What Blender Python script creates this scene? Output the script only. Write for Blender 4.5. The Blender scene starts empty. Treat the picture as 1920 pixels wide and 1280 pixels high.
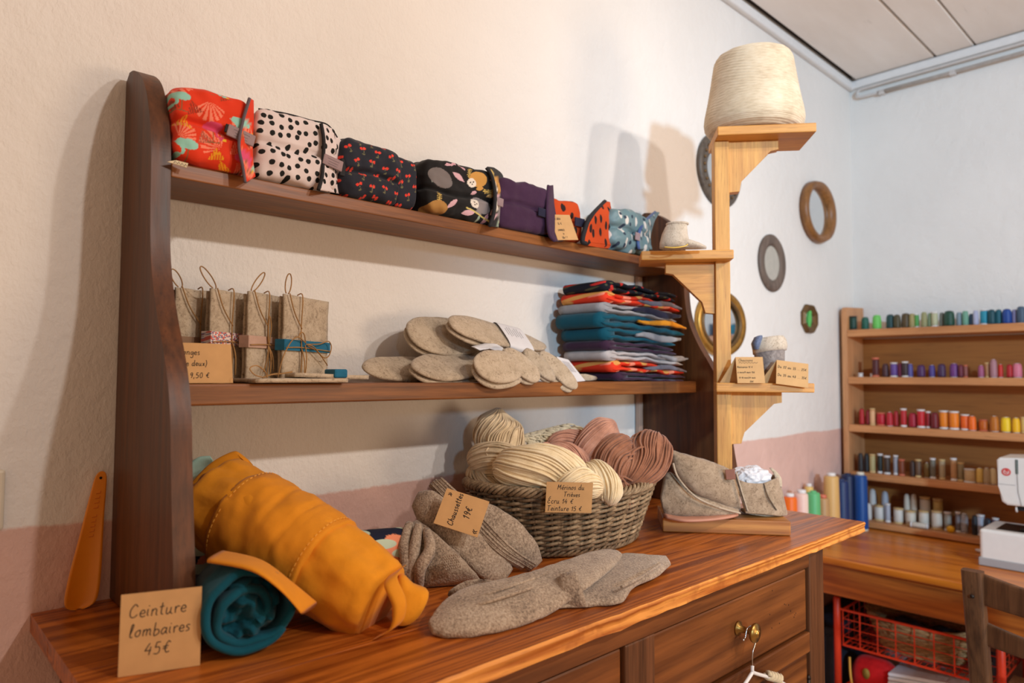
import bpy, bmesh, math, random
import numpy as np
from mathutils import Vector, Matrix, noise

C = bpy.context.scene.collection
SC = bpy.context.scene
PI = math.pi

# ------------------------------------------------------------------ camera
cam_d = bpy.data.cameras.new('camera')
cam = bpy.data.objects.new('camera', cam_d)
C.objects.link(cam)
SC.camera = cam
rx = ((0.7293395, -0.0360879, -0.6831995), (-0.6841348, -0.0313964, -0.7286796), (0.0048465, 0.9988553, -0.0475876))
mw = Matrix(rx).to_4x4()
mw.translation = Vector((0.0, -1.2, 1.30))
cam.matrix_world = mw
cam_d.sensor_width = 36.0
cam_d.lens = 1295.0 / 1920.0 * 36.0
cam_d.clip_start = 0.02
cam_d.dof.use_dof = True
cam_d.dof.focus_distance = 1.22
cam_d.dof.aperture_fstop = 3.2

# ------------------------------------------------------------------ light and exposure
w = bpy.data.worlds.new('room_ambience')
SC.world = w
w.use_nodes = True
w.node_tree.nodes['Background'].inputs[0].default_value = (1.0, 0.67, 0.44, 1)
w.node_tree.nodes['Background'].inputs[1].default_value = 0.51


def lamp(name, kind, loc, target, energy, color, size=0.1, **kw):
    d = bpy.data.lights.new(name, kind)
    o = bpy.data.objects.new(name, d)
    C.objects.link(o)
    o.location = loc
    o.rotation_euler = (Vector(target) - Vector(loc)).to_track_quat('-Z', 'Y').to_euler()
    d.energy = energy
    d.color = color
    if kind == 'AREA':
        d.shape = 'RECTANGLE'
        d.size = size
        d.size_y = kw.pop('size_y', size)
    else:
        d.shadow_soft_size = size
    for k, v in kw.items():
        setattr(d, k, v)
    return o


WARM = (1.0, 0.925, 0.86)
lamp('ceiling_spot_warm', 'SPOT', (1.55, -2.25, 2.42), (0.65, 0.0, 1.1), 43, WARM, 0.04, spot_size=2.1, spot_blend=0.8)
lamp('ceiling_spot_warm', 'SPOT', (1.0, -2.25, 2.42), (0.45, 0.0, 1.1), 62, WARM, 0.04, spot_size=2.1, spot_blend=0.8)
lamp('doorway_daylight', 'SPOT', (-1.1, -4.3, 2.1), (3.03, -0.28, 1.55), 790, (0.45, 0.74, 1.0), 0.13, spot_size=math.radians(46), spot_blend=0.9)

lamp('low_warm_fill', 'AREA', (1.9, -2.7, 1.05), (0.9, 0.0, 1.1), 17, (1.0, 0.74, 0.50), 0.7)  # added low fill, no real lamp; lightens the wall under the middle shelf

SC.view_settings.view_transform = 'Standard'
SC.view_settings.look = 'None'
SC.view_settings.gamma = 1.0
SC.view_settings.exposure = 0.0
SC.view_settings.use_curve_mapping = False

# ------------------------------------------------------------------ object helpers
_BM = {}


def link(o, parent=None):
    C.objects.link(o)
    if parent is not None:
        o.parent = parent
    return o


def wmat(o):
    return wmat(o.parent) @ o.matrix_basis if o.parent else o.matrix_basis.copy()


def obj(name, bm, mat, parent=None, smooth=False, world=False):
    """link a bmesh as ONE mesh object; world=True: its vertices are in world space"""
    me = bpy.data.meshes.new(name)
    if world and parent is not None:
        bm.transform(wmat(parent).inverted())
    bm.to_mesh(me)
    bm.free()
    if smooth:
        for p in me.polygons:
            p.use_smooth = True
    for m in (mat if isinstance(mat, (list, tuple)) else [mat]):
        me.materials.append(m)
    return link(bpy.data.objects.new(name, me), parent)


def tag(o, label, cat, group=None):
    o['label'] = label
    o['category'] = cat
    if group:
        o['group'] = group
    return o


def thing(name, label, cat, loc=(0, 0, 0), rotz=0.0, group=None, rot=None):
    o = bpy.data.objects.new(name, None)
    o.empty_display_size = 0.05
    link(o)
    if rot is None:
        rot = Matrix.Rotation(rotz, 3, 'Z')
    o.matrix_basis = Matrix.Translation(Vector(loc)) @ rot.to_4x4()
    return tag(o, label, cat, group)


def solo(name, bm, mat, label, cat, group=None, smooth=False, base=None):
    """a thing that is a single mesh; vertices in world space, origin moved to its base"""
    if base is None:
        xs = [v.co for v in bm.verts]
        lo = [min(c[i] for c in xs) for i in range(3)]
        hi = [max(c[i] for c in xs) for i in range(3)]
        base = ((lo[0] + hi[0]) / 2, (lo[1] + hi[1]) / 2, lo[2])
    bm.transform(Matrix.Translation(-Vector(base)))
    o = obj(name, bm, mat, None, smooth)
    o.location = base
    return tag(o, label, cat, group)


def struct(name, bm, mat):
    o = obj(name, bm, mat)
    o['kind'] = 'structure'
    return o


def frame(origin, xd, zd):
    """matrix whose local x is xd and whose local z is as near as it can be to zd"""
    x = Vector(xd).normalized()
    y = Vector(zd).cross(x).normalized()
    z = x.cross(y)
    m = Matrix((x, y, z)).transposed().to_4x4()
    m.translation = Vector(origin)
    return m


# ------------------------------------------------------------------ mesh helpers
def B():
    return bmesh.new()


def box(bm, lo, hi, bev=0.0, seg=2, mat=0, mtx=None):
    vs = [bm.verts.new((x, y, z)) for z in (lo[2], hi[2]) for y in (lo[1], hi[1]) for x in (lo[0], hi[0])]
    fs = [bm.faces.new([vs[i] for i in q]) for q in
          ((0, 2, 3, 1), (4, 5, 7, 6), (0, 1, 5, 4), (2, 6, 7, 3), (0, 4, 6, 2), (1, 3, 7, 5))]
    for f in fs:
        f.material_index = mat
    new = vs
    if bev:
        es = list({e for f in fs for e in f.edges})
        r = bmesh.ops.bevel(bm, geom=es, offset=bev, segments=seg, affect='EDGES', profile=0.5)
        new = list({v for f in r['faces'] for v in f.verts} | {v for v in vs if v.is_valid})
        for f in r['faces']:
            f.material_index = mat
    if mtx is not None:
        for v in new:
            v.co = mtx @ v.co
    return new


def prism(bm, pts, vec, bev=0.0, mat=0, mtx=None):
    """closed polygon (3D points) pushed along vec"""
    vec = Vector(vec)
    a = [bm.verts.new(p) for p in pts]
    b = [bm.verts.new(Vector(p) + vec) for p in pts]
    n = len(pts)
    fs = [bm.faces.new(a[::-1]), bm.faces.new(b)]
    for i in range(n):
        fs.append(bm.faces.new((a[i], a[(i + 1) % n], b[(i + 1) % n], b[i])))
    for f in fs:
        f.material_index = mat
    new = a + b
    if bev:
        es = list(set(fs[0].edges) | set(fs[1].edges))
        r = bmesh.ops.bevel(bm, geom=es, offset=bev, segments=2, affect='EDGES', profile=0.5)
        new = list({v for f in r['faces'] for v in f.verts} | {v for v in new if v.is_valid})
    bmesh.ops.recalc_face_normals(bm, faces=[f for f in bm.faces])
    if mtx is not None:
        for v in new:
            v.co = mtx @ v.co
    return new


def grid_faces(bm, rings, closed_u=True, cap=True, mat=0):
    """rings: list of lists of verts"""
    for a, b in zip(rings[:-1], rings[1:]):
        n = len(a)
        for i in range(n if closed_u else n - 1):
            f = bm.faces.new((a[i], a[(i + 1) % n], b[(i + 1) % n], b[i]))
            f.material_index = mat
    if cap and closed_u:
        for r in (rings[0][::-1], rings[-1]):
            f = bm.faces.new(r)
            f.material_index = mat


def catmull(pts, k=6, closed=False):
    pts = [Vector(p) for p in pts]
    n = len(pts)
    out = []
    for i in range(n if closed else n - 1):
        if closed:
            p0, p1, p2, p3 = pts[(i - 1) % n], pts[i], pts[(i + 1) % n], pts[(i + 2) % n]
        else:
            p0, p1, p2, p3 = pts[max(i - 1, 0)], pts[i], pts[i + 1], pts[min(i + 2, n - 1)]
        for j in range(k):
            t = j / k
            out.append(0.5 * ((2 * p1) + (p2 - p0) * t + (2 * p0 - 5 * p1 + 4 * p2 - p3) * t * t + (3 * p1 - p0 - 3 * p2 + p3) * t ** 3))
    if not closed:
        out.append(pts[-1])
    return out


def frames(pts, closed=False, up=None):
    """parallel transported (tangent, normal, binormal) along a polyline"""
    n = len(pts)
    ts = []
    for i in range(n):
        a = pts[(i - 1) % n] if (closed or i > 0) else pts[i]
        b = pts[(i + 1) % n] if (closed or i < n - 1) else pts[i]
        t = b - a
        ts.append(t.normalized() if t.length > 1e-9 else Vector((0, 0, 1)))
    nrm = Vector(up) if up is not None else (Vector((0, 0, 1)) if abs(ts[0].z) < 0.9 else Vector((1, 0, 0)))
    out = []
    for t in ts:
        if up is not None:
            nrm = Vector(up)
        nn = nrm - t * nrm.dot(t)
        if nn.length < 1e-6:
            nn = t.orthogonal()
        nrm = nn.normalized()
        out.append((t, nrm, t.cross(nrm)))
    return out


def tube(bm, pts, r, seg=6, closed=False, mat=0, up=None):
    """r: number or list; round tube along points"""
    pts = [Vector(p) for p in pts]
    fr = frames(pts, closed, up)
    rings = []
    for i, p in enumerate(pts):
        rr = r if isinstance(r, (int, float)) else r[i]
        t, n, b = fr[i]
        rings.append([bm.verts.new(p + (n * math.cos(2 * PI * k / seg) + b * math.sin(2 * PI * k / seg)) * rr) for k in range(seg)])
    if closed:
        rings.append(rings[0])
    grid_faces(bm, rings, True, not closed, mat)


def loft(bm, secs, seg=24, mat=0, cap=True, fn=None):
    """secs: (centre, half vector a, half vector b[, exponent]) -> closed superelliptic tube"""
    rings = []
    for i, s in enumerate(secs):
        c, a, b = Vector(s[0]), Vector(s[1]), Vector(s[2])
        e = s[3] if len(s) > 3 else 2.0
        ring = []
        for k in range(seg):
            t = 2 * PI * k / seg
            ct, st = math.cos(t), math.sin(t)
            x = math.copysign(abs(ct) ** (2 / e), ct)
            y = math.copysign(abs(st) ** (2 / e), st)
            p = c + a * x + b * y
            if fn:
                p = fn(p, i, t, c)
            ring.append(bm.verts.new(p))
        rings.append(ring)
    grid_faces(bm, rings, True, cap, mat)
    return rings


def lathe(bm, prof, seg=24, centre=(0, 0, 0), mat=0, fn=None):
    c = Vector(centre)
    rings = []
    for r, z in prof:
        ring = []
        for k in range(seg):
            t = 2 * PI * k / seg
            rr = max(r, 1e-4)
            if fn:
                rr = fn(rr, z, t)
            ring.append(bm.verts.new(c + Vector((rr * math.cos(t), rr * math.sin(t), z))))
        rings.append(ring)
    grid_faces(bm, rings, True, True, mat)


def lerp_secs(keys, n):
    """catmull interpolation of (centre, a, b, e) key sections to n sections"""
    cs = catmull([k[0] for k in keys], n)
    as_ = catmull([k[1] for k in keys], n)
    bs = catmull([k[2] for k in keys], n)
    es = catmull([(k[3] if len(k) > 3 else 2.0, 0, 0) for k in keys], n)
    return [(c, a, b, max(e.x, 1.2)) for c, a, b, e in zip(cs, as_, bs, es)]


def nz(p, s=1.0, o=0.0):
    return noise.noise(Vector((p[0] * s + o, p[1] * s + o * 1.7, p[2] * s - o)))


def pouch(sx, sy, sz, n=4.0, N=24, fn=None):
    """rounded pillow: cube grid pushed to a superellipsoid -> (coords array, faces)"""
    idx, co, fc = {}, [], []

    def vid(i, j, k):
        key = (i, j, k)
        if key not in idx:
            p = np.array([2 * i / N - 1, 2 * j / N - 1, 2 * k / N - 1])
            # even out the grid a little towards the edges
            p = np.sign(p) * np.abs(p) ** 0.9
            r = (np.abs(p) ** n).sum() ** (-1.0 / n)
            p = p * r
            q = Vector((p[0] * sx / 2, p[1] * sy / 2, p[2] * sz / 2))
            if fn:
                q = fn(q, p)
            idx[key] = len(co)
            co.append(q)
        return idx[key]
    for a in range(N):
        for b in range(N):
            for s in (0, N):
                q = [(s, a, b), (s, a + 1, b), (s, a + 1, b + 1), (s, a, b + 1)]
                fc.append([vid(*v) for v in (q if s else q[::-1])])
                q = [(a, s, b), (a + 1, s, b), (a + 1, s, b + 1), (a, s, b + 1)]
                fc.append([vid(*v) for v in (q[::-1] if s else q)])
                q = [(a, b, s), (a + 1, b, s), (a + 1, b + 1, s), (a, b + 1, s)]
                fc.append([vid(*v) for v in (q if s else q[::-1])])
    return co, fc


def mesh_bm(co, fc):
    bm = B()
    vs = [bm.verts.new(c) for c in co]
    for f in fc:
        bm.faces.new([vs[i] for i in f])
    return bm


# ------------------------------------------------------------------ materials
def lin(c):
    """sRGB 0-255 -> linear"""
    return tuple((x / 255 / 12.92) if x / 255 <= 0.04045 else ((x / 255 + 0.055) / 1.055) ** 2.4 for x in c)


class NT:
    def __init__(self, name):
        self.m = bpy.data.materials.new(name)
        self.m.use_nodes = True
        self.t = self.m.node_tree
        self.b = self.t.nodes['Principled BSDF']

    def n(self, kind, **kw):
        nd = self.t.nodes.new(kind)
        for k, v in kw.items():
            if k in nd.inputs:
                nd.inputs[k].default_value = v
            else:
                setattr(nd, k, v)
        return nd

    def l(self, a, b):
        self.t.links.new(a, b)

    def ramp(self, fac, stops, interp='LINEAR'):
        r = self.n('ShaderNodeValToRGB')
        r.color_ramp.interpolation = interp
        e = r.color_ramp.elements
        while len(e) > 1:
            e.remove(e[-1])
        e[0].position, e[0].color = stops[0][0], (*stops[0][1], 1)
        for p, c in stops[1:]:
            x = e.new(p)
            x.color = (*c, 1)
        self.l(fac, r.inputs[0])
        return r.outputs[0]

    def mix(self, fac, a, b, mode='MIX'):
        r = self.n('ShaderNodeMix', data_type='RGBA', blend_type=mode)
        for s, v in ((0, fac), (6, a), (7, b)):
            if hasattr(v, 'links') or hasattr(v, 'is_linked'):
                self.l(v, r.inputs[s])
            else:
                r.inputs[s].default_value = (*v, 1) if isinstance(v, (tuple, list)) else v
        return r.outputs[2]

    def math(self, op, a, b=0.0, c=0.0):
        r = self.n('ShaderNodeMath', operation=op)
        for i, v in enumerate((a, b, c)):
            if hasattr(v, 'is_linked'):
                self.l(v, r.inputs[i])
            else:
                r.inputs[i].default_value = v
        return r.outputs[0]

    def coords(self, scale=(1, 1, 1), which='Object', rot=(0, 0, 0)):
        tc = self.n('ShaderNodeTexCoord')
        mp = self.n('ShaderNodeMapping')
        mp.inputs['Scale'].default_value = scale
        mp.inputs['Rotation'].default_value = rot
        self.l(tc.outputs[which], mp.inputs[0])
        return mp.outputs[0]

    def noise(self, vec, scale, detail=4.0, rough=0.55, dist=0.0):
        r = self.n('ShaderNodeTexNoise', Scale=scale, Detail=detail, Roughness=rough, Distortion=dist)
        self.l(vec, r.inputs['Vector'])
        return r.outputs[0]

    def bump(self, h, strength=0.3, dist=0.002, prev=None):
        r = self.n('ShaderNodeBump', Strength=strength, Distance=dist)
        self.l(h, r.inputs['Height'])
        if prev is not None:
            self.l(prev, r.inputs['Normal'])
        self.l(r.outputs[0], self.b.inputs['Normal'])
        return r.outputs[0]

    def done(self, color=None, rough=0.6, **kw):
        if color is not None:
            if hasattr(color, 'is_linked'):
                self.l(color, self.b.inputs['Base Color'])
            else:
                self.b.inputs['Base Color'].default_value = (*color, 1)
        if hasattr(rough, 'is_linked'):
            self.l(rough, self.b.inputs['Roughness'])
        else:
            self.b.inputs['Roughness'].default_value = rough
        for k, v in kw.items():
            self.b.inputs[k].default_value = v
        return self.m


def wood(name, dark, light, axis='x', grain=1.0, rough=0.45, bands=0.5, spec=0.5, wear=None, contrast=1.0):
    """grain runs along axis; dark / light are sRGB"""
    t = NT(name)
    k = 0.05
    st = {'x': (k, 1, 1), 'y': (1, k, 1), 'z': (1, 1, k)}[axis]
    v = t.coords(st)
    n1 = t.noise(v, 34 * grain, 6, 0.62, 0.5)
    n2 = t.noise(v, 190 * grain, 3, 0.6)
    n3 = t.noise(v, 5.5 * grain, 2, 0.45, 0.8)
    sn = t.math('SINE', t.math('MULTIPLY', n3, 150.0))
    f = t.math('ADD', t.math('MULTIPLY', n1, 0.62), t.math('ADD', t.math('MULTIPLY', n2, 0.36), t.math('MULTIPLY', sn, 0.075 * bands)))
    d, l = lin(dark), lin(light)
    mid = tuple((a + b) / 2 for a, b in zip(d, l))
    q = 0.17 / contrast
    col = t.ramp(f, [(0.49 - q, d), (0.49, mid), (0.49 + q, l)])
    big = t.noise(t.coords({'x': (0.4, 1, 1), 'y': (1, 0.4, 1), 'z': (1, 1, 0.4)}[axis]), 5, 2)
    col = t.mix(1.0, col, t.ramp(big, [(0.3, (0.80, 0.78, 0.76)), (0.7, (1.12, 1.12, 1.12))]), 'MULTIPLY')
    pores = t.ramp(t.noise(v, 300 * grain, 2, 0.5), [(0.30, (0.5, 0.46, 0.44)), (0.40, (1, 1, 1))])
    col = t.mix(0.5, col, pores, 'MULTIPLY')
    if wear:
        wn = t.noise(t.coords((1, 1, 1)), 9, 4, 0.65)
        col = t.mix(t.ramp(wn, [(0.52, (0, 0, 0)), (0.66, (1, 1, 1))]), col, lin(wear))
    rr = t.math('ADD', t.math('MULTIPLY', n1, 0.25), rough - 0.12)
    t.bump(n2, 0.12, 0.0015)
    return t.done(col, rr, **{'Specular IOR Level': spec})


def cloth(name, c, rough=0.85, weave=900, var=0.12, sheen=0.15, wrinkle=0.25):
    t = NT(name)
    v = t.coords()
    n = t.noise(v, 45, 3)
    f = t.noise(v, weave, 2)
    c0 = lin(c)
    lo = tuple(x * (1 - var) for x in c0)
    hi = tuple(min(1, x * (1 + var)) for x in c0)
    col = t.ramp(t.math('ADD', t.math('MULTIPLY', n, 0.6), t.math('MULTIPLY', f, 0.4)), [(0.35, lo), (0.65, hi)])
    b1 = t.bump(f, 0.25, 0.0006)
    t.bump(t.noise(v, 30, 3, 0.5, 0.3), wrinkle, 0.006, b1)
    return t.done(col, rough, **{'Sheen Weight': sheen, 'Specular IOR Level': 0.2})


def felt(name, base, dark, light, scale=1.0):
    """mottled undyed wool felt"""
    t = NT(name)
    v = t.coords()
    n1 = t.noise(v, 60 * scale, 5, 0.7, 0.8)
    n2 = t.noise(v, 420 * scale, 3, 0.7, 1.5)
    n3 = t.noise(v, 16 * scale, 2)
    f = t.math('ADD', t.math('MULTIPLY', n1, 0.5), t.math('ADD', t.math('MULTIPLY', n2, 0.35), t.math('MULTIPLY', n3, 0.15)))
    col = t.ramp(f, [(0.33, lin(dark)), (0.49, lin(base)), (0.66, lin(light))])
    fl = t.ramp(t.noise(v, 130 * scale, 2, 0.6, 2.0), [(0.30, (0.36, 0.31, 0.27)), (0.42, (1, 1, 1))])
    col = t.mix(0.7, col, fl, 'MULTIPLY')
    b1 = t.bump(n2, 0.5, 0.0015)
    t.bump(n1, 0.35, 0.003, b1)
    return t.done(col, 0.95, **{'Sheen Weight': 0.25, 'Specular IOR Level': 0.1})


def knit(name, base, dark, light, rib=0.0):
    t = NT(name)
    v = t.coords()
    n1 = t.noise(v, 260, 3, 0.7)
    n2 = t.noise(v, 25, 2)
    vo = t.n('ShaderNodeTexVoronoi', Scale=330.0)
    t.l(v, vo.inputs['Vector'])
    f = t.math('ADD', t.math('MULTIPLY', n1, 0.7), t.math('MULTIPLY', n2, 0.3))
    col = t.ramp(f, [(0.34, lin(dark)), (0.5, lin(base)), (0.64, lin(light))])
    b1 = t.bump(vo.outputs['Distance'], 0.6, 0.0016)
    t.bump(n1, 0.3, 0.001, b1)
    return t.done(col, 0.95, **{'Sheen Weight': 0.3, 'Specular IOR Level': 0.1})


def plain(name, c, rough=0.5, var=0.06, **kw):
    t = NT(name)
    v = t.coords()
    c0 = lin(c)
    col = t.ramp(t.noise(v, 40, 3), [(0.3, tuple(x * (1 - var) for x in c0)), (0.7, tuple(min(1, x * (1 + var)) for x in c0))])
    return t.done(col, rough, **kw)


def print_mat(name, rough=0.8):
    """cloth whose printed motif is stored as a colour attribute"""
    t = NT(name)
    a = t.n('ShaderNodeAttribute', attribute_name='print')
    f = t.noise(t.coords(), 900, 2)
    b1 = t.bump(f, 0.2, 0.0006)
    t.bump(t.noise(t.coords(), 30, 3, 0.5, 0.3), 0.2, 0.005, b1)
    return t.done(a.outputs['Color'], rough, **{'Sheen Weight': 0.1, 'Specular IOR Level': 0.25})


def set_print(o, rgb):
    ca = o.data.color_attributes.new('print', 'FLOAT_COLOR', 'POINT')
    arr = np.ones((len(o.data.vertices), 4), dtype=np.float32)
    arr[:, :3] = rgb
    ca.data.foreach_set('color', arr.ravel())


def spots(name, base, spot, scale, size, rand=0.7, axes='xz', second=None, rough=0.8, stretch=1.0, leaf=None):
    """printed spots on a flat pattern plane (object coordinates)"""
    t = NT(name)
    rot = (PI / 2, 0, 0) if axes == 'xz' else (0, 0, 0)
    v = t.coords((1, 1, stretch) if axes == 'xz' else (1, stretch, 1), 'Object')
    if axes == 'xz':
        sp = t.n('ShaderNodeSeparateXYZ')
        cb = t.n('ShaderNodeCombineXYZ')
        t.l(v, sp.inputs[0])
        # follow the cloth round the top and the sides by adding depth to both axes
        t.l(t.math('ADD', sp.outputs[0], t.math('MULTIPLY', sp.outputs[1], 0.15)), cb.inputs[0])
        t.l(t.math('ADD', sp.outputs[2], t.math('MULTIPLY', sp.outputs[1], 0.15)), cb.inputs[1])
        v = cb.outputs[0]
    vo = t.n('ShaderNodeTexVoronoi', voronoi_dimensions='2D', Scale=scale, Randomness=rand)
    t.l(v, vo.inputs['Vector'])
    d = t.math('ADD', vo.outputs['Distance'], t.math('MULTIPLY', t.math('SUBTRACT', t.noise(v, 260, 2), 0.5), 0.12))
    fac = t.ramp(d, [(size - 0.02, (1, 1, 1)), (size + 0.02, (0, 0, 0))])
    col = t.mix(fac, lin(base), lin(spot))
    if second:
        vo2 = t.n('ShaderNodeTexVoronoi', voronoi_dimensions='2D', Scale=scale * 0.9, Randomness=1.0)
        mp = t.n('ShaderNodeMapping')
        mp.inputs['Location'].default_value = (0.37, 0.21, 0)
        mp.inputs['Scale'].default_value = (1.0, 2.2, 1)
        mp.inputs['Rotation'].default_value = (0, 0, 0.7)
        t.l(v, mp.inputs[0])
        t.l(mp.outputs[0], vo2.inputs['Vector'])
        f2 = t.ramp(vo2.outputs['Distance'], [(size * 0.8 - 0.02, (1, 1, 1)), (size * 0.8 + 0.02, (0, 0, 0))])
        col = t.mix(f2, col, lin(second))
    t.bump(t.noise(t.coords(), 700, 2), 0.2, 0.0008)
    return t.done(col, rough, **{'Specular IOR Level': 0.25})


M = {}
M['rack_z'] = wood('walnut_stained_upright', (54, 28, 9), (108, 62, 30), 'z', 0.8, 0.45, 0.5, 0.4)
M['rack_x'] = wood('walnut_stained_board', (86, 46, 16), (158, 98, 48), 'x', 0.9, 0.42, 0.5, 0.4)
M['top_x'] = wood('orange_pine_board', (120, 52, 14), (206, 116, 42), 'x', 1.25, 0.33, 1.2, 0.45)
M['edge'] = wood('worn_pine_edge', (176, 96, 32), (238, 160, 76), 'x', 1.0, 0.55, 2.0, 0.3, wear=(150, 78, 30))
M['dres_x'] = wood('walnut_drawer_front', (80, 40, 14), (138, 80, 36), 'x', 0.5, 0.42, 1.0, 0.4)
M['dres_z'] = wood('walnut_stile', (66, 36, 16), (116, 70, 40), 'z', 0.8, 0.45, 0.6, 0.4)
M['honey_x'] = wood('honey_oak_board', (194, 128, 54), (232, 170, 88), 'x', 1.4, 0.5, 0.5, 0.4)
M['honey_z'] = wood('honey_oak_post', (194, 132, 58), (234, 176, 94), 'z', 1.5, 0.5, 0.6, 0.4)
M['base_w'] = wood('honey_oak_plinth', (158, 94, 40), (210, 146, 76), 'x', 0.7, 0.5, 1.6, 0.4)
M['pine_y'] = wood('varnished_pine_table', (170, 86, 18), (222, 136, 44), 'y', 0.5, 0.32, 1.2, 0.45)
M['pine_dark'] = wood('varnished_pine_apron', (130, 62, 16), (182, 100, 34), 'y', 0.6, 0.4, 1.2)
M['beech_y'] = wood('beech_shelf_board', (186, 122, 72), (212, 150, 98), 'y', 1.0, 0.5, 0.4)
M['beech_z'] = wood('beech_upright', (186, 126, 80), (212, 154, 106), 'z', 1.0, 0.5, 0.4)
M['ply'] = wood('brown_back_panel', (142, 84, 32), (168, 106, 46), 'y', 0.5, 0.6, 0.3)
M['chair'] = wood('dark_oak_chair', (70, 42, 24), (122, 80, 48), 'z', 0.9, 0.5, 0.5)
M['kraft'] = plain('kraft_card', (202, 158, 108), 0.85, 0.05, **{'Specular IOR Level': 0.15})
M['ink'] = plain('black_ink', (30, 26, 30), 0.7, 0.0)
M['grey_ink'] = plain('grey_ink', (120, 112, 118), 0.7, 0.0)
M['paper'] = plain('white_paper_band', (226, 224, 226), 0.8, 0.02)
M['twine'] = plain('jute_twine', (158, 118, 70), 0.9, 0.2)
M['felt'] = felt('grey_beige_felt', (186, 168, 144), (134, 116, 96), (206, 190, 168))
M['felt_l'] = felt('light_beige_felt', (194, 174, 148), (150, 130, 106), (212, 194, 170))
M['felt_d'] = felt('slipper_felt', (166, 142, 116), (106, 86, 68), (194, 170, 144), 0.9)
M['felt_g'] = felt('grey_bootie_felt', (140, 128, 122), (92, 84, 82), (176, 164, 156), 1.2)
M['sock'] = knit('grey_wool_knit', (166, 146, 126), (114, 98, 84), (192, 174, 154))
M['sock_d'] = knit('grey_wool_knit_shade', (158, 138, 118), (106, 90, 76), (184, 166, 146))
M['brass'] = plain('aged_brass', (168, 132, 72), 0.32, 0.1, Metallic=1.0)
M['steel'] = plain('bright_steel', (210, 210, 212), 0.22, 0.02, Metallic=1.0)
M['iron'] = plain('dark_iron', (60, 50, 44), 0.5, 0.1, Metallic=0.8)
M['mirror'] = plain('mirror_glass', (226, 230, 232), 0.04, 0.0, Metallic=1.0)
M['white_plastic'] = plain('white_plastic', (226, 222, 216), 0.35, 0.02)
M['grey_plastic'] = plain('grey_plastic', (160, 158, 158), 0.45, 0.02)
M['black'] = plain('black_fabric', (26, 24, 28), 0.8, 0.1)
M['red_paint'] = plain('red_enamel', (222, 58, 26), 0.35, 0.06)
M['orange_plastic'] = plain('orange_plastic', (244, 142, 28), 0.4, 0.03, **{'Subsurface Weight': 0.15})
M['grey_tape'] = cloth('grey_label_tape', (150, 128, 130), 0.8)
M['lining'] = cloth('grey_lining', (98, 88, 96), 0.85)

# ------------------------------------------------------------------ the room
def wall_mat(name, top, dado, zb):
    t = NT(name)
    v = t.coords()
    sp = t.n('ShaderNodeSeparateXYZ')
    t.l(v, sp.inputs[0])
    wob = t.math('ADD', t.math('MULTIPLY', t.math('SUBTRACT', t.noise(v, 4, 2), 0.5), 0.03),
                 t.math('MULTIPLY', t.math('SUBTRACT', t.noise(v, 90, 2), 0.5), 0.006))
    h = t.math('SUBTRACT', t.math('ADD', sp.outputs[2], wob), zb)
    fac = t.ramp(t.math('ADD', t.math('MULTIPLY', h, 200.0), 0.5), [(0.0, (0, 0, 0)), (1.0, (1, 1, 1))])
    tn = t.noise(v, 2.5, 3)
    up = t.ramp(tn, [(0.3, lin(tuple(x * 0.97 for x in top))), (0.7, lin(top))])
    lo = t.ramp(t.noise(v, 7, 4), [(0.3, lin(tuple(x * 0.95 for x in dado))), (0.7, lin(dado))])
    col = t.mix(fac, lo, up)
    mp = t.n('ShaderNodeMapping')
    mp.inputs['Rotation'].default_value = (0, 0.6, 0)
    mp.inputs['Scale'].default_value = (1, 1, 0.5)
    t.l(v, mp.inputs[0])
    b = t.bump(t.noise(mp.outputs[0], 170, 4, 0.6, 0.4), 0.5, 0.003)
    t.bump(t.noise(v, 22, 4, 0.6), 0.35, 0.012, b)
    return t.done(col, 0.75, **{'Specular IOR Level': 0.3})


M['wall'] = wall_mat('painted_plaster_cream_and_pink', (236, 231, 225), (226, 186, 172), 1.075)
bm = B(); box(bm, (-2.6, 0.0, 0.0), (3.35, 0.12, 2.9)); struct('wall_left', bm, M['wall'])
bm = B(); box(bm, (3.223, -4.2, 0.0), (3.35, 0.0, 2.9)); struct('wall_far', bm, M['wall'])
t = NT('floor_tiles')
v = t.coords()
br = t.n('ShaderNodeTexBrick', Scale=3.2)
br.offset = 0.0
br.inputs['Color1'].default_value = (*lin((196, 172, 150)), 1)
br.inputs['Color2'].default_value = (*lin((186, 160, 140)), 1)
br.inputs['Mortar'].default_value = (*lin((86, 76, 70)), 1)
br.inputs['Mortar Size'].default_value = 0.008
br.inputs['Row Height'].default_value = 0.5
t.l(v, br.inputs['Vector'])
M['floor'] = t.done(br.outputs[0], 0.45)
bm = B(); box(bm, (-2.6, -5.0, -0.08), (3.35, 0.12, 0.0)); struct('floor', bm, M['floor'])

# boarded ceiling: painted planks with dark gaps between them
t = NT('ceiling_paint')
v = t.coords((0.25, 1, 1))
n1 = t.noise(v, 9, 4, 0.6)
col = t.ramp(n1, [(0.3, lin((240, 232, 224))), (0.7, lin((250, 244, 238)))])
st = t.ramp(t.noise(t.coords((0.12, 1, 1)), 30, 3, 0.7, 0.5), [(0.24, lin((150, 140, 134))), (0.33, (1, 1, 1))])
col = t.mix(0.5, col, st, 'MULTIPLY')
t.bump(n1, 0.2, 0.004)
M['ceil'] = t.done(col, 0.7)
M['gap'] = plain('dark_gap', (70, 58, 50), 0.9, 0.2)
bm = B()
random.seed(4)
ys = [-0.027, -0.347, -0.489, -0.80, -1.06, -1.36, -1.62, -1.95, -2.25, -2.6]
for a, b in zip(ys[:-1], ys[1:]):
    g = 0.0045 if a == -0.347 or b == -0.347 else 0.0025
    box(bm, (-2.6, b + g, 2.628 + random.uniform(0, 0.003)), (3.23, a - g, 2.65), 0.003, 1)
for i in range(len(bm.faces)):
    pass
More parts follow.
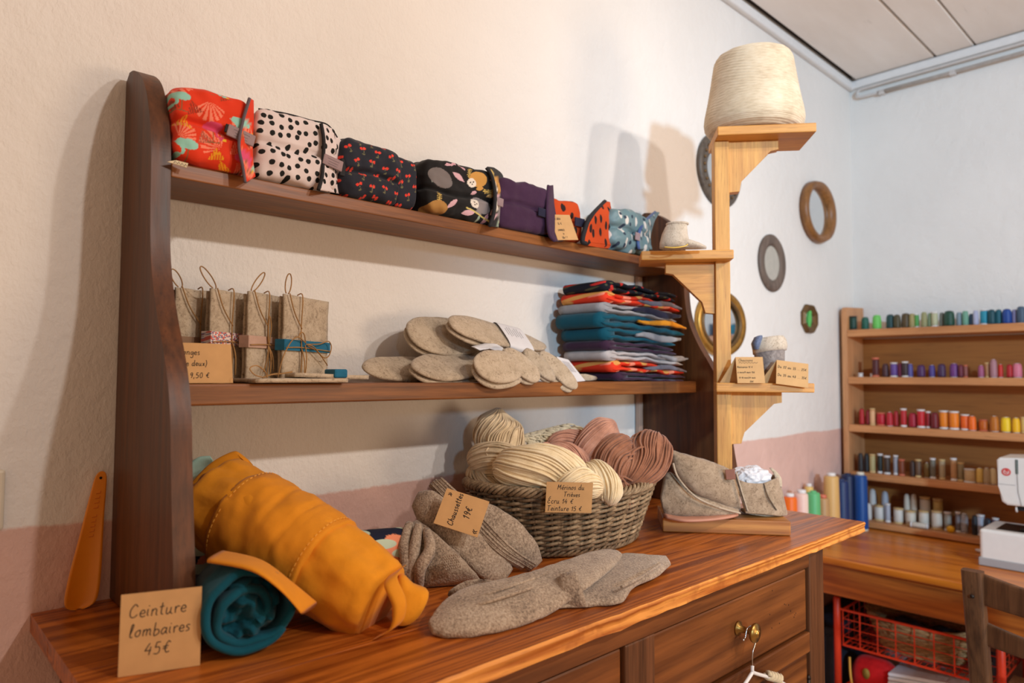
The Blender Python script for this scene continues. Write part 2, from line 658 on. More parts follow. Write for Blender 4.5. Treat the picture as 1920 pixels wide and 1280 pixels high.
box(bm, (-2.6, -2.6, 2.652), (3.35, 0.12, 2.70), mat=1)
o = struct('ceiling', bm, [M['ceil'], M['gap']])
M['trim_white'] = plain('white_trim_paint', (226, 224, 222), 0.5, 0.03)
bm = B(); box(bm, (-2.6, -0.022, 2.585), (3.223, 0.0, 2.622), 0.006); struct('trim_1', bm, M['trim_white'])
bm = B(); box(bm, (3.195, -2.6, 2.588), (3.223, 0.0, 2.624), 0.006); struct('trim_2', bm, M['trim_white'])

# two painted pipes under the ceiling, joined by a bend at the corner
M['pipe'] = plain('off_white_pipe_paint', (206, 200, 196), 0.4, 0.05)
M['pipe_dk'] = plain('grey_pipe_paint', (168, 158, 150), 0.5, 0.12)
th = thing('heating_pipe', 'thin painted pipes with a bend, running under the ceiling along the far wall', 'pipe', (3.2, -0.05, 2.56))
bm = B()
up_ = [(3.2, y, 2.578) for y in (-2.2, -1.2, -0.6, -0.12)]
bend = [(3.2, -0.06 + 0.022 * math.cos(a), 2.560 + 0.018 * math.sin(a)) for a in np.linspace(PI / 2, -PI / 2, 9)]
tube(bm, up_ + bend + [(3.2, -0.12, 2.541), (3.2, -0.2, 2.540)], 0.006, 8)
obj('pipe_run', bm, M['pipe'], th, True, True)
bm = B()
tube(bm, [(3.2, -0.125, 2.541), (3.2, -0.35, 2.540), (3.2, -0.7, 2.542), (3.2, -2.2, 2.54)], 0.0085, 8)
obj('return_pipe', bm, M['pipe_dk'], th, True, True)
for y in (-0.14, -0.41, -0.75):
    bm = B(); box(bm, (3.192, y - 0.012, 2.530), (3.223, y + 0.012, 2.551), 0.003)
    obj('clip', bm, M['pipe'], th, False, True)

# light switch plate at the left edge
th = thing('light_switch', 'cream light switch plate on the wall at the left edge of the photo', 'light switch', (0.105, -0.0001, 1.122))
M['switch'] = plain('cream_plastic', (226, 216, 196), 0.4, 0.02)
bm = B(); box(bm, (-0.045, -0.009, -0.042), (0.045, 0.0, 0.042), 0.004); obj('plate', bm, M['switch'], th)
bm = B(); box(bm, (-0.024, -0.013, -0.024), (0.024, -0.0085, 0.024), 0.003); obj('rocker', bm, M['switch'], th)

# ------------------------------------------------------------------ oval mirrors on the wall
def oval_mirror(name, label, c, w, h, fw, depth, fmat, flat=False, sides=48, lip=None, glass=None, tilt=0.0, beads=None):
    th = thing(name, label, 'mirror', (c[0], -0.001, c[1] - h / 2), group=None)
    bm = B()
    prof = [(0.0, 0.0), (0.0, depth * 0.55), (fw * 0.18, depth), (fw * 0.72, depth * (0.9 if flat else 0.72)), (fw, depth * 0.45), (fw, 0.0)]
    rings = []
    for k in range(sides):
        a = 2 * PI * (k + 0.5) / sides
        ring = []
        for d, y in prof:
            ring.append(bm.verts.new(((w / 2 - d) * math.cos(a), -y, h / 2 + (h / 2 - d) * math.sin(a))))
        rings.append(ring)
    rings.append(rings[0])
    for a, b in zip(rings[:-1], rings[1:]):
        for i in range(len(prof)):
            bm.faces.new((a[i], b[i], b[(i + 1) % len(prof)], a[(i + 1) % len(prof)]))
    bmesh.ops.recalc_face_normals(bm, faces=bm.faces[:])
    obj('frame', bm, fmat, th, sides > 12)
    bm = B()
    pts = [((w / 2 - fw * 0.9) * math.cos(2 * PI * (k + 0.5) / sides), -depth * 0.3, h / 2 + (h / 2 - fw * 0.9) * math.sin(2 * PI * (k + 0.5) / sides)) for k in range(sides)]
    prism(bm, pts, (0, 0.003, 0))
    obj('mirror_glass', bm, glass or M['mirror'], th)
    if lip:
        bm = B()
        tube(bm, [((w / 2 - fw) * math.cos(2 * PI * k / 48), -depth * 0.6, h / 2 + (h / 2 - fw) * math.sin(2 * PI * k / 48)) for k in range(48)], 0.006, 6, True)
        obj('inner_rim', bm, lip, th, True)
    if beads:
        bm = B()
        for k in range(beads):
            a = 2 * PI * k / beads
            p = Vector(((w / 2 - fw * 0.45) * math.cos(a), -depth * 0.95, h / 2 + (h / 2 - fw * 0.45) * math.sin(a)))
            bmesh.ops.create_icosphere(bm, subdivisions=1, radius=fw * 0.11, matrix=Matrix.Translation(p))
        obj('beading', bm, M['fr_bronze'], th, True)
    return th


M['fr_dark'] = wood('dark_carved_frame', (58, 50, 44), (112, 100, 88), 'z', 2, 0.5)
M['fr_brown'] = wood('brown_wood_frame', (110, 68, 30), (166, 112, 58), 'z', 1.2, 0.45)
M['fr_grey'] = wood('grey_brown_frame', (84, 70, 62), (124, 106, 94), 'z', 1.5, 0.6)
M['fr_gold'] = plain('old_gold_frame', (176, 130, 58), 0.4, 0.2, Metallic=0.7)
M['fr_bronze'] = plain('bronze_frame', (112, 84, 50), 0.5, 0.2, Metallic=0.5)
M['old_glass'] = plain('foxed_mirror_glass', (214, 208, 196), 0.22, 0.08, Metallic=0.85)
oval_mirror('oval_mirror', 'oval mirror with dark beaded frame, half hidden behind the yarn cone and post', (2.07, 1.985), 0.27, 0.25, 0.055, 0.016, M['fr_dark'], beads=26)
oval_mirror('oval_mirror', 'oval mirror in plain brown wooden frame, highest and nearest the far corner', (2.822, 1.968), 0.285, 0.252, 0.034, 0.034, M['fr_brown'], flat=True)
oval_mirror('oval_mirror', 'oval mirror in wide grey-brown frame with foxed glass', (2.438, 1.716), 0.205, 0.213, 0.042, 0.012, M['fr_grey'], glass=M['old_glass'])
oval_mirror('round_mirror', 'large round mirror in gilt frame, partly behind the wooden post', (2.066, 1.472), 0.30, 0.224, 0.03, 0.02, M['fr_gold'], lip=M['fr_bronze'])
th = oval_mirror('octagonal_mirror', 'tiny octagonal bronze frame hanging beside the thread rack', (2.742, 1.527), 0.135, 0.122, 0.03, 0.018, M['fr_bronze'], sides=8)
M['green_leaf'] = plain('green_enamel_inlay', (92, 190, 92), 0.5, 0.1)
bm = B()
lo = [(-0.012, 0.026), (-0.016, 0.06), (-0.004, 0.094), (0.013, 0.096), (0.014, 0.06), (0.004, 0.028)]
prism(bm, [(x, -0.0065, z) for x, z in lo], (0, -0.004, 0), 0.001)
obj('green_inlay', bm, M['green_leaf'], th)

# ------------------------------------------------------------------ dresser
TOP = 0.956
th = thing('dresser', 'old walnut dresser with orange pine top, holding the shelf rack, basket and socks', 'dresser', (0.963, -0.285, 0.0))
bm = B()
random.seed(2)
# worktop of four planks; the front edge is chipped and worn
def plank(y0, y1, front=False):
    n = 90
    rows = []
    for i in range(n + 1):
        x = 0.186 + (1.74 - 0.186) * i / n
        w1 = 0.0035 * nz((x * 14, 1, 3)) + 0.0022 * nz((x * 55, 5, 2)) if front else 0
        w2 = 0.003 * nz((x * 18, 7, 1)) if front else 0
        ya = y0 - abs(w1)
        rows.append([(x, y1, TOP), (x, ya + (0.003 if front else 0.0004), TOP), (x, ya, TOP - (0.004 if front else 0.0004) + w2 * 0.5), (x, ya + 0.002 + abs(w2), 0.944 + w2), (x, ya + 0.0015, 0.9335 + w2 * 0.6), (x, ya + 0.006, 0.931), (x, y1, 0.931)])
    rings = [[bm.verts.new(p) for p in r] for r in rows]
    for a, b in zip(rings[:-1], rings[1:]):
        for k in range(7):
            f = bm.faces.new((a[k], b[k], b[(k + 1) % 7], a[(k + 1) % 7]))
            if front and k in (1, 2, 3):
                f.material_index = 1
    for r, rev in ((rings[0], 0), (rings[-1], 1)):
        bm.faces.new(r[::-1] if rev else r)
plank(-0.569, -0.4205, True)
plank(-0.4195, -0.2705)
plank(-0.2695, -0.1305)
plank(-0.1295, -0.001)
bmesh.ops.recalc_face_normals(bm, faces=bm.faces[:])
obj('worktop', bm, [M['top_x'], M['edge']], th, False, True)
# carcass
bm = B()
box(bm, (0.236, -0.50, 0.08), (1.54, -0.02, 0.930))
obj('carcass', bm, M['dres_z'], th, False, True)
def part(name, lo, hi, mat, bev=0.003, par=None):
    bm = B(); box(bm, lo, hi, bev)
    return obj(name, bm, mat, par or th, False, True)
part('corner_post', (1.488, -0.545, 0.0), (1.559, -0.47, 0.9295), M['dres_z'])
part('corner_post', (0.222, -0.545, 0.0), (0.292, -0.47, 0.9295), M['dres_z'])
part('corner_post', (1.488, -0.085, 0.0), (1.559, -0.012, 0.9295), M['dres_z'])
part('corner_post', (0.222, -0.085, 0.0), (0.292, -0.012, 0.9295), M['dres_z'])
part('top_rail', (0.2925, -0.545, 0.893), (1.4875, -0.495, 0.9295), M['dres_x'], 0.002)
part('middle_stile', (0.852, -0.5445, 0.08), (0.928, -0.495, 0.8928), M['dres_z'])
part('lower_rail', (0.9285, -0.5448, 0.715), (1.4875, -0.495, 0.757), M['dres_x'])
part('lower_rail', (0.2925, -0.5448, 0.715), (0.8515, -0.495, 0.757), M['dres_x'])
part('base_rail', (0.2925, -0.5448, 0.08), (1.4875, -0.495, 0.13), M['dres_x'])
M['worm'] = plain('wormhole_dark', (34, 18, 10), 0.9, 0.0)
def drawer(x0, x1, label=None):
    bm = B(); box(bm, (x0, -0.5385, 0.760), (x1, -0.497, 0.889), 0.004)
    d = obj('drawer', bm, M['dres_x'], th, False, True)
    cx = (x0 + x1) / 2 - 0.012
    bm = B()
    q = Matrix.Translation(Vector((cx, -0.5385, 0.834))) @ Matrix.Rotation(PI / 2, 4, 'X')
    lathe(bm, [(0.0, 0.0), (0.013, 0.0), (0.013, 0.003), (0.0065, 0.006), (0.0052, 0.022), (0.0075, 0.029), (0.0165, 0.031), (0.0175, 0.034), (0.0165, 0.037), (0.0085, 0.0385), (0.007, 0.0405), (0.0055, 0.042), (0.0, 0.0425)], 28)
    bm.transform(q)
    obj('knob', bm, M['brass'], d, True, True)
    return d
d1 = drawer(0.931, 1.4845)
bm = B()
random.seed(9)
for k in range(14):
    p = Vector((1.20 + random.random() * 0.26, -0.5392, 0.80 + random.random() * 0.08))
    r = 0.0005 + random.random() * 0.0004
    pts = [(p.x + r * math.cos(a), p.y, p.z + 1.9 * r * math.sin(a)) for a in np.linspace(0, 2 * PI, 8, endpoint=False)]
    prism(bm, pts, (0, 0.001, 0))
obj('wormholes', bm, M['worm'], d1, False, True)['kind'] = 'stuff'
d2 = drawer(0.2955, 0.849)
def door(x0, x1):
    bm = B()
    box(bm, (x0, -0.5385, 0.133), (x1, -0.515, 0.712), 0.003)
    d = obj('door', bm, M['dres_x'], th, False, True)
    bm = B()
    z0, z1 = 0.19, 0.66
    a, b = x0 + 0.055, x1 - 0.055
    box(bm, (a, -0.546, z0), (b, -0.5387, z1), 0.006)
    obj('raised_panel', bm, M['dres_x'], d, False, True)
    for z in (0.25, 0.63):
        bm = B()
        tube(bm, [(x1 + 0.001, -0.5405, z - 0.03), (x1 + 0.001, -0.5405, z + 0.03)], 0.004, 8)
        tube(bm, [(x1 + 0.001, -0.5405, z + 0.029), (x1 + 0.001, -0.5405, z + 0.036)], [0.0055, 0.002], 8)
        obj('hinge', bm, M['iron'], d, True, True)
    return d
door(0.931, 1.4845)
door(0.2955, 0.849)

# ------------------------------------------------------------------ shelf rack on the dresser
th = thing('shelf_rack', 'dark walnut shelf rack with two curved sides standing on the dresser against the wall', 'shelf', (0.967, -0.09, TOP + 0.0005))
front = [(-0.298, 0.957), (-0.296, 1.02), (-0.292, 1.06), (-0.285, 1.10), (-0.273, 1.18), (-0.266, 1.235), (-0.258, 1.268), (-0.246, 1.30), (-0.226, 1.335), (-0.203, 1.37),
         (-0.184, 1.405), (-0.169, 1.44), (-0.159, 1.48), (-0.154, 1.53), (-0.152, 1.58), (-0.149, 1.62), (-0.142, 1.65), (-0.131, 1.68), (-0.115, 1.71), (-0.096, 1.733), (-0.072, 1.75), (-0.045, 1.762), (-0.02, 1.766)]
def side(x0, dx):
    bm = B()
    f = [p for p in catmull([(y, z, 0) for y, z in front], 7)]
    pts = [(x0, p.x, p.y) for p in f] + [(x0, -0.004, 1.757), (x0, -0.003, 0.957)]
    prism(bm, pts, (dx, 0, 0), 0.0025)
    return obj('side_panel', bm, M['rack_z'], th, False, True)
side(0.285, 0.026)
side(1.623, 0.026)
bm = B(); box(bm, (0.3115, -0.15, 1.581), (1.6225, -0.012, 1.603), 0.002); obj('shelf_board', bm, M['rack_x'], th, False, True)
bm = B(); box(bm, (0.3115, -0.19, 1.2535), (1.6225, -0.006, 1.2845), 0.003); obj('shelf_board', bm, M['rack_x'], th, False, True)
M['pale_strip'] = wood('pale_back_strip', (160, 124, 104), (196, 164, 144), 'z', 1.0, 0.6)  # pale upright strip in the back corner of the right side
bm = B(); box(bm, (1.604, -0.016, 0.9575), (1.6225, -0.004, 1.2530), 0.001); obj('back_strip', bm, M['pale_strip'], th, False, True)
bm = B(); box(bm, (1.604, -0.016, 1.2850), (1.6225, -0.004, 1.5805), 0.001); obj('back_strip', bm, M['pale_strip'], th, False, True)

# ------------------------------------------------------------------ display stand (local x along its front, y to the back)
SX, SY = Vector((0.636, -0.772, 0)), Vector((0.772, 0.636, 0))
smat = Matrix(((SX.x, SY.x, 0), (SX.y, SY.y, 0), (0, 0, 1)))
S0 = Vector((1.293, -0.308, TOP + 0.0005))
stand = thing('display_stand', 'honey oak display stand with post and three bracketed shelves, at the right of the dresser', 'display stand', S0, rot=smat)
ST = Matrix.Translation(S0) @ smat.to_4x4()
zb = S0.z
bm = B(); box(bm, (0.0, 0.0, 0.0), (0.270, 0.145, 0.031), 0.0025); obj('plinth', bm, M['base_w'], stand)
bm = B(); box(bm, (0.129, 0.070, 0.0315), (0.162, 0.116, 1.8455 - zb), 0.0015); obj('post', bm, M['honey_z'], stand)
def stand_shelf(x0, x1, z, dirn, px):
    bm = B(); box(bm, (x0, 0.03, z - zb), (x1, 0.165, z - zb + 0.0205), 0.002)
    b = bm
    sh = obj('shelf', bm, M['honey_x'], stand)
    bm = B()
    # plate with stepped corners under the shelf
    L, H = 0.112, 0.125
    pts = [(0, 0), (L, 0), (L, -0.022), (L - 0.018, -0.024), (0.028, -0.092), (0.024, -0.118), (0.0, -0.120)]
    pts = [(px + dirn * a, 0.078, z - zb - 0.0004 + c) for a, c in pts]
    prism(bm, pts, (0, 0.024, 0), 0.001)
    obj('bracket', bm, M['honey_x'] if dirn < 0 else M['honey_z'], sh)
stand_shelf(0.130, 0.345, 1.846, 1, 0.1625)
# the middle shelf is notched round the post
bm = B(); box(bm, (-0.042, 0.03, 1.563 - zb), (0.163, 0.0695, 1.5835 - zb), 0.002)
box(bm, (-0.042, 0.0695, 1.563 - zb), (0.1285, 0.135, 1.5835 - zb), 0.001)
sh = obj('shelf', bm, M['honey_x'], stand)
bm = B()
pts = [(0, 0), (0.112, 0), (0.112, -0.024), (0.094, -0.026), (0.028, -0.092), (0.022, -0.118), (0.0, -0.120)]
prism(bm, [(0.1285 - a, 0.078, 1.5626 - zb + c) for a, c in pts], (0, 0.024, 0), 0.001)
obj('bracket', bm, M['honey_x'], sh)
bm = B(); box(bm, (0.122, 0.03, 1.263 - zb), (0.332, 0.0695, 1.2835 - zb), 0.002)
box(bm, (0.1625, 0.0695, 1.263 - zb), (0.332, 0.165, 1.2835 - zb), 0.001)
sh = obj('shelf', bm, M['honey_x'], stand)
bm = B()
prism(bm, [(0.1625 + a, 0.078, 1.2626 - zb + c) for a, c in pts], (0, 0.024, 0), 0.001)
obj('bracket', bm, M['honey_z'], sh)

# ------------------------------------------------------------------ handwriting: one-line letters on a 10-unit x-height
G = {
 ' ': (6, ''), 'a': (10, '8,8 4,10 1,6 1,2 4,0 8,6;8,10 8,2 10,0'), 'b': (9, '1,20 1,1 4,0 8,3 7,8 3,9 1,6'), 'c': (8, '7,8 4,10 1,6 2,1 5,0 8,2'),
 'd': (10, '8,8 4,10 1,6 1,2 4,0 8,5;8,20 8,2 10,0'), 'e': (8, '1,5 7,5.5 6,9 3.5,10 1,7 1,3 4,0 8,1.5'), 'f': (7, '7,18 4,19 3,15 3,-6;0,9 6,9'),
 'g': (9, '8,8 4,10 1,6 3,1 8,6;8,10 8,-6 4,-9 1,-6'), 'h': (9, '1,20 1,0;1,5 4,10 7,8 7,2 9,0'), 'i': (4, '1,10 1,2 3,0;1.5,14 2,15'),
 'k': (8, '1,20 1,0;7,10 1,4 7,0'), 'l': (6, '1,4 4,18 2,20 1,14 1,3 3,0 5,1'), 'm': (14, '1,10 1,0;1,6 4,10 6,8 6,0;6,6 9,10 11,8 11,2 13,0'), 'n': (9, '1,10 1,0;1,6 4,10 7,8 7,2 9,0'),
 'o': (9, '5,10 1,7 1,2 4,0 7,3 7,8 5,10 8,9'), 'p': (9, '1,10 1,-9;1,6 4,10 8,7 7,2 3,0 1,3'), 'r': (7, '1,10 2,0;1,5 4,10 7,9'), 's': (7, '6,9 3,10 1,7 5,4 5,1 1,0'),
 't': (7, '3,17 3,2 6,0;0,11 6,12'), 'u': (10, '1,10 1,3 3,0 7,4;7,10 7,2 10,0'), 'v': (8, '1,10 4,0 7,10'), 'x': (8, '1,10 7,0;7,10 1,0'), 'w': (11, '1,10 3,0 6,8 8,0 11,10'), 'z': (8, '1,10 7,10 1,0 8,0'),
 'é': (8, '1,5 7,5.5 6,9 3.5,10 1,7 1,3 4,0 8,1.5;3,13 7,17'), 'è': (8, '1,5 7,5.5 6,9 3.5,10 1,7 1,3 4,0 8,1.5;2,17 5,13'), 'É': (11, '9,17 4,18 3,13 7,10 2,8 1,3 5,0 9,2;4,21 8,24'),
 'A': (12, '0,0 5,19 10,0;2,7 8,7'), 'B': (11, '1,0 1,18;1,18 7,17 6,11 1,10;6,10 9,6 7,1 1,0'), 'C': (12, '10,15 6,19 1,11 2,2 7,0 11,4'), 'D': (12, '1,0 1,18;0,18 8,15 10,8 7,1 0,0'), 'E': (10, '8,18 1,18 1,0 9,0;1,9 7,9'),
 'L': (9, '1,18 1,0 8,0'), 'M': (14, '1,0 2,18;2,18 6,7 11,18;11,18 12,0'), 'N': (12, '1,0 1,18;1,18 9,0;9,0 9,18'), 'S': (9, '8,16 4,18 1,14 7,7 6,1 1,1'), 'T': (12, '0,18 11,19;5,18 5,0'), 'V': (10, '0,18 5,0 10,18'), 'I': (5, '2,18 2,0'),
 '0': (9, '4,16 1,10 2,2 5,0 8,5 7,14 4,16'), '1': (6, '0,11 4,16;4,16 3,0'), '2': (9, '1,12 4,16 7,12 1,0;1,0 8,1'), '3': (9, '1,15 6,16 6,11 3,9;3,9 8,6 6,0 1,1'), '4': (10, '5,16 0,6;0,6 8,6;7,11 6,0'), '5': (9, '7,16 2,16;2,16 1,9;1,9 6,9 7,3 4,0 0,1'), '6': (9, '6,16 2,9 1,3 4,0 7,4 3,8'), '8': (9, '7,14 4,16 2,13 7,4 4,0 1,3 7,13'), '9': (8, '7,13 4,16 1,12 3,8 7,12;7,14 6,5 4,0'),
 '€': (11, '9,14 6,16 3,8 5,1 9,2;0,9 7,10;0,6 6,7'), ',': (5, '2,2 1,-3'), '.': (4, '1,0 1.5,1'), '/': (7, '0,-3 6,18'), '-': (8, '1,6 6,6'), '(': (6, '4,20 1,8 4,-5'), ')': (6, '1,20 4,8 1,-5'), '!': (4, '2,18 2,6;2,0 2,1'), '?': (8, '1,14 4,17 7,13 4,9 4,6;4,0 4,1'),
 '«': (12, '6,12 1,6;1,6 6,0;11,12 6,6;6,6 11,0'), '»': (12, '1,12 6,6;6,6 1,0;6,12 11,6;11,6 6,0'), '°': (5, '2,18 1,16 3,15 3,18 2,18'), '~': (40, '0,0 3,2 6,0 9,2 12,0 15,2 18,0 21,2 24,0 27,2 30,0 33,2 36,0 39,2'),
}


def write(par, text, x, z, h, y=-0.0, r=0.00045, slant=0.15, centre=False, mat=None, name='handwriting', tilt=0.0, bm=None):
    """text on the card's local xz plane, facing local -y; h = height of a small letter"""
    s = h / 10.0
    own = bm is None
    bm = bm or B()
    wd = sum(G[c][0] + 2 for c in text) * s
    cx = x - wd / 2 if centre else x
    rnd = random.Random(hash(text) % 1000 if False else len(text) * 7 + int(abs(x) * 1e4))
    for c in text:
        wc, st = G[c]
        dy = rnd.uniform(-0.6, 0.6)
        for pl in st.split(';'):
            if not pl:
                continue
            pts = [tuple(float(q) for q in p.split(',')) for p in pl.split(' ')]
            pp = [(cx + (a + slant * b) * s, y, z + (b + dy) * s + (cx - x) * tilt) for a, b in pts]
            if len(pp) > 2:
                pp = catmull(pp, 4)
            tube(bm, pp, r, 4)
        cx += (wc + 2) * s
    if own:
        return obj(name, bm, mat or M['ink'], par, True)
    return cx


def card(label, mtx, w, h, lines, cat='price card', tent=None, r=0.0005, mat=None, t=0.0008, slant=0.15):
    """kraft card in its own frame: bottom left corner at the origin, facing local -y"""
    th = bpy.data.objects.new('price_card', None)
    link(th)
    th.empty_display_size = 0.02
    th.matrix_basis = mtx
    tag(th, label, cat, 'handwritten kraft price cards')
    bm = B()
    box(bm, (0, 0, 0), (w, t, h))
    if tent:
        # second leaf going back and down from the top edge (and folded board seen end-on)
        d, zz, dx = tent
        q = [(0, t * 0.2, h), (w, t * 0.2, h), (w + dx, d, zz), (dx, d, zz)]
        a_ = [bm.verts.new(p) for p in q]
        b_ = [bm.verts.new((p[0], p[1] + t * 1.2, p[2])) for p in q]
        for f in ((a_[3], a_[2], a_[1], a_[0]), (b_[0], b_[1], b_[2], b_[3])):
            bm.faces.new(f)
        for i in range(4):
            bm.faces.new((a_[i], a_[(i + 1) % 4], b_[(i + 1) % 4], b_[i]))
        bmesh.ops.recalc_face_normals(bm, faces=bm.faces[:])
    obj('card', bm, mat or M['kraft'], th)
    bm = B()
    for txt, x, z, hh in lines:
        write(None, txt, x, z, hh, -r * 0.3, r, slant, bm=bm)
    obj('handwriting', bm, M['ink'], th, True)
    return th

# ------------------------------------------------------------------ cloth rolls and cards at the left of the dresser
M['mustard'] = cloth('mustard_cotton', (226, 146, 30), 0.85, 900, 0.06, 0.1, 0.3)
M['mustard2'] = cloth('mustard_cotton_fold', (220, 140, 30), 0.85, 900, 0.06, 0.1, 0.2)
M['teal'] = cloth('teal_cotton', (4, 76, 94), 0.85, 900, 0.08, 0.1, 0.4)
M['teal_d'] = cloth('teal_cotton_inner', (4, 72, 90), 0.9, 900, 0.08, 0.1, 0.4)
M['mint'] = cloth('mint_cotton', (176, 212, 196), 0.85)
M['navy'] = cloth('navy_cotton', (34, 40, 66), 0.85)
M['thread_m'] = plain('mustard_stitching', (238, 172, 70), 0.8, 0.0)
M['print_navy'] = spots('navy_cotton_with_coral_petals', (30, 34, 56), (240, 150, 112), 22, 0.42, 0.9, 'xz', (196, 214, 190))

def axis_frame(a, b, up=(0, 0, 1)):
    t = (b - a).normalized()
    n = (Vector(up) - t * t.dot(Vector(up))).normalized()
    return t, n, t.cross(n)

# mustard roll: from high at the back left (lying on the teal roll) down to the board
A, Bv = Vector((0.3918, -0.1073, 1.1120)), Vector((0.5286, -0.3785, 0.9899))
t_, n_, b_ = axis_frame(A, Bv)
def roll_mesh(a, b, keys, seg, rings, amp, seed, over=None):
    """keys: (s, half height, half width)"""
    bm = B()
    secs = []
    for i in range(rings + 1):
        s = i / rings
        for k in range(len(keys) - 1):
            if keys[k][0] <= s <= keys[k + 1][0]:
                u = (s - keys[k][0]) / (keys[k + 1][0] - keys[k][0])
                u = u * u * (3 - 2 * u)
                h = keys[k][1] * (1 - u) + keys[k + 1][1] * u
                w_ = keys[k][2] * (1 - u) + keys[k + 1][2] * u
        secs.append((a + (b - a) * s, n_ * h, b_ * w_, 2.2))
    def fn(p, i, th, c):
        s = i / rings
        d = (p - c).normalized()
        q = (s * 3.0, math.cos(th) * 1.3, math.sin(th) * 1.3)
        k = amp * (nz(q, 1.6, seed) + 0.5 * nz(q, 4.0, seed))
        # soft creases round the roll
        k += -0.004 * math.exp(-((s - 0.64 - 0.05 * math.sin(th + 1.0)) / 0.02) ** 2) * (0.5 + 0.5 * math.sin(th * 2 + 0.6))
        k += -0.0035 * math.exp(-((s - 0.40 - 0.07 * math.sin(th * 1.0)) / 0.025) ** 2) * (0.5 + 0.5 * math.cos(th * 2))
        return p + d * k
    loft(bm, secs, seg, 0, True, fn)
    return bm
th = thing('lumbar_belt_roll', 'rolled mustard yellow cotton belt lying slanted over the teal roll', 'rolled belt', (0.46, -0.30, TOP + 0.001))
body = roll_mesh(A, Bv, [(0, .048, .050), (.05, .066, .064), (.3, .071, .068), (.62, .068, .068), (.85, .060, .064), (.97, .052, .058), (1, .046, .05)], 64, 60, 0.006, 3)
obj('body', body, M['mustard'], th, True, True)
# the wrapped flap: a wider sleeve with hemmed edges over the middle
a2, b2 = A + (Bv - A) * 0.22, A + (Bv - A) * 0.70
band = roll_mesh(a2, b2, [(0, .0725, .0715), (.1, .0745, .072), (.6, .074, .073), (1, .068, .071)], 64, 34, 0.004, 5)
fl = obj('wrapped_flap', band, M['mustard2'], th, True, True)
# hems: a ring of stitching near each edge of the flap
for s, h_, w_ in ((0.045, .0755, .0740), (0.955, .0715, .0735)):
    c = a2 + (b2 - a2) * s
    bm = B()
    for k in range(60):
        a0 = 2 * PI * k / 60
        a1 = a0 + 2 * PI / 60 * 0.55
        tube(bm, [c + n_ * (math.cos(x) * h_) + b_ * (math.sin(x) * w_) for x in (a0, a1)], 0.0006, 4)
    o_ = obj('stitching', bm, M['thread_m'], fl, False, True)
# panel seams running lengthwise at both ends
def seam(pts, r=0.0016):
    bm = B()
    tube(bm, catmull(pts, 6), r, 6)
    obj('seam', bm, M['mustard'], th, True, True)
# corner that sticks out over the teal roll
bm = B()
c0 = [Vector((0.3148, -0.3205, 1.0699)), Vector((0.3458, -0.3767, 1.0654)), Vector((0.3717, -0.3995, 1.0427)), Vector((0.4008, -0.3971, 1.0079))]
c1 = [Vector((0.3549, -0.2686, 1.0649)), Vector((0.3815, -0.3275, 1.0593)), Vector((0.4102, -0.3594, 1.0310)), Vector((0.4392, -0.3641, 1.0031))]
ra, rb = catmull(c0, 5), catmull(c1, 5)
loft(bm, [((p + q) / 2, (q - p) / 2, Vector((0, 0, 0.004)), 3.0) for p, q in zip(ra, rb)], 16)
obj('flap_corner', bm, M['mustard2'], th, True, True)
# folded ends with the hemmed edge standing proud
bm = B()
e_pts = [Vector((0.5461, -0.3837, 1.0279)), Vector((0.5084, -0.4168, 1.0253)), Vector((0.5080, -0.4381, 1.0004)), Vector((0.5043, -0.4370, 0.9741)), Vector((0.4926, -0.4181, 0.9584)), Vector((0.4902, -0.4016, 0.9497))]
rr = catmull(e_pts, 6)
q_pts = [p + Vector((0.020, 0.004, 0.004)) for p in rr]
loft(bm, [((p + q) / 2, (q - p) / 2, Vector((0.0015, -0.004, 0.002)), 3.0) for p, q in zip(rr, q_pts)], 14)
obj('folded_edge', bm, M['mustard2'], th, True, True)
bm = B()
s1 = [Vector((0.5558, -0.3785, 1.0191)), Vector((0.5710, -0.3919, 1.0066)), Vector((0.5871, -0.4063, 0.9955)), Vector((0.5716, -0.4107, 0.9709)), Vector((0.5513, -0.4046, 0.9583)), Vector((0.5367, -0.3915, 0.9669))]
cc = sum(s1, Vector()) / 6
o1 = catmull(s1, 4, True)
nr = Vector((0.55, 0.75, -0.1)) * 0.035
rings = [[bm.verts.new(cc + (p - cc) * f + nr * g) for p in o1] for f, g in ((0.55, -0.5), (0.9, -0.42), (1.0, 0.0), (0.95, 0.5), (0.7, 0.62))]
grid_faces(bm, rings)
bmesh.ops.recalc_face_normals(bm, faces=bm.faces[:])
obj('inner_end', bm, M['mustard'], th, True, True)
bm = B()
lp = [Vector((0.3726, -0.0837, 1.1314)), Vector((0.3916, -0.0892, 1.1538)), Vector((0.4099, -0.0935, 1.1676)), Vector((0.4305, -0.0997, 1.1765)), Vector((0.4368, -0.1053, 1.1715))]
lq = [p + Vector((0.018, -0.012, -0.018)) for p in lp]
loft(bm, [((p + q) / 2, (q - p) / 2, Vector((0.002, 0.003, 0.002)), 3.0) for p, q in zip(catmull(lp, 6), catmull(lq, 6))], 12)
obj('folded_edge', bm, M['mustard2'], th, True, True)

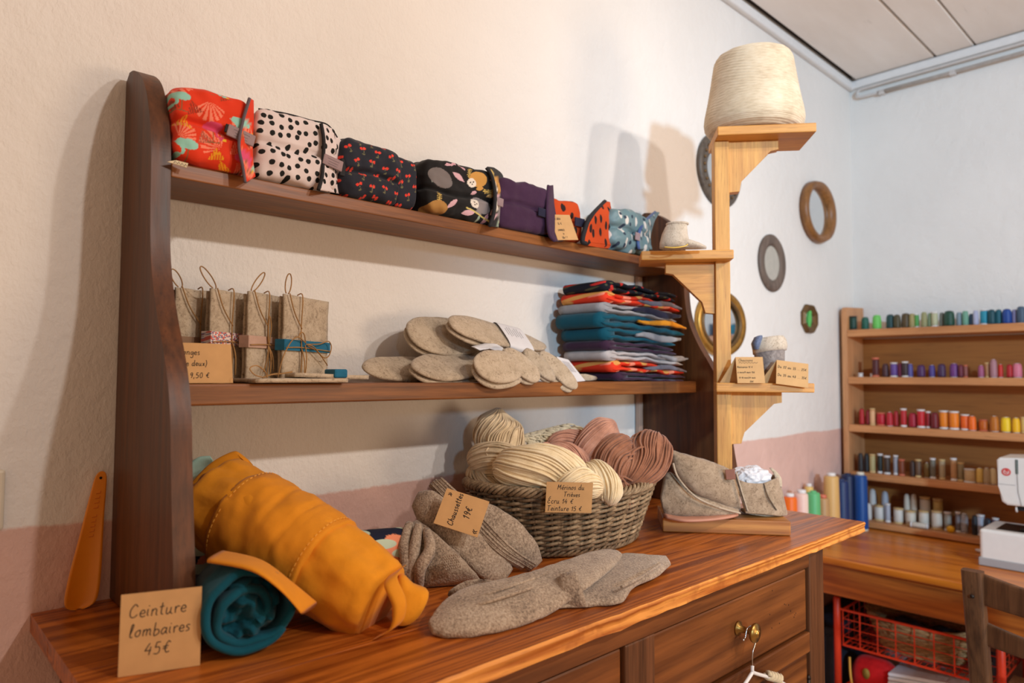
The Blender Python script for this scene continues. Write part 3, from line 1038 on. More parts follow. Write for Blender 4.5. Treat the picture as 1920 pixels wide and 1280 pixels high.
# mint and navy printed roll behind the mustard one
th = thing('lumbar_belt_roll', 'rolled belt with mint lining and navy coral print, behind the mustard roll', 'rolled belt', (0.52, -0.16, TOP + 0.001))
a0, b0 = Vector((0.355, -0.050, TOP + 0.040)), Vector((0.680, -0.222, TOP + 0.043))
t2, n2, b2v = axis_frame(a0, b0)
bm = B()
loft(bm, [(a0 + (b0 - a0) * s, n2 * h, b2v * h, 2.0) for s, h in ((0, .030), (.03, .037), (.5, .040), (.97, .042), (1, .036))], 32, 0, True, lambda p, i, t, c: p + (p - c) * 0.05 * nz(p, 30))
obj('body', bm, M['print_navy'], th, True, True)
bm = B()
mp = [Vector((0.3845, -0.0330, 1.1302)), Vector((0.3920, -0.0340, 1.1431)), Vector((0.4047, -0.0397, 1.1528)), Vector((0.4191, -0.0463, 1.1540))]
loft(bm, [(p, Vector((0.008, 0.010, -0.012)), Vector((-0.002, 0.004, 0.004)), 2.5) for p in catmull(mp, 6)], 16)
obj('mint_corner', bm, M['mint'], th, True, True)

# teal roll in front
th = thing('lumbar_belt_roll', 'tightly rolled teal cotton belt with its spiral end facing the price card', 'rolled belt', (0.36, -0.28, TOP + 0.001))
cf = Vector((0.353, -0.360, TOP + 0.0540))
tx = Vector((0.18, 0.98, 0)).normalized()      # roll axis, away from the camera
rx_ = Vector((tx.y, -tx.x, 0))
zz = Vector((0, 0, 1))
def spiral_pt(a, r, d, seed=0):
    return cf + tx * d + rx_ * (math.cos(a) * r) + zz * (math.sin(a) * r)
def wob(a, k):
    return 1 + 0.05 * math.sin(a * 2 + k) + 0.035 * math.sin(a * 3 + 2 * k) + 0.02 * math.sin(a * 7 + k)
bm = B()
# spiral cloth: thick ribbon wound 2.6 turns, extruded along the axis
n = 190
turns = 2.05
prev = None
cols = []
for i in range(n + 1):
    s = i / n
    a = -0.9 + turns * 2 * PI * s
    r = 0.0175 + 0.0305 * min(1.0, s / 0.56)
    r *= wob(a, 1.0 + 0.5 * s) if s < 0.8 else 1 + (wob(a, 1.4) - 1) * 0.5
    thick = 0.0055
    col = []
    sag = 0.008 * (1 - s) * math.sin(a * 1.5 + 1)
    for d, rr2 in ((0.006 + sag, r - thick), (0.0 + sag, r - thick * 0.7), (-0.002 + sag, r), (0.0 + sag, r + thick * 0.7), (0.006 + sag, r + thick), (0.05, r + thick * 1.02), (0.125, (r + thick) * 0.82), (0.125, (r - thick) * 0.82), (0.06, r - thick)):
        col.append(bm.verts.new(spiral_pt(a, max(rr2, 0.002), d)))
    cols.append(col)
for a_, c_ in zip(cols[:-1], cols[1:]):
    m = len(a_)
    for k in range(m):
        bm.faces.new((a_[k], a_[(k + 1) % m], c_[(k + 1) % m], c_[k]))
bm.faces.new(cols[0]); bm.faces.new(cols[-1][::-1])
bmesh.ops.recalc_face_normals(bm, faces=bm.faces[:])
obj('wound_cloth', bm, M['teal'], th, True, True)
# crumpled cloth in the heart of the roll
bm = B()
co, fc = pouch(0.080, 0.03, 0.080, 2.2, 26, lambda q, p: Vector((q.x, q.y + 0.026 * nz((q.x, 0, q.z), 48, 2) + 0.010 * nz((q.x, 0, q.z), 120, 4), q.z)))
bm2 = mesh_bm(co, fc)
bm2.transform(Matrix(((rx_.x, tx.x, 0), (rx_.y, tx.y, 0), (0, 0, 1))).to_4x4())
bm2.transform(Matrix.Translation(cf + tx * 0.024))
obj('crumpled_core', bm2, M['teal_d'], th, True, True)

# dark rolls in the shadow at the foot of the rack side
th = thing('folded_cloth', 'dark folded cloth in the shadow between the rack side and the teal roll', 'folded cloth', (0.335, -0.12, TOP + 0.001))
co, fc = pouch(0.07, 0.16, 0.045, 3.5, 16, lambda q, p: q + Vector((0, 0, 0.004 * nz(q, 40))))
bm = mesh_bm(co, fc)
bm.transform(Matrix.Translation((0.016, -0.04, 0.022)))
obj('body', bm, M['navy'], th, True)
th2 = None

# ------------------------------------------------------------------ orange shoe horn
o_, xd_ = Vector((0.2405, -0.024, TOP + 0.001)), None
th = thing('shoe_horn', 'orange plastic shoe horn standing on end, leaning between wall and rack', 'shoe horn', (0.2405, -0.024, TOP + 0.001))
bm = B()
prof = [(0.0, 0.004), (0.004, 0.0155), (0.012, 0.0205), (0.03, 0.0215), (0.06, 0.0195), (0.10, 0.0155), (0.14, 0.012), (0.17, 0.0095), (0.185, 0.0078), (0.192, 0.005), (0.1945, 0.0015)]
rows = []
for z, hw in [(p.x, p.y) for p in catmull([(a, b, 0) for a, b in prof], 4)]:
    hw = max(hw, 0.001)
    x0 = 0.026 * (z / 0.19)
    depth = 0.007 * max(0, 1 - z / 0.14)
    f, bk = [], []
    for k in range(11):
        u = -1 + 2 * k / 10
        yy = -depth * (u * u) + 0.010 * (z / 0.19)
        f.append((x0 + hw * u, yy - 0.001, z))
        bk.append((x0 + hw * u, yy + 0.001, z))
    rows.append(f + bk[::-1])
rings = [[bm.verts.new(p) for p in r] for r in rows]
grid_faces(bm, rings)
bmesh.ops.recalc_face_normals(bm, faces=bm.faces[:])
obj('blade', bm, M['orange_plastic'], th, True)
bm = B()
lathe(bm, [(0.0, -0.0002), (0.0020, -0.0002), (0.0020, 0.0002), (0.0, 0.0002)], 12)
bm.transform(Matrix.Translation((0.0250, 0.0082, 0.185)) @ Matrix.Rotation(PI / 2, 4, 'X'))
obj('hole', bm, M['worm'], th)
# raised marks moulded along the handle
M['orange_mark'] = plain('orange_plastic_relief', (212, 104, 16), 0.4, 0.02)
bm = B()
for k in range(9):
    z = 0.100 + k * 0.007 + (0.006 if k > 4 else 0)
    x0 = 0.026 * (z / 0.19)
    yb = -0.007 * max(0, 1 - z / 0.14) * 0.06 + 0.010 * (z / 0.19) - 0.0012
    tube(bm, [(x0 - 0.003, yb, z), (x0 + 0.003, yb, z + 0.0005), (x0 + 0.003, yb, z + 0.0035)], 0.0005, 4)
o_ = obj('moulded_marks', bm, M['orange_mark'], th)

# ------------------------------------------------------------------ card "Ceinture lombaires 45 EUR"
m = frame((0.2215, -0.3165, TOP + 0.0006), (0.078, -0.028, 0), (0.0, 0.10, 1.0))
card('large kraft card reading Ceinture lombaires 45€ beside the teal roll', m, 0.0845, 0.0895,
     [('Ceinture', 0.0085, 0.0630, 0.0075), ('lombaires', 0.0095, 0.0410, 0.0070), ('45€', 0.0255, 0.0195, 0.0080)], r=0.00055)

# ------------------------------------------------------------------ wool socks on the dresser
def pair_loft(bm, pairs, bvec, k=5, seg=20, e=2.4, amp=0.0015, seed=0, rib=None, lift=None):
    keys = []
    for i, (p, q) in enumerate(pairs):
        p, q = Vector(p), Vector(q)
        c = (p + q) / 2
        if lift:
            c = c + Vector((0, 0, lift[i]))
        bv = Vector(bvec[i]) if isinstance(bvec, list) else Vector(bvec)
        keys.append((c, (q - p) / 2, bv, e))
    secs = lerp_secs(keys, k)
    m = len(secs)
    def fn(p, i, t, c):
        d = (p - c)
        f = 1 + 0.0
        off = amp * (nz(p, 45, seed) + 0.6 * nz(p, 110, seed + 3))
        if rib and rib[0] <= i / m <= rib[1]:
            off += rib[3] * math.sin(t * rib[2])
        return p + (d.normalized() if d.length > 1e-6 else Vector((0, 0, 0))) * off
    loft(bm, secs, seg, 0, True, fn)


th = thing('wool_sock', 'grey wool sock lying in front, its foot pointing to the left edge', 'sock', (0.80, -0.44, TOP + 0.001), group='grey wool socks')
bm = B()
prs = [((0.5617, -0.4402, 0.9680), (0.5557, -0.4590, 0.9620)), ((0.6081, -0.4134, 0.9780), (0.5696, -0.4818, 0.9620)), ((0.6582, -0.4093, 0.9860), (0.6150, -0.5056, 0.9620)), ((0.7225, -0.4202, 0.9880), (0.6777, -0.5121, 0.9620)),
       ((0.7916, -0.4177, 0.9880), (0.7378, -0.5077, 0.9640)), ((0.8480, -0.4161, 0.9900), (0.7905, -0.5061, 0.9760)), ((0.9229, -0.4009, 0.9880), (0.8391, -0.4984, 0.9820)), ((0.9774, -0.4002, 0.9860), (0.9264, -0.4646, 0.9820)), ((0.9979, -0.4080, 0.9840), (0.9883, -0.4334, 0.9820))]
pair_loft(bm, prs, [(0, 0, .005), (0, 0, .012), (0, 0, .014), (0, 0, .014), (0, 0, .013), (0, 0, .011), (0, 0, .009), (0, 0, .008), (0, 0, .004)], 6, 28, 2.3, 0.002, 1)
obj('foot_and_leg', bm, M['sock'], th, True, True)
# heel pocket that stands up and opens towards the front, its inside ribbed
h0, h1 = Vector((0.7698, -0.4644, 0.9660)), Vector((0.8086, -0.5030, 0.9620))
ax_ = (h1 - h0).normalized()
lat = Vector((ax_.y, -ax_.x, 0)).normalized()
bm = B()
ring_s = [(0.0, .020, .010), (0.25, .027, .024), (0.55, .030, .036), (0.85, .030, .042), (1.0, .031, .043), (1.02, .028, .040), (0.9, .025, .037), (0.6, .023, .030), (0.45, .012, .016)]
rings = []
for u, a, h in ring_s:
    c = h0.lerp(h1, u)
    c.z = TOP + 0.004
    ring = []
    for k in range(26):
        t = 2 * PI * k / 26
        z = math.sin(t)
        p = c + lat * (a * math.cos(t)) + Vector((0, 0, h * z if z > 0 else 0.003 * z)) + ax_ * (-0.014 * max(z, 0) * (u > 0.5))
        p += (p - c).normalized() * (0.0015 * nz(p, 60, 2) + (0.0009 * math.cos(t * 26) if u < 0.95 and len(rings) > 5 else 0))
        ring.append(bm.verts.new(p))
    rings.append(ring)
grid_faces(bm, rings)
bmesh.ops.recalc_face_normals(bm, faces=bm.faces[:])
obj('heel_pocket', bm, M['sock'], th, True, True)
for pp in ([(0.6156, -0.4400, 0.9740), (0.6665, -0.4585, 0.9850), (0.7482, -0.4516, 0.9850), (0.8002, -0.4467, 0.9850), (0.8985, -0.4279, 0.9850)], [(0.6091, -0.4550, 0.9720), (0.6520, -0.4802, 0.9830), (0.7216, -0.4783, 0.9840)]):
    bm = B()
    tube(bm, [Vector(p) + Vector((0, 0, .0075)) for p in catmull(pp, 8)], 0.0022, 8)
    obj('ridge', bm, M['sock'], th, True, True)
bm = B()
loft(bm, [(Vector(p), Vector((.016, -.004, 0)), Vector((0, 0, .010)), 2.2) for p in catmull([(0.6735, -0.3630, 0.9660), (0.6931, -0.3647, 0.9720), (0.7100, -0.3728, 0.9720), (0.7331, -0.3742, 0.9660)], 5)], 14)
obj('toe_of_fold', bm, M['sock_d'], th, True, True)

th = thing('wool_sock', 'grey wool sock lying underneath, its cuff pointing to the right end of the dresser', 'sock', (0.95, -0.46, TOP + 0.001), group='grey wool socks')
bm = B()
prs = [((0.8184, -0.3876, 0.9620), (0.7356, -0.4864, 0.9600)), ((0.8842, -0.3926, 0.9680), (0.7678, -0.5095, 0.9600)), ((0.9359, -0.4055, 0.9720), (0.8028, -0.5287, 0.9600)), ((0.9851, -0.4133, 0.9740), (0.8363, -0.5481, 0.9620)), ((1.0169, -0.4125, 0.9740), (0.8875, -0.5291, 0.9660)),
       ((1.0342, -0.4281, 0.9740), (0.9247, -0.5180, 0.9660)), ((1.0466, -0.4542, 0.9740), (0.9741, -0.5163, 0.9680)), ((1.0734, -0.4631, 0.9720), (1.0464, -0.4948, 0.9680))]
pair_loft(bm, prs, [(0, 0, .004), (0, 0, .008), (0, 0, .010), (0, 0, .010), (0, 0, .010), (0, 0, .010), (0, 0, .009), (0, 0, .004)], 6, 28, 2.3, 0.002, 5)
obj('foot_and_leg', bm, M['sock'], th, True, True)
bm = B()
tube(bm, catmull([(0.8460, -0.5416, 0.9805), (0.9038, -0.5335, 0.9810), (1.0083, -0.5011, 0.9780)], 8), 0.0022, 6)
obj('seam', bm, M['sock'], th, True, True)

# the pile of folded socks propped in front of the basket
NV = Vector((-0.62, -0.66, 0.42))
def leaning(label, prs, thick, mat='sock', e=2.4, seed=0, name='wool_sock', base=None, rib=None):
    bs = base or (Vector(prs[-1][1]).x, Vector(prs[-1][1]).y, TOP + 0.001)
    t = thing(name, label, 'sock', bs, group='grey wool socks')
    bm = B()
    pair_loft(bm, prs, [tuple(NV * q) for q in thick], 6, 26, e, 0.0018, seed, rib)
    obj('foot', bm, M[mat], t, True, True)
    return t
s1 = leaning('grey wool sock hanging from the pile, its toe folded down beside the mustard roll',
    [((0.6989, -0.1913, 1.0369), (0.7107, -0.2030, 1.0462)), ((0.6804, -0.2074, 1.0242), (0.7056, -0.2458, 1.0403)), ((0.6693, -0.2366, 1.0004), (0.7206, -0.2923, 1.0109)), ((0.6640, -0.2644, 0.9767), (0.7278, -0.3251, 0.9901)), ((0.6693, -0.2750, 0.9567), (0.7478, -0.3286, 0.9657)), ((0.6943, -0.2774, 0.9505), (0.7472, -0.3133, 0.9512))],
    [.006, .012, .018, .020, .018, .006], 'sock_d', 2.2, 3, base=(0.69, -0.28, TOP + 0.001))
for k, pp in enumerate(([(0.6840, -0.2191, 1.0462), (0.6554, -0.2456, 1.0217), (0.6417, -0.2722, 0.9952), (0.6363, -0.2657, 0.9739)], [(0.6893, -0.2378, 1.0458), (0.6624, -0.2657, 1.0199), (0.6479, -0.2780, 0.9952), (0.6416, -0.2773, 0.9712)], [(0.6934, -0.2549, 1.0391), (0.6741, -0.2904, 1.0183), (0.6520, -0.2955, 0.9939), (0.6578, -0.2851, 0.9630)])):
    bm = B()
    tube(bm, catmull(pp, 6), [0.007 + 0.003 * math.sin(PI * i / 18) for i in range(19)], 10)
    obj('hanging_fold', bm, M['sock'], s1, True, True)
bm = B()
co = [(x, z) for x in range(8) for z in range(6)]
o0, ox, oz = Vector((0.6747, -0.3206, 1.0114)), Vector((0.6893, -0.3346, 1.0157)) - Vector((0.6747, -0.3206, 1.0114)), Vector((0.6786, -0.3256, 0.9893)) - Vector((0.6747, -0.3206, 1.0114))
for x, z in co:
    p = o0 + ox * ((x + 0.5 * (z % 2)) / 8 * 1.3) + oz * (z / 6)
    bmesh.ops.create_icosphere(bm, subdivisions=1, radius=0.0017, matrix=Matrix.Translation(p))
obj('honeycomb_stitches', bm, M['sock'], s1, True, True)['kind'] = 'stuff'
s2 = leaning('grey wool sock of the pile, slanting down in front under the price card',
    [((0.7324, -0.1781, 1.0893), (0.7178, -0.1765, 1.0645)), ((0.7465, -0.2052, 1.0912), (0.7158, -0.2007, 1.0424)), ((0.7738, -0.2424, 1.0594), (0.7267, -0.2435, 1.0170)), ((0.8016, -0.2794, 1.0179), (0.7457, -0.2868, 0.9862)), ((0.8265, -0.3075, 0.9850), (0.7723, -0.3165, 0.9556)), ((0.8285, -0.3218, 0.9656), (0.8014, -0.3298, 0.9510))],
    [.008, .016, .017, .016, .013, .006], 'sock', 2.3, 11, base=(0.78, -0.27, TOP + 0.001))
s3 = leaning('grey wool sock of the pile, highest one leaning against the basket',
    [((0.7902, -0.1842, 1.0875), (0.7732, -0.1811, 1.0755)), ((0.8138, -0.2126, 1.0788), (0.7844, -0.2034, 1.0456)), ((0.8518, -0.2509, 1.0582), (0.8075, -0.2436, 1.0155)), ((0.8848, -0.2800, 1.0292), (0.8365, -0.2758, 0.9865)), ((0.9053, -0.3024, 0.9933), (0.8651, -0.3009, 0.9601)), ((0.9084, -0.3144, 0.9645), (0.8883, -0.3154, 0.9532))],
    [.008, .014, .015, .014, .012, .005], 'sock', 2.3, 17, base=(0.90, -0.30, TOP + 0.001))
# ribbed cuffs running down the middle of the pile
for k, (a, b, c, d) in enumerate((((0.7663, -0.1736, 1.1014), (0.7825, -0.2406, 1.0542), (0.8092, -0.3059, 0.9985), (0.8544, -0.3255, 0.9652)), ((0.7733, -0.1804, 1.1044), (0.7942, -0.2516, 1.0543), (0.8227, -0.3116, 0.9974), (0.8682, -0.3314, 0.9620)))):
    bm = B()
    pts = catmull([a, b, c, d], 8)
    off = Vector((0.02, -0.0, 0.014))
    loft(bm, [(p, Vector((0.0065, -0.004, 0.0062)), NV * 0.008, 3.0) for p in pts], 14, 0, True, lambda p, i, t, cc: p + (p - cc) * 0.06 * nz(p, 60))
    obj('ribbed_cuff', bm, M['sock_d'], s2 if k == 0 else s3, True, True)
    bm = B()
    for f in (-0.5, 0.1, 0.6):
        tube(bm, [p + NV * 0.0078 + Vector((0.0065, -0.004, 0.0062)) * f for p in pts], 0.0011, 5)
    obj('ribs', bm, M['sock'], s2 if k == 0 else s3, True, True)
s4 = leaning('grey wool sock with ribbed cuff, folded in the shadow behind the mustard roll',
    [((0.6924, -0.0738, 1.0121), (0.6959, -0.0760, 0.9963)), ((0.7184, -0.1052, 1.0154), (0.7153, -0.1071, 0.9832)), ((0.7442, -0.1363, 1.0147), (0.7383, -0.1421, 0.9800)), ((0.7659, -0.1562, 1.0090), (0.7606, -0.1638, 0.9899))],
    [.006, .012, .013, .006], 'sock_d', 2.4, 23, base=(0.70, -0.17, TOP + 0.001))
bm = B()
for f in (0.12, 0.36, 0.62, 0.86):
    ln = [Vector((0.6909, -0.0835, 1.0139)).lerp(Vector((0.6917, -0.0829, 0.9943)), f), Vector((0.7106, -0.1257, 1.0218)).lerp(Vector((0.7117, -0.1247, 0.9889)), f), Vector((0.7360, -0.1563, 1.0192)).lerp(Vector((0.7373, -0.1552, 0.9845)), f)]
    tube(bm, catmull(ln, 6), 0.0026, 6)
obj('ribs', bm, M['sock_d'], s4, True, True)

# card on the socks, its writing running upwards
bl, br, tl = Vector((0.7501, -0.3185, 1.0308)), Vector((0.7831, -0.3071, 1.0766)), Vector((0.7014, -0.2632, 1.0525))
m = frame(bl, br - bl, tl - bl)
W, H = (br - bl).length, (tl - bl).length
card('kraft card reading Chaussettes 19€, lying slanted on the pile of socks', m, W * 1.14, H,
     [('Chaussettes', 0.005, H * 0.60, 0.0052), ('19€', W * 0.42, H * 0.30, 0.0072), ('«', 0.003, H * 0.04, 0.0060), ('»', W * 0.93, H * 0.84, 0.0050)], r=0.00065)

# ------------------------------------------------------------------ wicker basket
BC = Vector((1.083, -0.205, TOP + 0.001))
M['wicker'] = wood('grey_washed_willow', (92, 72, 50), (190, 164, 130), 'z', 1.6, 0.6, 0.3, 0.3)
M['wicker_d'] = wood('grey_brown_willow', (70, 54, 38), (156, 130, 100), 'z', 1.6, 0.6, 0.3, 0.3)
th = thing('wicker_basket', 'oval grey-brown wicker basket of wool skeins standing on the dresser', 'basket', BC)
def oval(t, f, z):
    """f 0 at the foot, 1 at the rim"""
    a = 0.178 + 0.047 * f
    b = 0.128 + 0.034 * f
    return Vector((a * math.cos(t), b * math.sin(t), z + 0.012 * f * math.cos(t) ** 2))
NS = 32
bm = B()
loft(bm, [(Vector((0, 0, 0.003)), Vector((.176, 0, 0)), Vector((0, .126, 0))), (Vector((0, 0, 0.008)), Vector((.178, 0, 0)), Vector((0, .128, 0)))], 48)
obj('bottom', bm, M['wicker_d'], th, True)
bm = B()
for k in range(NS):
    t = 2 * PI * k / NS
    tube(bm, [oval(t, f, 0.005 + 0.112 * f) for f in np.linspace(0, 1, 6)], 0.0028, 6)
obj('stakes', bm, M['wicker_d'], th, True)['kind'] = 'stuff'
ROWS = 10
for r_ in range(ROWS):
    f = (r_ + 1.0) / (ROWS + 0.8)
    z = 0.006 + 0.108 * f
    bm = B()
    for ph in (0, 1):
        pts = []
        n = NS * 6
        for i in range(n):
            t = 2 * PI * i / n
            q = math.cos(t * NS / 2 + PI * (ph + r_))
            p = oval(t, f, z)
            o = Vector((p.x / 0.19 ** 2, p.y / 0.14 ** 2, 0)).normalized()
            jig = 0.0009 * nz((t * 5, r_, ph), 1.0)
            pts.append(p + o * (0.0062 * q) + Vector((0, 0, 0.0026 * math.sin(t * NS / 2 + PI * (ph + r_) + 0.5) + jig)))
        tube(bm, pts, 0.0034, 6, True, up=(0, 0, 1))
    obj('weave_row', bm, M['wicker'] if r_ % 3 else M['wicker_d'], th, True)
def braid(name, f, z, R, r, turns, strands, mat):
    bm = B()
    n = 420
    for s in range(strands):
        pts = []
        for i in range(n):
            t = 2 * PI * i / n
            ph = t * turns + 2 * PI * s / strands
            p = oval(t, f, z)
            o = Vector((p.x / 0.19 ** 2, p.y / 0.14 ** 2, 0)).normalized()
            pts.append(p + o * (R * math.cos(ph)) + Vector((0, 0, R * 0.9 * math.sin(ph))))
        tube(bm, pts, r, 6, True, up=(0, 0, 1))
    obj(name, bm, mat, th, True)
braid('rim_braid', 1.0, 0.119, 0.0078, 0.0034, 20, 5, M['wicker'])
braid('foot_braid', 0.02, 0.008, 0.0055, 0.003, 18, 4, M['wicker_d'])

# ------------------------------------------------------------------ wool skeins in the basket
def yarn(name, c, lo, hi):
    t = NT(name)
    v = t.coords()
    n = t.noise(v, 35, 3)
    n2 = t.noise(v, 700, 2)
    f = t.math('ADD', t.math('MULTIPLY', n, 0.7), t.math('MULTIPLY', n2, 0.3))
    col = t.ramp(f, [(0.32, lin(lo)), (0.5, lin(c)), (0.68, lin(hi))])
    t.bump(t.noise(v, 500, 3, 0.7), 0.4, 0.0012)
    return t.done(col, 0.9, **{'Sheen Weight': 0.3, 'Specular IOR Level': 0.1})
M['y_cream'] = yarn('cream_wool', (242, 220, 178), (222, 198, 154), (248, 232, 198))
M['y_grey'] = yarn('greyish_cream_wool', (224, 200, 162), (194, 170, 132), (236, 214, 178))
M['y_curl'] = yarn('undyed_curly_wool', (222, 206, 172), (184, 166, 130), (234, 220, 190))
M['y_pink'] = yarn('dusty_pink_wool', (198, 142, 116), (168, 116, 92), (214, 160, 134))
M['y_brown'] = yarn('rust_brown_wool', (160, 106, 78), (130, 84, 60), (180, 126, 96))

def bundle(bm, keys, ns, r, twist, seed=0, jit=0.0015, ends=0.55, N=34, flat=1.0, solid=True):
    cs = catmull([k[0] for k in keys], 8)
    rs = [max(p.x, 0.002) for p in catmull([(k[1], 0, 0) for k in keys], 8)]
    n = len(cs)
    fr = frames(cs)
    rnd = random.Random(seed)
    def at(u):
        x = u * (n - 1)
        i = min(int(x), n - 2)
        q = x - i
        c = cs[i].lerp(cs[i + 1], q)
        R_ = rs[i] * (1 - q) + rs[i + 1] * q
        nn = fr[i][1].lerp(fr[i + 1][1], q)
        bb = fr[i][2].lerp(fr[i + 1][2], q)
        return c, R_, nn, bb
    for k in range(ns):
        a0 = 2 * PI * (k + rnd.uniform(-0.3, 0.3)) / ns
        rr = rnd.uniform(0.88, 1.05)
        ja, jb = rnd.uniform(0, 9), rnd.uniform(0.02, 0.10)
        pts = []
        for i in range(N):
            u = i / (N - 1)
            c, R_, nn, bb = at(u)
            e = min(1.0, math.sin(PI * min(max(u, 0.012), 0.988)) ** ends * 1.25)
            ph = a0 + twist * 2 * PI * u + jb * math.sin(u * 7 + ja)
            q = R_ * e * rr + jit * nz((u * 6, k * 0.7, seed), 1.0)
            pts.append(c + nn * (math.cos(ph) * q) + bb * (math.sin(ph) * q * flat))
        tube(bm, pts, r, 5)
    if solid:
        secs = []
        for i in range(22):
            u = i / 21
            c, R_, nn, bb = at(u)
            e = min(1.0, math.sin(PI * min(max(u, 0.012), 0.988)) ** ends * 1.25) * 0.95
            secs.append((c, nn * R_ * e, bb * R_ * e * flat))
        loft(bm, secs, 18)


def skein(label, lobes, mat, tie=None):
    t = thing('wool_skein', label, 'skein', (BC.x, BC.y, BC.z + 0.012), group='wool skeins in the basket')
    for i, L in enumerate(lobes):
        bm = B()
        bundle(bm, *L[0], **L[1])
        obj('twisted_lobe', bm, mat, t, True, True)
    if tie:
        bm = B()
        for q in tie:
            tube(bm, catmull(q, 6), 0.0022, 6)
        obj('tie', bm, mat, t, True, True)
    return t
skein('greyish cream wool skein standing highest at the left back of the basket', [
    (([((0.9820, -0.1124, 1.2274), .012), ((0.9806, -0.1092, 1.2004), .042), ((0.9816, -0.1150, 1.1693), .051), ((0.9824, -0.1343, 1.1374), .044), ((0.9756, -0.1533, 1.1047), .03)], 52, .0021, 0.32), dict(seed=1, ends=0.4)),
    (([((0.9165, -0.0991, 1.1240), .02), ((0.9218, -0.1316, 1.1266), .034), ((0.9326, -0.1759, 1.1235), .040), ((0.9500, -0.2117, 1.1067), .036), ((0.9702, -0.2287, 1.0765), .03)], 46, .0021, -0.30), dict(seed=2, ends=0.4)),
    (([((0.9205, -0.1165, 1.1221), .012), ((0.9189, -0.1270, 1.0963), .028), ((0.9194, -0.1673, 1.0776), .032), ((0.9368, -0.2105, 1.0675), .028)], 36, .0021, 0.25), dict(seed=3, ends=0.4))], M['y_grey'],
    [[(0.9197, -0.1662, 1.1616), (0.9002, -0.1677, 1.1494), (0.9002, -0.1806, 1.1350), (0.9135, -0.1937, 1.1455)], [(0.9197, -0.1662, 1.1616), (0.9213, -0.1881, 1.1569), (0.9212, -0.2008, 1.1434)]])
skein('bright cream wool skein lying twisted at the front of the basket', [
    (([((0.8954, -0.2018, 1.1087), .012), ((0.8998, -0.2272, 1.1191), .034), ((0.9150, -0.2624, 1.1253), .042), ((0.9480, -0.2934, 1.1256), .042), ((0.9853, -0.3136, 1.1103), .034), ((1.0236, -0.3205, 1.0850), .022)], 54, .0023, 0.42), dict(seed=4, ends=0.35, N=44)),
    (([((0.9420, -0.3129, 1.0898), .012), ((0.9559, -0.3335, 1.1006), .024), ((0.9813, -0.3504, 1.0999), .026), ((1.0113, -0.3637, 1.0836), .02)], 30, .0022, -0.4), dict(seed=5, ends=0.4)),
    (([((1.0366, -0.3066, 1.1067), .012), ((1.0317, -0.3297, 1.1096), .026), ((1.0339, -0.3515, 1.0977), .030), ((1.0397, -0.3623, 1.0753), .024), ((1.0426, -0.3638, 1.0551), .014)], 38, .0022, 0.35), dict(seed=6, ends=0.4))], M['y_cream'])
skein('dusty pink wool skein between the curly wool and the rust brown skein', [
    (([((1.1916, -0.2521, 1.1989), .014), ((1.1718, -0.2460, 1.1788), .036), ((1.1408, -0.2421, 1.1440), .042), ((1.1160, -0.2440, 1.1103), .036), ((1.0961, -0.2510, 1.0820), .02)], 46, .0021, 0.25), dict(seed=7, ends=0.4)),
    (([((1.0285, -0.2041, 1.1248), .01), ((1.0385, -0.2142, 1.1358), .022), ((1.0585, -0.2330, 1.1359), .026), ((1.0791, -0.2513, 1.1207), .022), ((1.0904, -0.2602, 1.0945), .016)], 30, .0021, 0.5), dict(seed=8, ends=0.4)),
    (([((1.0665, -0.1720, 1.1379), .01), ((1.0939, -0.1852, 1.1563), .022), ((1.1382, -0.1993, 1.1569), .022), ((1.1599, -0.2186, 1.1408), .014)], 26, .0021, 0.4), dict(seed=9, ends=0.4))], M['y_pink'],
    [[(1.0136, -0.2186, 1.1402), (1.0016, -0.2151, 1.1536), (1.0115, -0.2250, 1.1623), (1.0222, -0.2341, 1.1494), (1.0165, -0.2278, 1.1343), (1.0024, -0.2144, 1.1321)]])
skein('rust brown wool skein tied in two lobes at the right of the basket', [
    (([((1.1860, -0.2992, 1.1590), .014), ((1.1582, -0.2996, 1.1453), .038), ((1.1327, -0.3015, 1.1189), .046), ((1.1203, -0.3153, 1.0890), .036), ((1.1232, -0.3305, 1.0692), .016)], 48, .0022, 0.3), dict(seed=10, ends=0.4)),
    (([((1.2435, -0.3399, 1.1674), .014), ((1.2159, -0.3402, 1.1490), .042), ((1.1833, -0.3352, 1.1201), .046), ((1.1414, -0.3355, 1.0957), .030), ((1.1227, -0.3309, 1.0831), .010)], 50, .0022, -0.28), dict(seed=11, ends=0.4)),
    (([((1.1123, -0.3284, 1.0892), .010), ((1.1104, -0.3325, 1.0740), .022), ((1.1158, -0.3362, 1.0527), .024), ((1.1341, -0.3381, 1.0296), .014)], 28, .0022, 0.1), dict(seed=12, ends=0.5))], M['y_brown'],
    [[(1.0966, -0.3273, 1.0885), (1.1062, -0.3438, 1.0979), (1.1245, -0.3535, 1.0887)], [(1.1031, -0.3436, 1.0960), (1.1145, -0.3531, 1.0792), (1.1330, -0.3600, 1.0654)], [(1.1031, -0.3436, 1.0960), (1.0961, -0.3357, 1.0749), (1.0938, -0.3295, 1.0555)],
     [(1.1236, -0.3411, 1.1213), (1.1346, -0.3461, 1.1443), (1.1574, -0.3543, 1.1541), (1.1735, -0.3689, 1.1456)]])
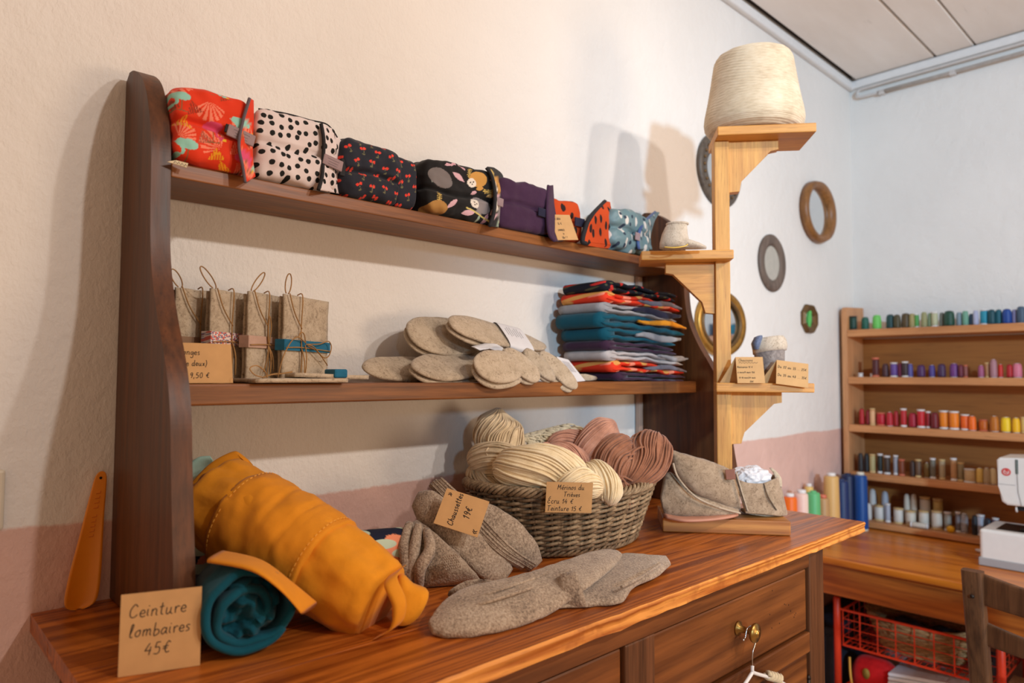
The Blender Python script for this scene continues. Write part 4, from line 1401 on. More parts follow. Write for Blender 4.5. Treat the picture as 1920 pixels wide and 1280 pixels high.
# loose curly skein: many wavy strands over a low mound
t = thing('wool_skein', 'loose curly undyed wool skein at the back of the basket, left of the pink one', 'skein', (BC.x, BC.y, BC.z + 0.012), group='wool skeins in the basket')
bm = B()
rnd = random.Random(21)
ax = Vector((1.0526, -0.1327, 1.1550)); bx = Vector((1.1881, -0.1792, 1.1833))
n3 = Vector((-0.6, -0.62, 0.5)).normalized()
side_ = (bx - ax).normalized().cross(n3)
loft(bm, [(ax.lerp(bx, s) - n3 * 0.022 - Vector((0, 0, 0.01)), side_ * h, n3 * h) for s, h in ((-0.05, .01), (0.1, .028), (0.5, .036), (0.9, .028), (1.05, .01))], 16)
for k in range(64):
    s0 = rnd.uniform(-0.05, 0.95)
    w0 = rnd.uniform(-0.8, 0.8)
    ph, fq = rnd.uniform(0, 6), rnd.uniform(0.9, 1.3)
    pts = []
    for i in range(26):
        u = i / 25
        s = s0 + (u - 0.5) * 0.42
        a = (w0 - 1.1 + u * 2.2)
        base = ax.lerp(bx, s) - n3 * 0.022 - Vector((0, 0, 0.01)) + side_ * (0.036 * math.sin(a)) + n3 * (0.037 * math.cos(a))
        pts.append(base + (bx - ax).normalized() * (0.0050 * math.sin(u * 24 * fq + ph)) + n3 * (0.0034 * math.cos(u * 26 * fq + ph)))
    tube(bm, pts, 0.0021, 5)
obj('curly_strands', bm, M['y_curl'], t, True, True)

# card pinned to the basket rim
tl, tr, bl = Vector((0.8959, -0.3327, 1.1085)), Vector((0.9643, -0.3828, 1.1055)), Vector((0.9001, -0.3288, 1.0536))
m = frame(bl, tr - tl, tl - bl)
W, H = (tr - tl).length, (tl - bl).length
card('kraft card reading Mérinos du Trièves, fixed to the front of the wicker basket', m, W, H,
     [('Mérinos du', 0.020, H * 0.76, 0.0048), ('Trièves', 0.032, H * 0.53, 0.0045), ('Écru 14 €', 0.003, H * 0.30, 0.0052), ('Teinture 15 €', 0.003, H * 0.06, 0.0050)], r=0.00048)

# ------------------------------------------------------------------ felt slippers on the plinth of the stand
VN = Vector((-0.68, -0.73, 0.0))
PZ = TOP + 0.0325
th = thing('felt_slipper', 'grey felt slipper with leather tag and white tissue paper, on the wooden plinth', 'slipper', (1.47, -0.36, PZ), group='felt slippers on the stand')
bm = B()
def sl_loft(bm, prs, thick, seed, e=2.6, mat='felt_d', off=0.0):
    keys = []
    for (p, q), tk in zip(prs, thick):
        p, q = Vector(p), Vector(q)
        keys.append(((p + q) / 2 - VN * tk, (q - p) / 2, VN * tk, e))
    secs = lerp_secs(keys, 6)
    loft(bm, secs, 30, 0, True, lambda p, i, t, c: p + (p - c).normalized() * (0.0022 * nz(p, 40, seed) + 0.0012 * nz(p, 110, seed)))
# vamp
sl_loft(bm, [((1.3091, -0.3168, 1.1326), (1.3133, -0.3194, 1.1125)), ((1.3048, -0.3334, 1.1331), (1.3058, -0.3378, 1.0824)), ((1.3255, -0.3658, 1.1228), (1.3213, -0.3704, 1.0433)), ((1.3599, -0.3971, 1.1091), (1.3538, -0.4063, 1.0214)), ((1.3887, -0.4164, 1.0958), (1.3912, -0.4267, 1.0070)), ((1.4039, -0.4231, 1.0847), (1.4106, -0.4336, 1.0020))],
        [.006, .016, .024, .028, .028, .024], 31)
obj('vamp', bm, M['felt_d'], th, True, True)
# heel counter: an open U-shaped wall
bm = B()
hs = []
prs = [((1.4044, -0.4201, 1.0739), (1.4195, -0.4363, 0.9989)), ((1.4278, -0.4415, 1.0646), (1.4341, -0.4498, 0.9978)), ((1.4557, -0.4607, 1.0640), (1.4602, -0.4673, 0.9946)), ((1.4805, -0.4707, 1.0708), (1.4889, -0.4802, 0.9904)), ((1.5114, -0.4655, 1.0732), (1.5237, -0.4783, 0.9866)), ((1.5350, -0.4465, 1.0736), (1.5494, -0.4611, 0.9854)), ((1.5298, -0.4206, 1.0677), (1.5418, -0.4265, 0.9862)), ((1.5027, -0.3952, 1.0675), (1.5100, -0.3970, 0.9897))]
pt = catmull([p for p, q in prs], 6)
qt = catmull([q for p, q in prs], 6)
n = len(pt)
secs = []
for i in range(n):
    tg = pt[min(i + 1, n - 1)] - pt[max(i - 1, 0)]
    nr = tg.cross(qt[i] - pt[i]).normalized()
    secs.append(((pt[i] + qt[i]) / 2, (qt[i] - pt[i]) / 2, nr * 0.0032, 5.0))
loft(bm, secs, 26, 0, True, lambda p, i, t, c: p + (p - c).normalized() * 0.0008 * nz(p, 90, 4))
obj('heel_counter', bm, M['felt_d'], th, True, True)
bm = B()
loft(bm, [(Vector((1.4634, -0.4154, 0.9948)), SX * 0.012, SY * 0.035), (Vector((1.4946, -0.4374, 0.9891)), SX * 0.02, SY * 0.034), (Vector((1.5228, -0.4638, 0.9881)), SX * 0.006, SY * 0.022)], 20)
obj('sole', bm, M['felt_l'], th, True, True)
# heel tab
bm = B()
tb = catmull([(1.5034, -0.4703, 1.0519), (1.5076, -0.4686, 1.0703), (1.5058, -0.4609, 1.0839), (1.5041, -0.4530, 1.0916)], 5)
loft(bm, [(p, SX * (0.009 - 0.006 * i / 15), SY * 0.003, 3.0) for i, p in enumerate(tb)], 12)
obj('heel_tab', bm, M['felt_l'], th, True, True)
# seams
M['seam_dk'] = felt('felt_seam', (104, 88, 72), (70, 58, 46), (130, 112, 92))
for pp in ([(1.3957, -0.4251, 1.0857), (1.3981, -0.4360, 1.0498), (1.4126, -0.4426, 1.0053)], [(1.4519, -0.4626, 1.0635), (1.4559, -0.4701, 1.0361), (1.4745, -0.4800, 1.0051)]):
    bm = B()
    tube(bm, catmull(pp, 8), 0.0013, 6)
    obj('seam', bm, M['seam_dk'], th, True, True)
bm = B()
tube(bm, catmull([(1.3944, -0.4284, 1.0907), (1.3979, -0.4398, 1.0480), (1.4143, -0.4442, 1.0054)], 8), 0.0016, 6)
obj('edge_binding', bm, M['felt_l'], th, True, True)
M['leather'] = plain('brown_leather_tag', (132, 74, 46), 0.6, 0.1)
bm = B()
o0, o1, o2 = Vector((1.3706, -0.4187, 1.0747)), Vector((1.3839, -0.4340, 1.0763)), Vector((1.3736, -0.4160, 1.0960))
m = frame(o0, o1 - o0, o2 - o0)
box(bm, (0, 0, 0), ((o1 - o0).length, 0.003, (o2 - o0).length), 0.0006, mtx=m)
tg_ = obj('leather_tag', bm, M['leather'], th, False, True)
# crumpled tissue paper in the opening
M['tissue'] = plain('white_tissue_paper', (222, 220, 222), 0.7, 0.04)
co, fc = pouch(0.085, 0.055, 0.05, 2.0, 30, lambda q, p: q * (1 + 0.30 * abs(nz(q, 45, 3)) - 0.25 * abs(nz(q, 90, 9))))
bm = mesh_bm(co, fc)
bm.transform(Matrix.Translation(Vector((1.4686, -0.4238, 1.0703))) @ smat.to_4x4())
tp = obj('tissue_paper', bm, M['tissue'], None, False)
tp.location = (0, 0, 0)
c_ = Vector((1.4686, -0.4238, 1.0703))
tp.data.transform(Matrix.Translation(-c_)); tp.location = c_
tag(tp, 'crumpled white tissue paper stuffed into the grey felt slipper', 'tissue paper')

th = thing('felt_slipper', 'grey felt slipper with pink leather sole, toe resting in front on the plinth', 'slipper', (1.35, -0.37, PZ), group='felt slippers on the stand')
bm = B()
sl_loft(bm, [((1.2863, -0.3094, 1.0325), (1.2907, -0.3118, 1.0056)), ((1.3024, -0.3210, 1.0833), (1.2913, -0.3250, 0.9902)), ((1.3296, -0.3519, 1.0608), (1.3037, -0.3599, 0.9881)), ((1.3539, -0.3935, 1.0333), (1.3334, -0.3962, 0.9919)), ((1.3823, -0.4216, 1.0154), (1.3742, -0.4209, 0.9947)), ((1.4072, -0.4280, 1.0074), (1.4075, -0.4277, 0.9969))],
        [.008, .022, .030, .028, .021, .008], 41, 2.3)
obj('upper', bm, M['felt_d'], th, True, True)
M['pink_sole'] = plain('pink_leather_sole', (196, 138, 112), 0.6, 0.05)
bm = B()
ed = catmull([(1.2759, -0.3300, 0.9931), (1.2829, -0.3681, 0.9912), (1.3184, -0.4014, 0.9925), (1.3659, -0.4256, 0.9954), (1.4022, -0.4281, 0.9965)], 6)
loft(bm, [(p - VN * 0.018, VN * 0.020, Vector((0, 0, 0.004)), 3.0) for p in ed], 14)
obj('sole', bm, M['pink_sole'], th, True, True)
bm = B()
tube(bm, catmull([(1.2998, -0.3311, 1.1078), (1.3043, -0.3415, 1.0761), (1.3178, -0.3738, 1.0395), (1.3485, -0.4093, 1.0179), (1.3980, -0.4355, 1.0016)], 8), 0.0022, 6)
obj('edge_binding', bm, M['felt_l'], th, True, True)

# ------------------------------------------------------------------ bootie on the middle shelf
MZ = 1.584
th = thing('baby_bootie', 'pale felt baby bootie with yellow stitching, on the middle shelf of the stand', 'baby bootie', (1.37, -0.31, MZ), group='felt booties')
M['felt_w'] = felt('pale_felt', (206, 188, 166), (168, 148, 128), (224, 210, 192), 1.2)
bm = B()
keys = [((1.3015, -0.3389, 1.5811), .034, .026), ((1.3002, -0.3385, 1.5929), .033, .027), ((1.2996, -0.3391, 1.6106), .028, .024), ((1.3016, -0.3420, 1.6271), .024, .02), ((1.3030, -0.3439, 1.6354), .022, .018)]
loft(bm, [(Vector(p), SX * a, SY * b) for p, a, b in keys], 24, 0, True, lambda p, i, t, c: p + (p - c).normalized() * 0.0016 * nz(p, 60))
loft(bm, [(Vector(p), SY * a, Vector((0, 0, b))) for p, a, b in (((1.2976, -0.3361, 1.5929), .026, .012), ((1.3219, -0.3586, 1.5895), .026, .011), ((1.3393, -0.3747, 1.5861), .02, .007), ((1.3514, -0.3859, 1.5826), .006, .003))], 20)
obj('upper', bm, M['felt_w'], th, True, True)
bm = B()
tube(bm, [Vector((1.3030, -0.3438, 1.6342)) + SX * (0.0225 * math.cos(a)) + SY * (0.0185 * math.sin(a)) for a in np.linspace(0, 2 * PI, 24, endpoint=False)], 0.0028, 6, True)
obj('cuff', bm, M['felt_w'], th, True, True)
M['yellow_thread'] = plain('yellow_thread', (224, 184, 84), 0.8, 0.05)
bm = B()
tube(bm, catmull([(1.2615, -0.3383, 1.5783), (1.2726, -0.3568, 1.5762), (1.2945, -0.3694, 1.5809), (1.3079, -0.3702, 1.5908)], 8), 0.0014, 5)
obj('stitching', bm, M['yellow_thread'], th, True, True)
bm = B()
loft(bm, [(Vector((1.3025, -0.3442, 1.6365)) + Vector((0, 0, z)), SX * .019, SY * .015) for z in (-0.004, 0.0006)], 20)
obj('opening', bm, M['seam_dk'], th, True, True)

# ------------------------------------------------------------------ bootie and tent cards on the lower shelf
LZ = 1.284
th = thing('baby_bootie', 'grey felt bootie with turned-down cuff behind the two tent cards', 'baby bootie', (1.56, -0.40, LZ), group='felt booties')
bm = B()
keys = [((1.5145, -0.4442, 1.2903), .010, .010), ((1.5158, -0.4463, 1.3049), .024, .02), ((1.5167, -0.4488, 1.3294), .031, .026), ((1.5140, -0.4479, 1.3538), .034, .028), ((1.5126, -0.4475, 1.3685), .034, .028), ((1.5112, -0.4471, 1.3832), .033, .027)]
loft(bm, [(Vector(p), SX * a, SY * b) for p, a, b in keys], 26, 0, True, lambda p, i, t, c: p + (p - c).normalized() * 0.0016 * nz(p, 60))
obj('upper', bm, M['felt_g'], th, True, True)
bm = B()
keys = [((1.5149, -0.4487, 1.3538), .037, .031), ((1.5146, -0.4490, 1.3636), .0385, .032), ((1.5122, -0.4478, 1.3783), .038, .031), ((1.5111, -0.4472, 1.3856), .034, .028)]
loft(bm, [(Vector(p), SX * a, SY * b) for p, a, b in keys], 26, 0, True, lambda p, i, t, c: p + Vector((0, 0, 0.006 * math.sin(t * 1.0 + 2.2))) + (p - c).normalized() * 0.0014 * nz(p, 70))
obj('turned_cuff', bm, M['felt_w'], th, True, True)
M['felt_blue'] = felt('blue_grey_felt', (104, 114, 140), (78, 86, 110), (134, 144, 168))
bm = B()
loft(bm, [(Vector(p), SX * a, SY * .014) for p, a in (((1.4774, -0.4344, 1.3592), .006), ((1.4777, -0.4357, 1.3738), .010), ((1.4808, -0.4395, 1.3871), .009), ((1.4833, -0.4421, 1.3908), .004))], 14)
obj('blue_lining', bm, M['felt_blue'], th, True, True)

tl, tr, bl = Vector((1.4148, -0.3992, 1.3391)), Vector((1.4537, -0.4439, 1.3392)), Vector((1.4131, -0.4241, 1.2832))
m = frame(bl, tr - tl, tl - bl)
W, H = (tr - tl).length, (tl - bl).length
card('small kraft tent card headed Chaussons, nearer the post', m, W, H,
     [('Chaussons', 0.006, H * 0.83, 0.0032), ('~', 0.006, H * 0.765, 0.0105), ('Naissance 12 €', 0.002, H * 0.58, 0.0024), ('6 mois/9 mois 15€', 0.002, H * 0.38, 0.0022), ('12-18 mois/24 mois', 0.004, H * 0.18, 0.0020), ('20€', W * 0.45, H * 0.03, 0.0024)],
     tent=(0.040, 0.004, -0.036), r=0.00036)
tl, tr, bl = Vector((1.4749, -0.4745, 1.3357)), Vector((1.5149, -0.5225, 1.3275)), Vector((1.4617, -0.4889, 1.2826))
m = frame(bl, tr - tl, tl - bl)
W, H = (tr - tl).length, (tl - bl).length
card("kraft tent card listing sizes 22 to 35 at the shelf's outer end", m, W * 1.08, H,
     [('Du 22 au 35 ... 25€', 0.003, H * 0.68, 0.0033), ('Du 35 au 48 ... 35€', 0.003, H * 0.34, 0.0033)], tent=(0.040, 0.006, -0.030), r=0.00042)

# ------------------------------------------------------------------ cone of yarn on the top shelf
CB = Vector((1.293, -0.308, 0)) + SX * 0.228 + SY * 0.118
CB.z = 1.8675 - 0.0005
t = NT('cream_cone_yarn')
v = t.coords()
n = t.noise(v, 18, 3)
n2 = t.noise(t.coords((1, 1, 6)), 60, 3)
col = t.ramp(t.math('ADD', t.math('MULTIPLY', n, 0.5), t.math('MULTIPLY', n2, 0.5)), [(0.32, lin((190, 168, 138))), (0.5, lin((214, 194, 164))), (0.7, lin((228, 212, 186)))])
t.bump(t.noise(v, 400, 3, 0.7), 0.3, 0.001)
M['cone'] = t.done(col, 0.85, **{'Sheen Weight': 0.25, 'Specular IOR Level': 0.15})
th = thing('yarn_cone', 'large cone of cream yarn standing on the highest shelf of the stand', 'yarn cone', CB)
bm = B()
prof = [(0.060, 0.0), (0.088, 0.003), (0.104, 0.012), (0.1125, 0.024), (0.1145, 0.036), (0.1125, 0.052), (0.106, 0.085), (0.100, 0.12), (0.0945, 0.155), (0.0905, 0.180), (0.085, 0.191), (0.072, 0.1965), (0.045, 0.1975), (0.03, 0.197)]
pp = []
for a, b in zip(prof[:-1], prof[1:]):
    L = math.hypot(b[0] - a[0], b[1] - a[1])
    k = max(1, int(L / 0.0013))
    pp += [(a[0] + (b[0] - a[0]) * i / k, a[1] + (b[1] - a[1]) * i / k) for i in range(k)]
pp.append(prof[-1])
def wound(r, z, t):
    if r < 0.05:
        return r
    w1 = math.sin(14 * t + z * 900 + 2.0 * nz((math.cos(t) * 2, math.sin(t) * 2, z * 25), 1.0))
    w2 = math.sin(-14 * t + z * 900 + 2.5 * nz((math.cos(t) * 2, math.sin(t) * 2, z * 25), 1.0, 5))
    w3 = math.sin(3 * t + z * 1800)
    k = nz((math.cos(t) * 1.5, math.sin(t) * 1.5, z * 18), 1.0, 9)
    fl = 1.0 if z > 0.05 else z / 0.05 * 0.6
    return r + 0.0007 * (w1 * (0.5 + k) + w2 * (0.5 - k)) * fl + 0.0005 * w3 * (1.2 - fl)
lathe(bm, pp, 220, fn=wound)
obj('wound_yarn', bm, M['cone'], th, True)
bm = B()
lathe(bm, [(0.030, 0.190), (0.030, 0.205), (0.026, 0.2055), (0.026, 0.190)], 24)
M['cardboard'] = plain('brown_cardboard_tube', (150, 116, 80), 0.8, 0.05)
obj('cardboard_tube', bm, M['cardboard'], th, True)

# ------------------------------------------------------------------ middle shelf: felt sponge packs
SH = 1.285
def slab(bm, w, h, t, mtx, seed=0, nx=14, nzz=16, bulge=0.0, wav=0.0015):
    """soft rectangular felt piece, local x width, z height, y thickness"""
    def P(i, k, s):
        x, z = w * i / nx, h * k / nzz
        y = s * t / 2 + wav * nz((x, 0.0, z), 28, seed) + bulge * math.sin(PI * i / nx) * (-1)
        ed = 0.0012 * nz((x, z, s), 70, seed + 2)
        if i in (0, nx):
            x += ed
        if k == nzz:
            z += ed
        return mtx @ Vector((x, y, z))
    fr = [[bm.verts.new(P(i, k, -1)) for i in range(nx + 1)] for k in range(nzz + 1)]
    bk = [[bm.verts.new(P(i, k, 1)) for i in range(nx + 1)] for k in range(nzz + 1)]
    for k in range(nzz):
        for i in range(nx):
            bm.faces.new((fr[k][i], fr[k][i + 1], fr[k + 1][i + 1], fr[k + 1][i]))
            bm.faces.new((bk[k][i + 1], bk[k][i], bk[k + 1][i], bk[k + 1][i + 1]))
    for i in range(nx):
        bm.faces.new((fr[0][i + 1], fr[0][i], bk[0][i], bk[0][i + 1]))
        bm.faces.new((fr[nzz][i], fr[nzz][i + 1], bk[nzz][i + 1], bk[nzz][i]))
    for k in range(nzz):
        bm.faces.new((fr[k][0], fr[k + 1][0], bk[k + 1][0], bk[k][0]))
        bm.faces.new((fr[k + 1][nx], fr[k][nx], bk[k][nx], bk[k + 1][nx]))


M['rib_flower'] = spots('liberty_flower_ribbon', (226, 206, 198), (206, 104, 92), 190, 0.36, 0.9, 'xz', (92, 108, 140))
M['rib_pink'] = cloth('dusty_pink_ribbon', (186, 152, 134), 0.8)
M['rib_teal'] = cloth('teal_ribbon', (32, 104, 136), 0.8)
M['rib_brown'] = cloth('taupe_ribbon', (140, 110, 86), 0.8)

def loop_pts(c, w, h, lean, n=18, yaw=0.0):
    out = []
    for i in range(n + 1):
        a = -PI / 2 + 0.35 + (2 * PI - 0.7) * i / n
        x = w * math.cos(a)
        z = h * (math.sin(a) + 1)
        out.append(Vector(c) + Vector((x + lean * z, 0.2 * x, z)))
    return out


def pack(label, org, w, h, yaw, tilt, rib, rz, rh, loop, twine, seed):
    mt = Matrix.Translation(org) @ Matrix.Rotation(yaw, 4, 'Z') @ Matrix.Rotation(tilt, 4, 'Y')
    t = thing('felt_sponge_pack', label, 'felt sponges', org, group='felt sponge packs on the middle shelf', rot=mt.to_3x3())
    for s in (0, 1):
        bm = B()
        slab(bm, w - 0.004 * s, h - 0.003 * s, 0.0042, Matrix.Translation((0.003 * s, 0.0090 * s, 0)), seed + s)
        obj('felt_sponge', bm, M['felt'], t, True)
    bm = B()
    # ribbon goes right round the pair
    for y0, y1, x0, x1 in ((-0.0058, -0.0042, -0.001, w + 0.001), (0.0118, 0.0132, -0.001, w + 0.001)):
        box(bm, (x0, y0, rz), (x1, y1, rz + rh), 0.0004, 1)
    for x0, x1 in ((-0.0024, -0.001), (w + 0.001, w + 0.0024)):
        box(bm, (x0, -0.0058, rz), (x1, 0.0132, rz + rh), 0.0004, 1)
    obj('ribbon', bm, rib, t)
    bm = B()
    for q in twine:
        tube(bm, catmull(q, 5), 0.0010, 5)
    obj('twine', bm, M['twine'], t, True)
    return t
def tw(w, h, x, lean, z, lw, lh, tail):
    """twine: round the pack at x, knot at z, loop at the top edge and loose tails"""
    f = -0.0075
    o = [[(x, f, 0.002), (x + 0.002, f, h * 0.3), (x - 0.001, f, h * 0.6), (x + 0.001, f, h), (x, 0.003, h + 0.002)]]
    o.append([(0.0, f, z), (x, f - 0.001, z + 0.002), (w, f, z - 0.001)])
    o.append(loop_pts((x * 0.15, -0.002, h), lw, lh, lean))
    o.append([(x * 0.15, f, h + 0.001), (x * 0.5, f, h * 0.8), (x, f - 0.001, h * 0.62)])
    for a, b in tail:
        o.append([(x, f - 0.001, z), (x + a * 0.5, f - 0.005, z - b * 0.4), (x + a, f - 0.003, z - b)])
    return o
W_, H_ = 0.120, 0.143
packs = [
    ('felt sponge pack with taupe ribbon, leftmost and half hidden by the rack side', (0.335, -0.105, SH), 'rib_brown', 0.052, 0.018, (0.009, 0.013, -0.5)),
    ('felt sponge pack with tiny flower print ribbon', (0.378, -0.128, SH), 'rib_flower', 0.058, 0.020, (0.012, 0.015, -0.9)),
    ('felt sponge pack with dusty pink ribbon', (0.433, -0.134, SH), 'rib_pink', 0.055, 0.019, (0.009, 0.017, 0.8)),
    ('felt sponge pack with teal ribbon and twine bow, rightmost of the row', (0.4885, -0.140, SH), 'rib_teal', 0.052, 0.018, (0.010, 0.017, 0.15)),
]
for i, (lab, org, rb, rz, rh, lp) in enumerate(packs):
    x = 0.040 if i != 3 else 0.038
    pts = tw(W_, H_, x, lp[2], rz + 0.004, lp[0], lp[1], [(-0.012, 0.042), (0.004, 0.045), (0.012, 0.040)] if i in (0, 2) else [(0.006, 0.05)])
    if i == 2:
        pts += [[(x, -0.009, rz + 0.008), (x - 0.003, -0.010, rz + 0.035), (x + 0.001, -0.009, rz + 0.052), (x + 0.004, -0.010, rz + 0.034), (x + 0.001, -0.009, rz + 0.006)]]
    if i == 3:
        # big bow lying across the ribbon
        f = -0.011
        pts += [[(0.045, f, 0.066), (0.020, f - 0.004, 0.074), (0.0, f - 0.006, 0.066), (-0.022, f - 0.008, 0.040), (-0.030, f - 0.006, 0.010)],
                [(0.045, f, 0.064), (0.062, f - 0.004, 0.060), (0.088, f - 0.004, 0.044), (0.106, f - 0.003, 0.046), (0.114, f - 0.003, 0.062), (0.104, f - 0.003, 0.072), (0.080, f - 0.003, 0.066), (0.050, f, 0.064)],
                [(0.045, f, 0.066), (0.036, f - 0.003, 0.080), (0.026, f - 0.004, 0.082), (0.022, f - 0.003, 0.074)],
                [(0.050, f, 0.062), (0.075, f - 0.003, 0.052), (0.105, f - 0.002, 0.030)],
                [(0.044, f, 0.062), (0.046, f - 0.002, 0.040), (0.045, f, 0.006)]]
    pack(lab, org, W_, H_, math.radians(27 if i else 18), math.radians(0.5), M[rb], rz, rh, lp, pts, i * 7)

# two felt sponges lying flat in front of the packs
t = thing('felt_sponge_pack', 'thin felt sponge lying flat over the shelf edge in front of the packs', 'felt sponges', (0.45, -0.17, SH), group='flat felt sponges')
bm = B()
m = Matrix.Translation((0.420, -0.196, SH + 0.0036)) @ Matrix.Rotation(math.radians(-4), 4, 'Z') @ Matrix.Rotation(-PI / 2, 4, 'X')
slab(bm, 0.150, 0.10, 0.006, Matrix.Translation((0.420, -0.203, SH + 0.004)) @ Matrix.Rotation(math.radians(-1), 4, 'Z') @ Matrix(((1, 0, 0, 0), (0, 0, 1, 0), (0, 1, 0, 0), (0, 0, 0, 1))), 50, wav=0.001)
bmesh.ops.recalc_face_normals(bm, faces=bm.faces[:])
obj('felt_sponge', bm, M['felt_l'], t, True, True)
bm = B()
tube(bm, catmull([(0.428, -0.206, SH + 0.009), (0.414, -0.212, SH + 0.013), (0.408, -0.210, SH + 0.022), (0.420, -0.206, SH + 0.026), (0.432, -0.206, SH + 0.018), (0.436, -0.205, SH + 0.009)], 6), 0.0009, 5)
obj('twine_loop', bm, M['twine'], t, True, True)
t = thing('felt_sponge_pack', 'felt sponge with teal tab lying on top of the flat felt sponge', 'felt sponges', (0.55, -0.14, SH + 0.008), group='flat felt sponges')
bm = B()
slab(bm, 0.150, 0.075, 0.007, Matrix.Translation((0.500, -0.165, SH + 0.0125)) @ Matrix.Rotation(math.radians(9), 4, 'Z') @ Matrix.Rotation(math.radians(1.5), 4, 'Y') @ Matrix(((1, 0, 0, 0), (0, 0, 1, 0), (0, 1, 0, 0), (0, 0, 0, 1))), 54, wav=0.0015)
bmesh.ops.recalc_face_normals(bm, faces=bm.faces[:])
obj('felt_sponge', bm, M['felt_l'], t, True, True)
bm = B()
box(bm, (0.573, -0.157, SH + 0.0075), (0.598, -0.120, SH + 0.0225), 0.003)
obj('teal_tab', bm, M['rib_teal'], t, False, True)
bm = B()
tube(bm, catmull([(0.4441, -0.1700, 1.2930), (0.4592, -0.1700, 1.2980), (0.4786, -0.1650, 1.2997), (0.4968, -0.1600, 1.3023)], 6), 0.0013, 5)
obj('twine', bm, M['twine'], t, True, True)

m = frame((0.292, -0.178, SH + 0.0006), (1, -0.03, 0), (-0.12, 0.22, 1))
card('kraft tent card reading éponges 9,50 € behind the left rack side', m, 0.1035, 0.0585,
     [('éponges', 0.026, 0.0410, 0.0046), ('(lot de deux)', 0.016, 0.0250, 0.0042), ('9,50 €', 0.044, 0.0075, 0.0046)], tent=(0.035, 0.004, 0.0), r=0.00048)

# ------------------------------------------------------------------ felt insoles
def insole(label, pieces, band=None, group='felt insoles on the middle shelf', name='felt_insole'):
    """pieces: (left px pt, right px pt, half width, tilt, taper, thickness, mat)"""
    lo = min((Vector(p[0]).z + Vector(p[1]).z) / 2 - p[2] for p in pieces)
    b0 = (Vector(pieces[0][0]) + Vector(pieces[0][1])) / 2
    t = thing(name, label, 'insoles', (b0.x, b0.y, max(SH + 0.0005, lo)), group=group)
    for q in pieces:
        a, b, hw, tilt, taper, thk, mat = q
        a, b = Vector(a), Vector(b)
        xd = (b - a)
        L = xd.length
        xd.normalize()
        up0 = Vector((0, math.sin(tilt), math.cos(tilt)))
        m = frame((a + b) / 2, xd, up0)
        out = []
        n = 44
        for k in range(n):
            th_ = 2 * PI * k / n
            x = math.cos(th_)
            w_ = hw * (1 - taper * 0.5 * (x + 1)) * (1 - 0.10 * math.exp(-((x - 0.15) / 0.35) ** 2) * taper * 2)
            ex = math.copysign(abs(x) ** 0.85, x) * L / 2
            ez = math.copysign(abs(math.sin(th_)) ** 0.9, math.sin(th_)) * w_
            out.append((ex, ez))
        bm = B()
        rings = []
        sd = q[2] * 1000 + L * 77
        for f, y in ((0.0, thk * 0.5), (0.6, thk * 0.53), (0.94, thk * 0.46), (1.0, thk * 0.22), (1.0, -thk * 0.22), (0.94, -thk * 0.46), (0.6, -thk * 0.53), (0.0, -thk * 0.5)):
            ring = []
            for x, z in out:
                p = Vector((x * max(f, 0.01), y, z * max(f, 0.01)))
                p.y += 0.003 * nz((p.x, 0, p.z), 22, sd)
                p += Vector((x, 0, z)).normalized() * (0.0012 * nz((x, y * 4, z), 75, sd) if f > 0.9 else 0)
                ring.append(bm.verts.new(m @ p))
            rings.append(ring)
        grid_faces(bm, rings)
        bmesh.ops.recalc_face_normals(bm, faces=bm.faces[:])
        obj('insole', bm, M[mat], t, True, True)
        if band and q is pieces[0]:
            u0, u1, hwb = band
            bm = B()
            x0, x1 = -L / 2 + L * u0, -L / 2 + L * u1
            pr = []
            hh = hwb
            th2 = thk * len(pieces) * 0.55 + 0.004
            for s in np.linspace(0, 2 * PI, 28, endpoint=False):
                c_, s_ = math.cos(s), math.sin(s)
                pr.append((math.copysign(abs(c_) ** 0.5, c_) * th2 + thk * 0.45 * (len(pieces) - 1), math.copysign(abs(s_) ** 0.6, s_) * hh))
            r0 = [bm.verts.new(m @ Vector((x0, y, z))) for y, z in pr]
            r1 = [bm.verts.new(m @ Vector((x1, y, z))) for y, z in pr]
            grid_faces(bm, [r0, r1], True, False)
            bmesh.ops.recalc_face_normals(bm, faces=bm.faces[:])
            bd = obj('paper_band', bm, M['paper'], t, True, True)
            bm = B()
            yy = -th2 + thk * 0.45 * (len(pieces) - 1) - 0.0004
            for k in range(7):
                xx = x0 + (x1 - x0) * (0.18 + 0.10 * k)
                tube(bm, [m @ Vector((xx, yy, hh * (0.55 if k % 3 else 0.4))), m @ Vector((xx, yy, -hh * (0.1 + 0.08 * (k % 2))))], 0.00035, 4)
            obj('small_print', bm, M['grey_ink'], bd, False, True)
    return t
insole('long felt insole pair with white paper band, topmost of the pile', [
    ((0.8416, -0.1200, 1.4003), (1.1609, -0.0750, 1.3673), .044, .75, .30, .0085, 'felt_l'),
    ((0.8426, -0.1120, 1.3901), (1.1656, -0.0670, 1.3576), .044, .75, .30, .0085, 'felt_l')], (0.50, 0.76, 0.039))
insole('brownish felt insole pair, second from the top at the left of the pile', [
    ((0.7594, -0.1000, 1.3743), (0.9984, -0.0400, 1.3820), .053, .62, .15, .0085, 'felt'),
    ((0.7601, -0.0920, 1.3654), (1.0054, -0.0320, 1.3718), .053, .62, .15, .0085, 'felt')])
insole('felt insole pair lying lowest at the left end of the insole pile', [
    ((0.6466, -0.1300, 1.3069), (0.9008, -0.0600, 1.3125), .040, .95, .1, .009, 'felt')])
insole('felt insole pair in the middle, its straight edge lying along the shelf front', [
    ((0.7247, -0.1750, 1.3046), (0.9556, -0.0850, 1.3288), .044, 1.02, .0, .008, 'felt'),
    ((0.7223, -0.1720, 1.2950), (0.9601, -0.0800, 1.3130), .044, 1.05, .0, .008, 'felt')], None)
bm = B()
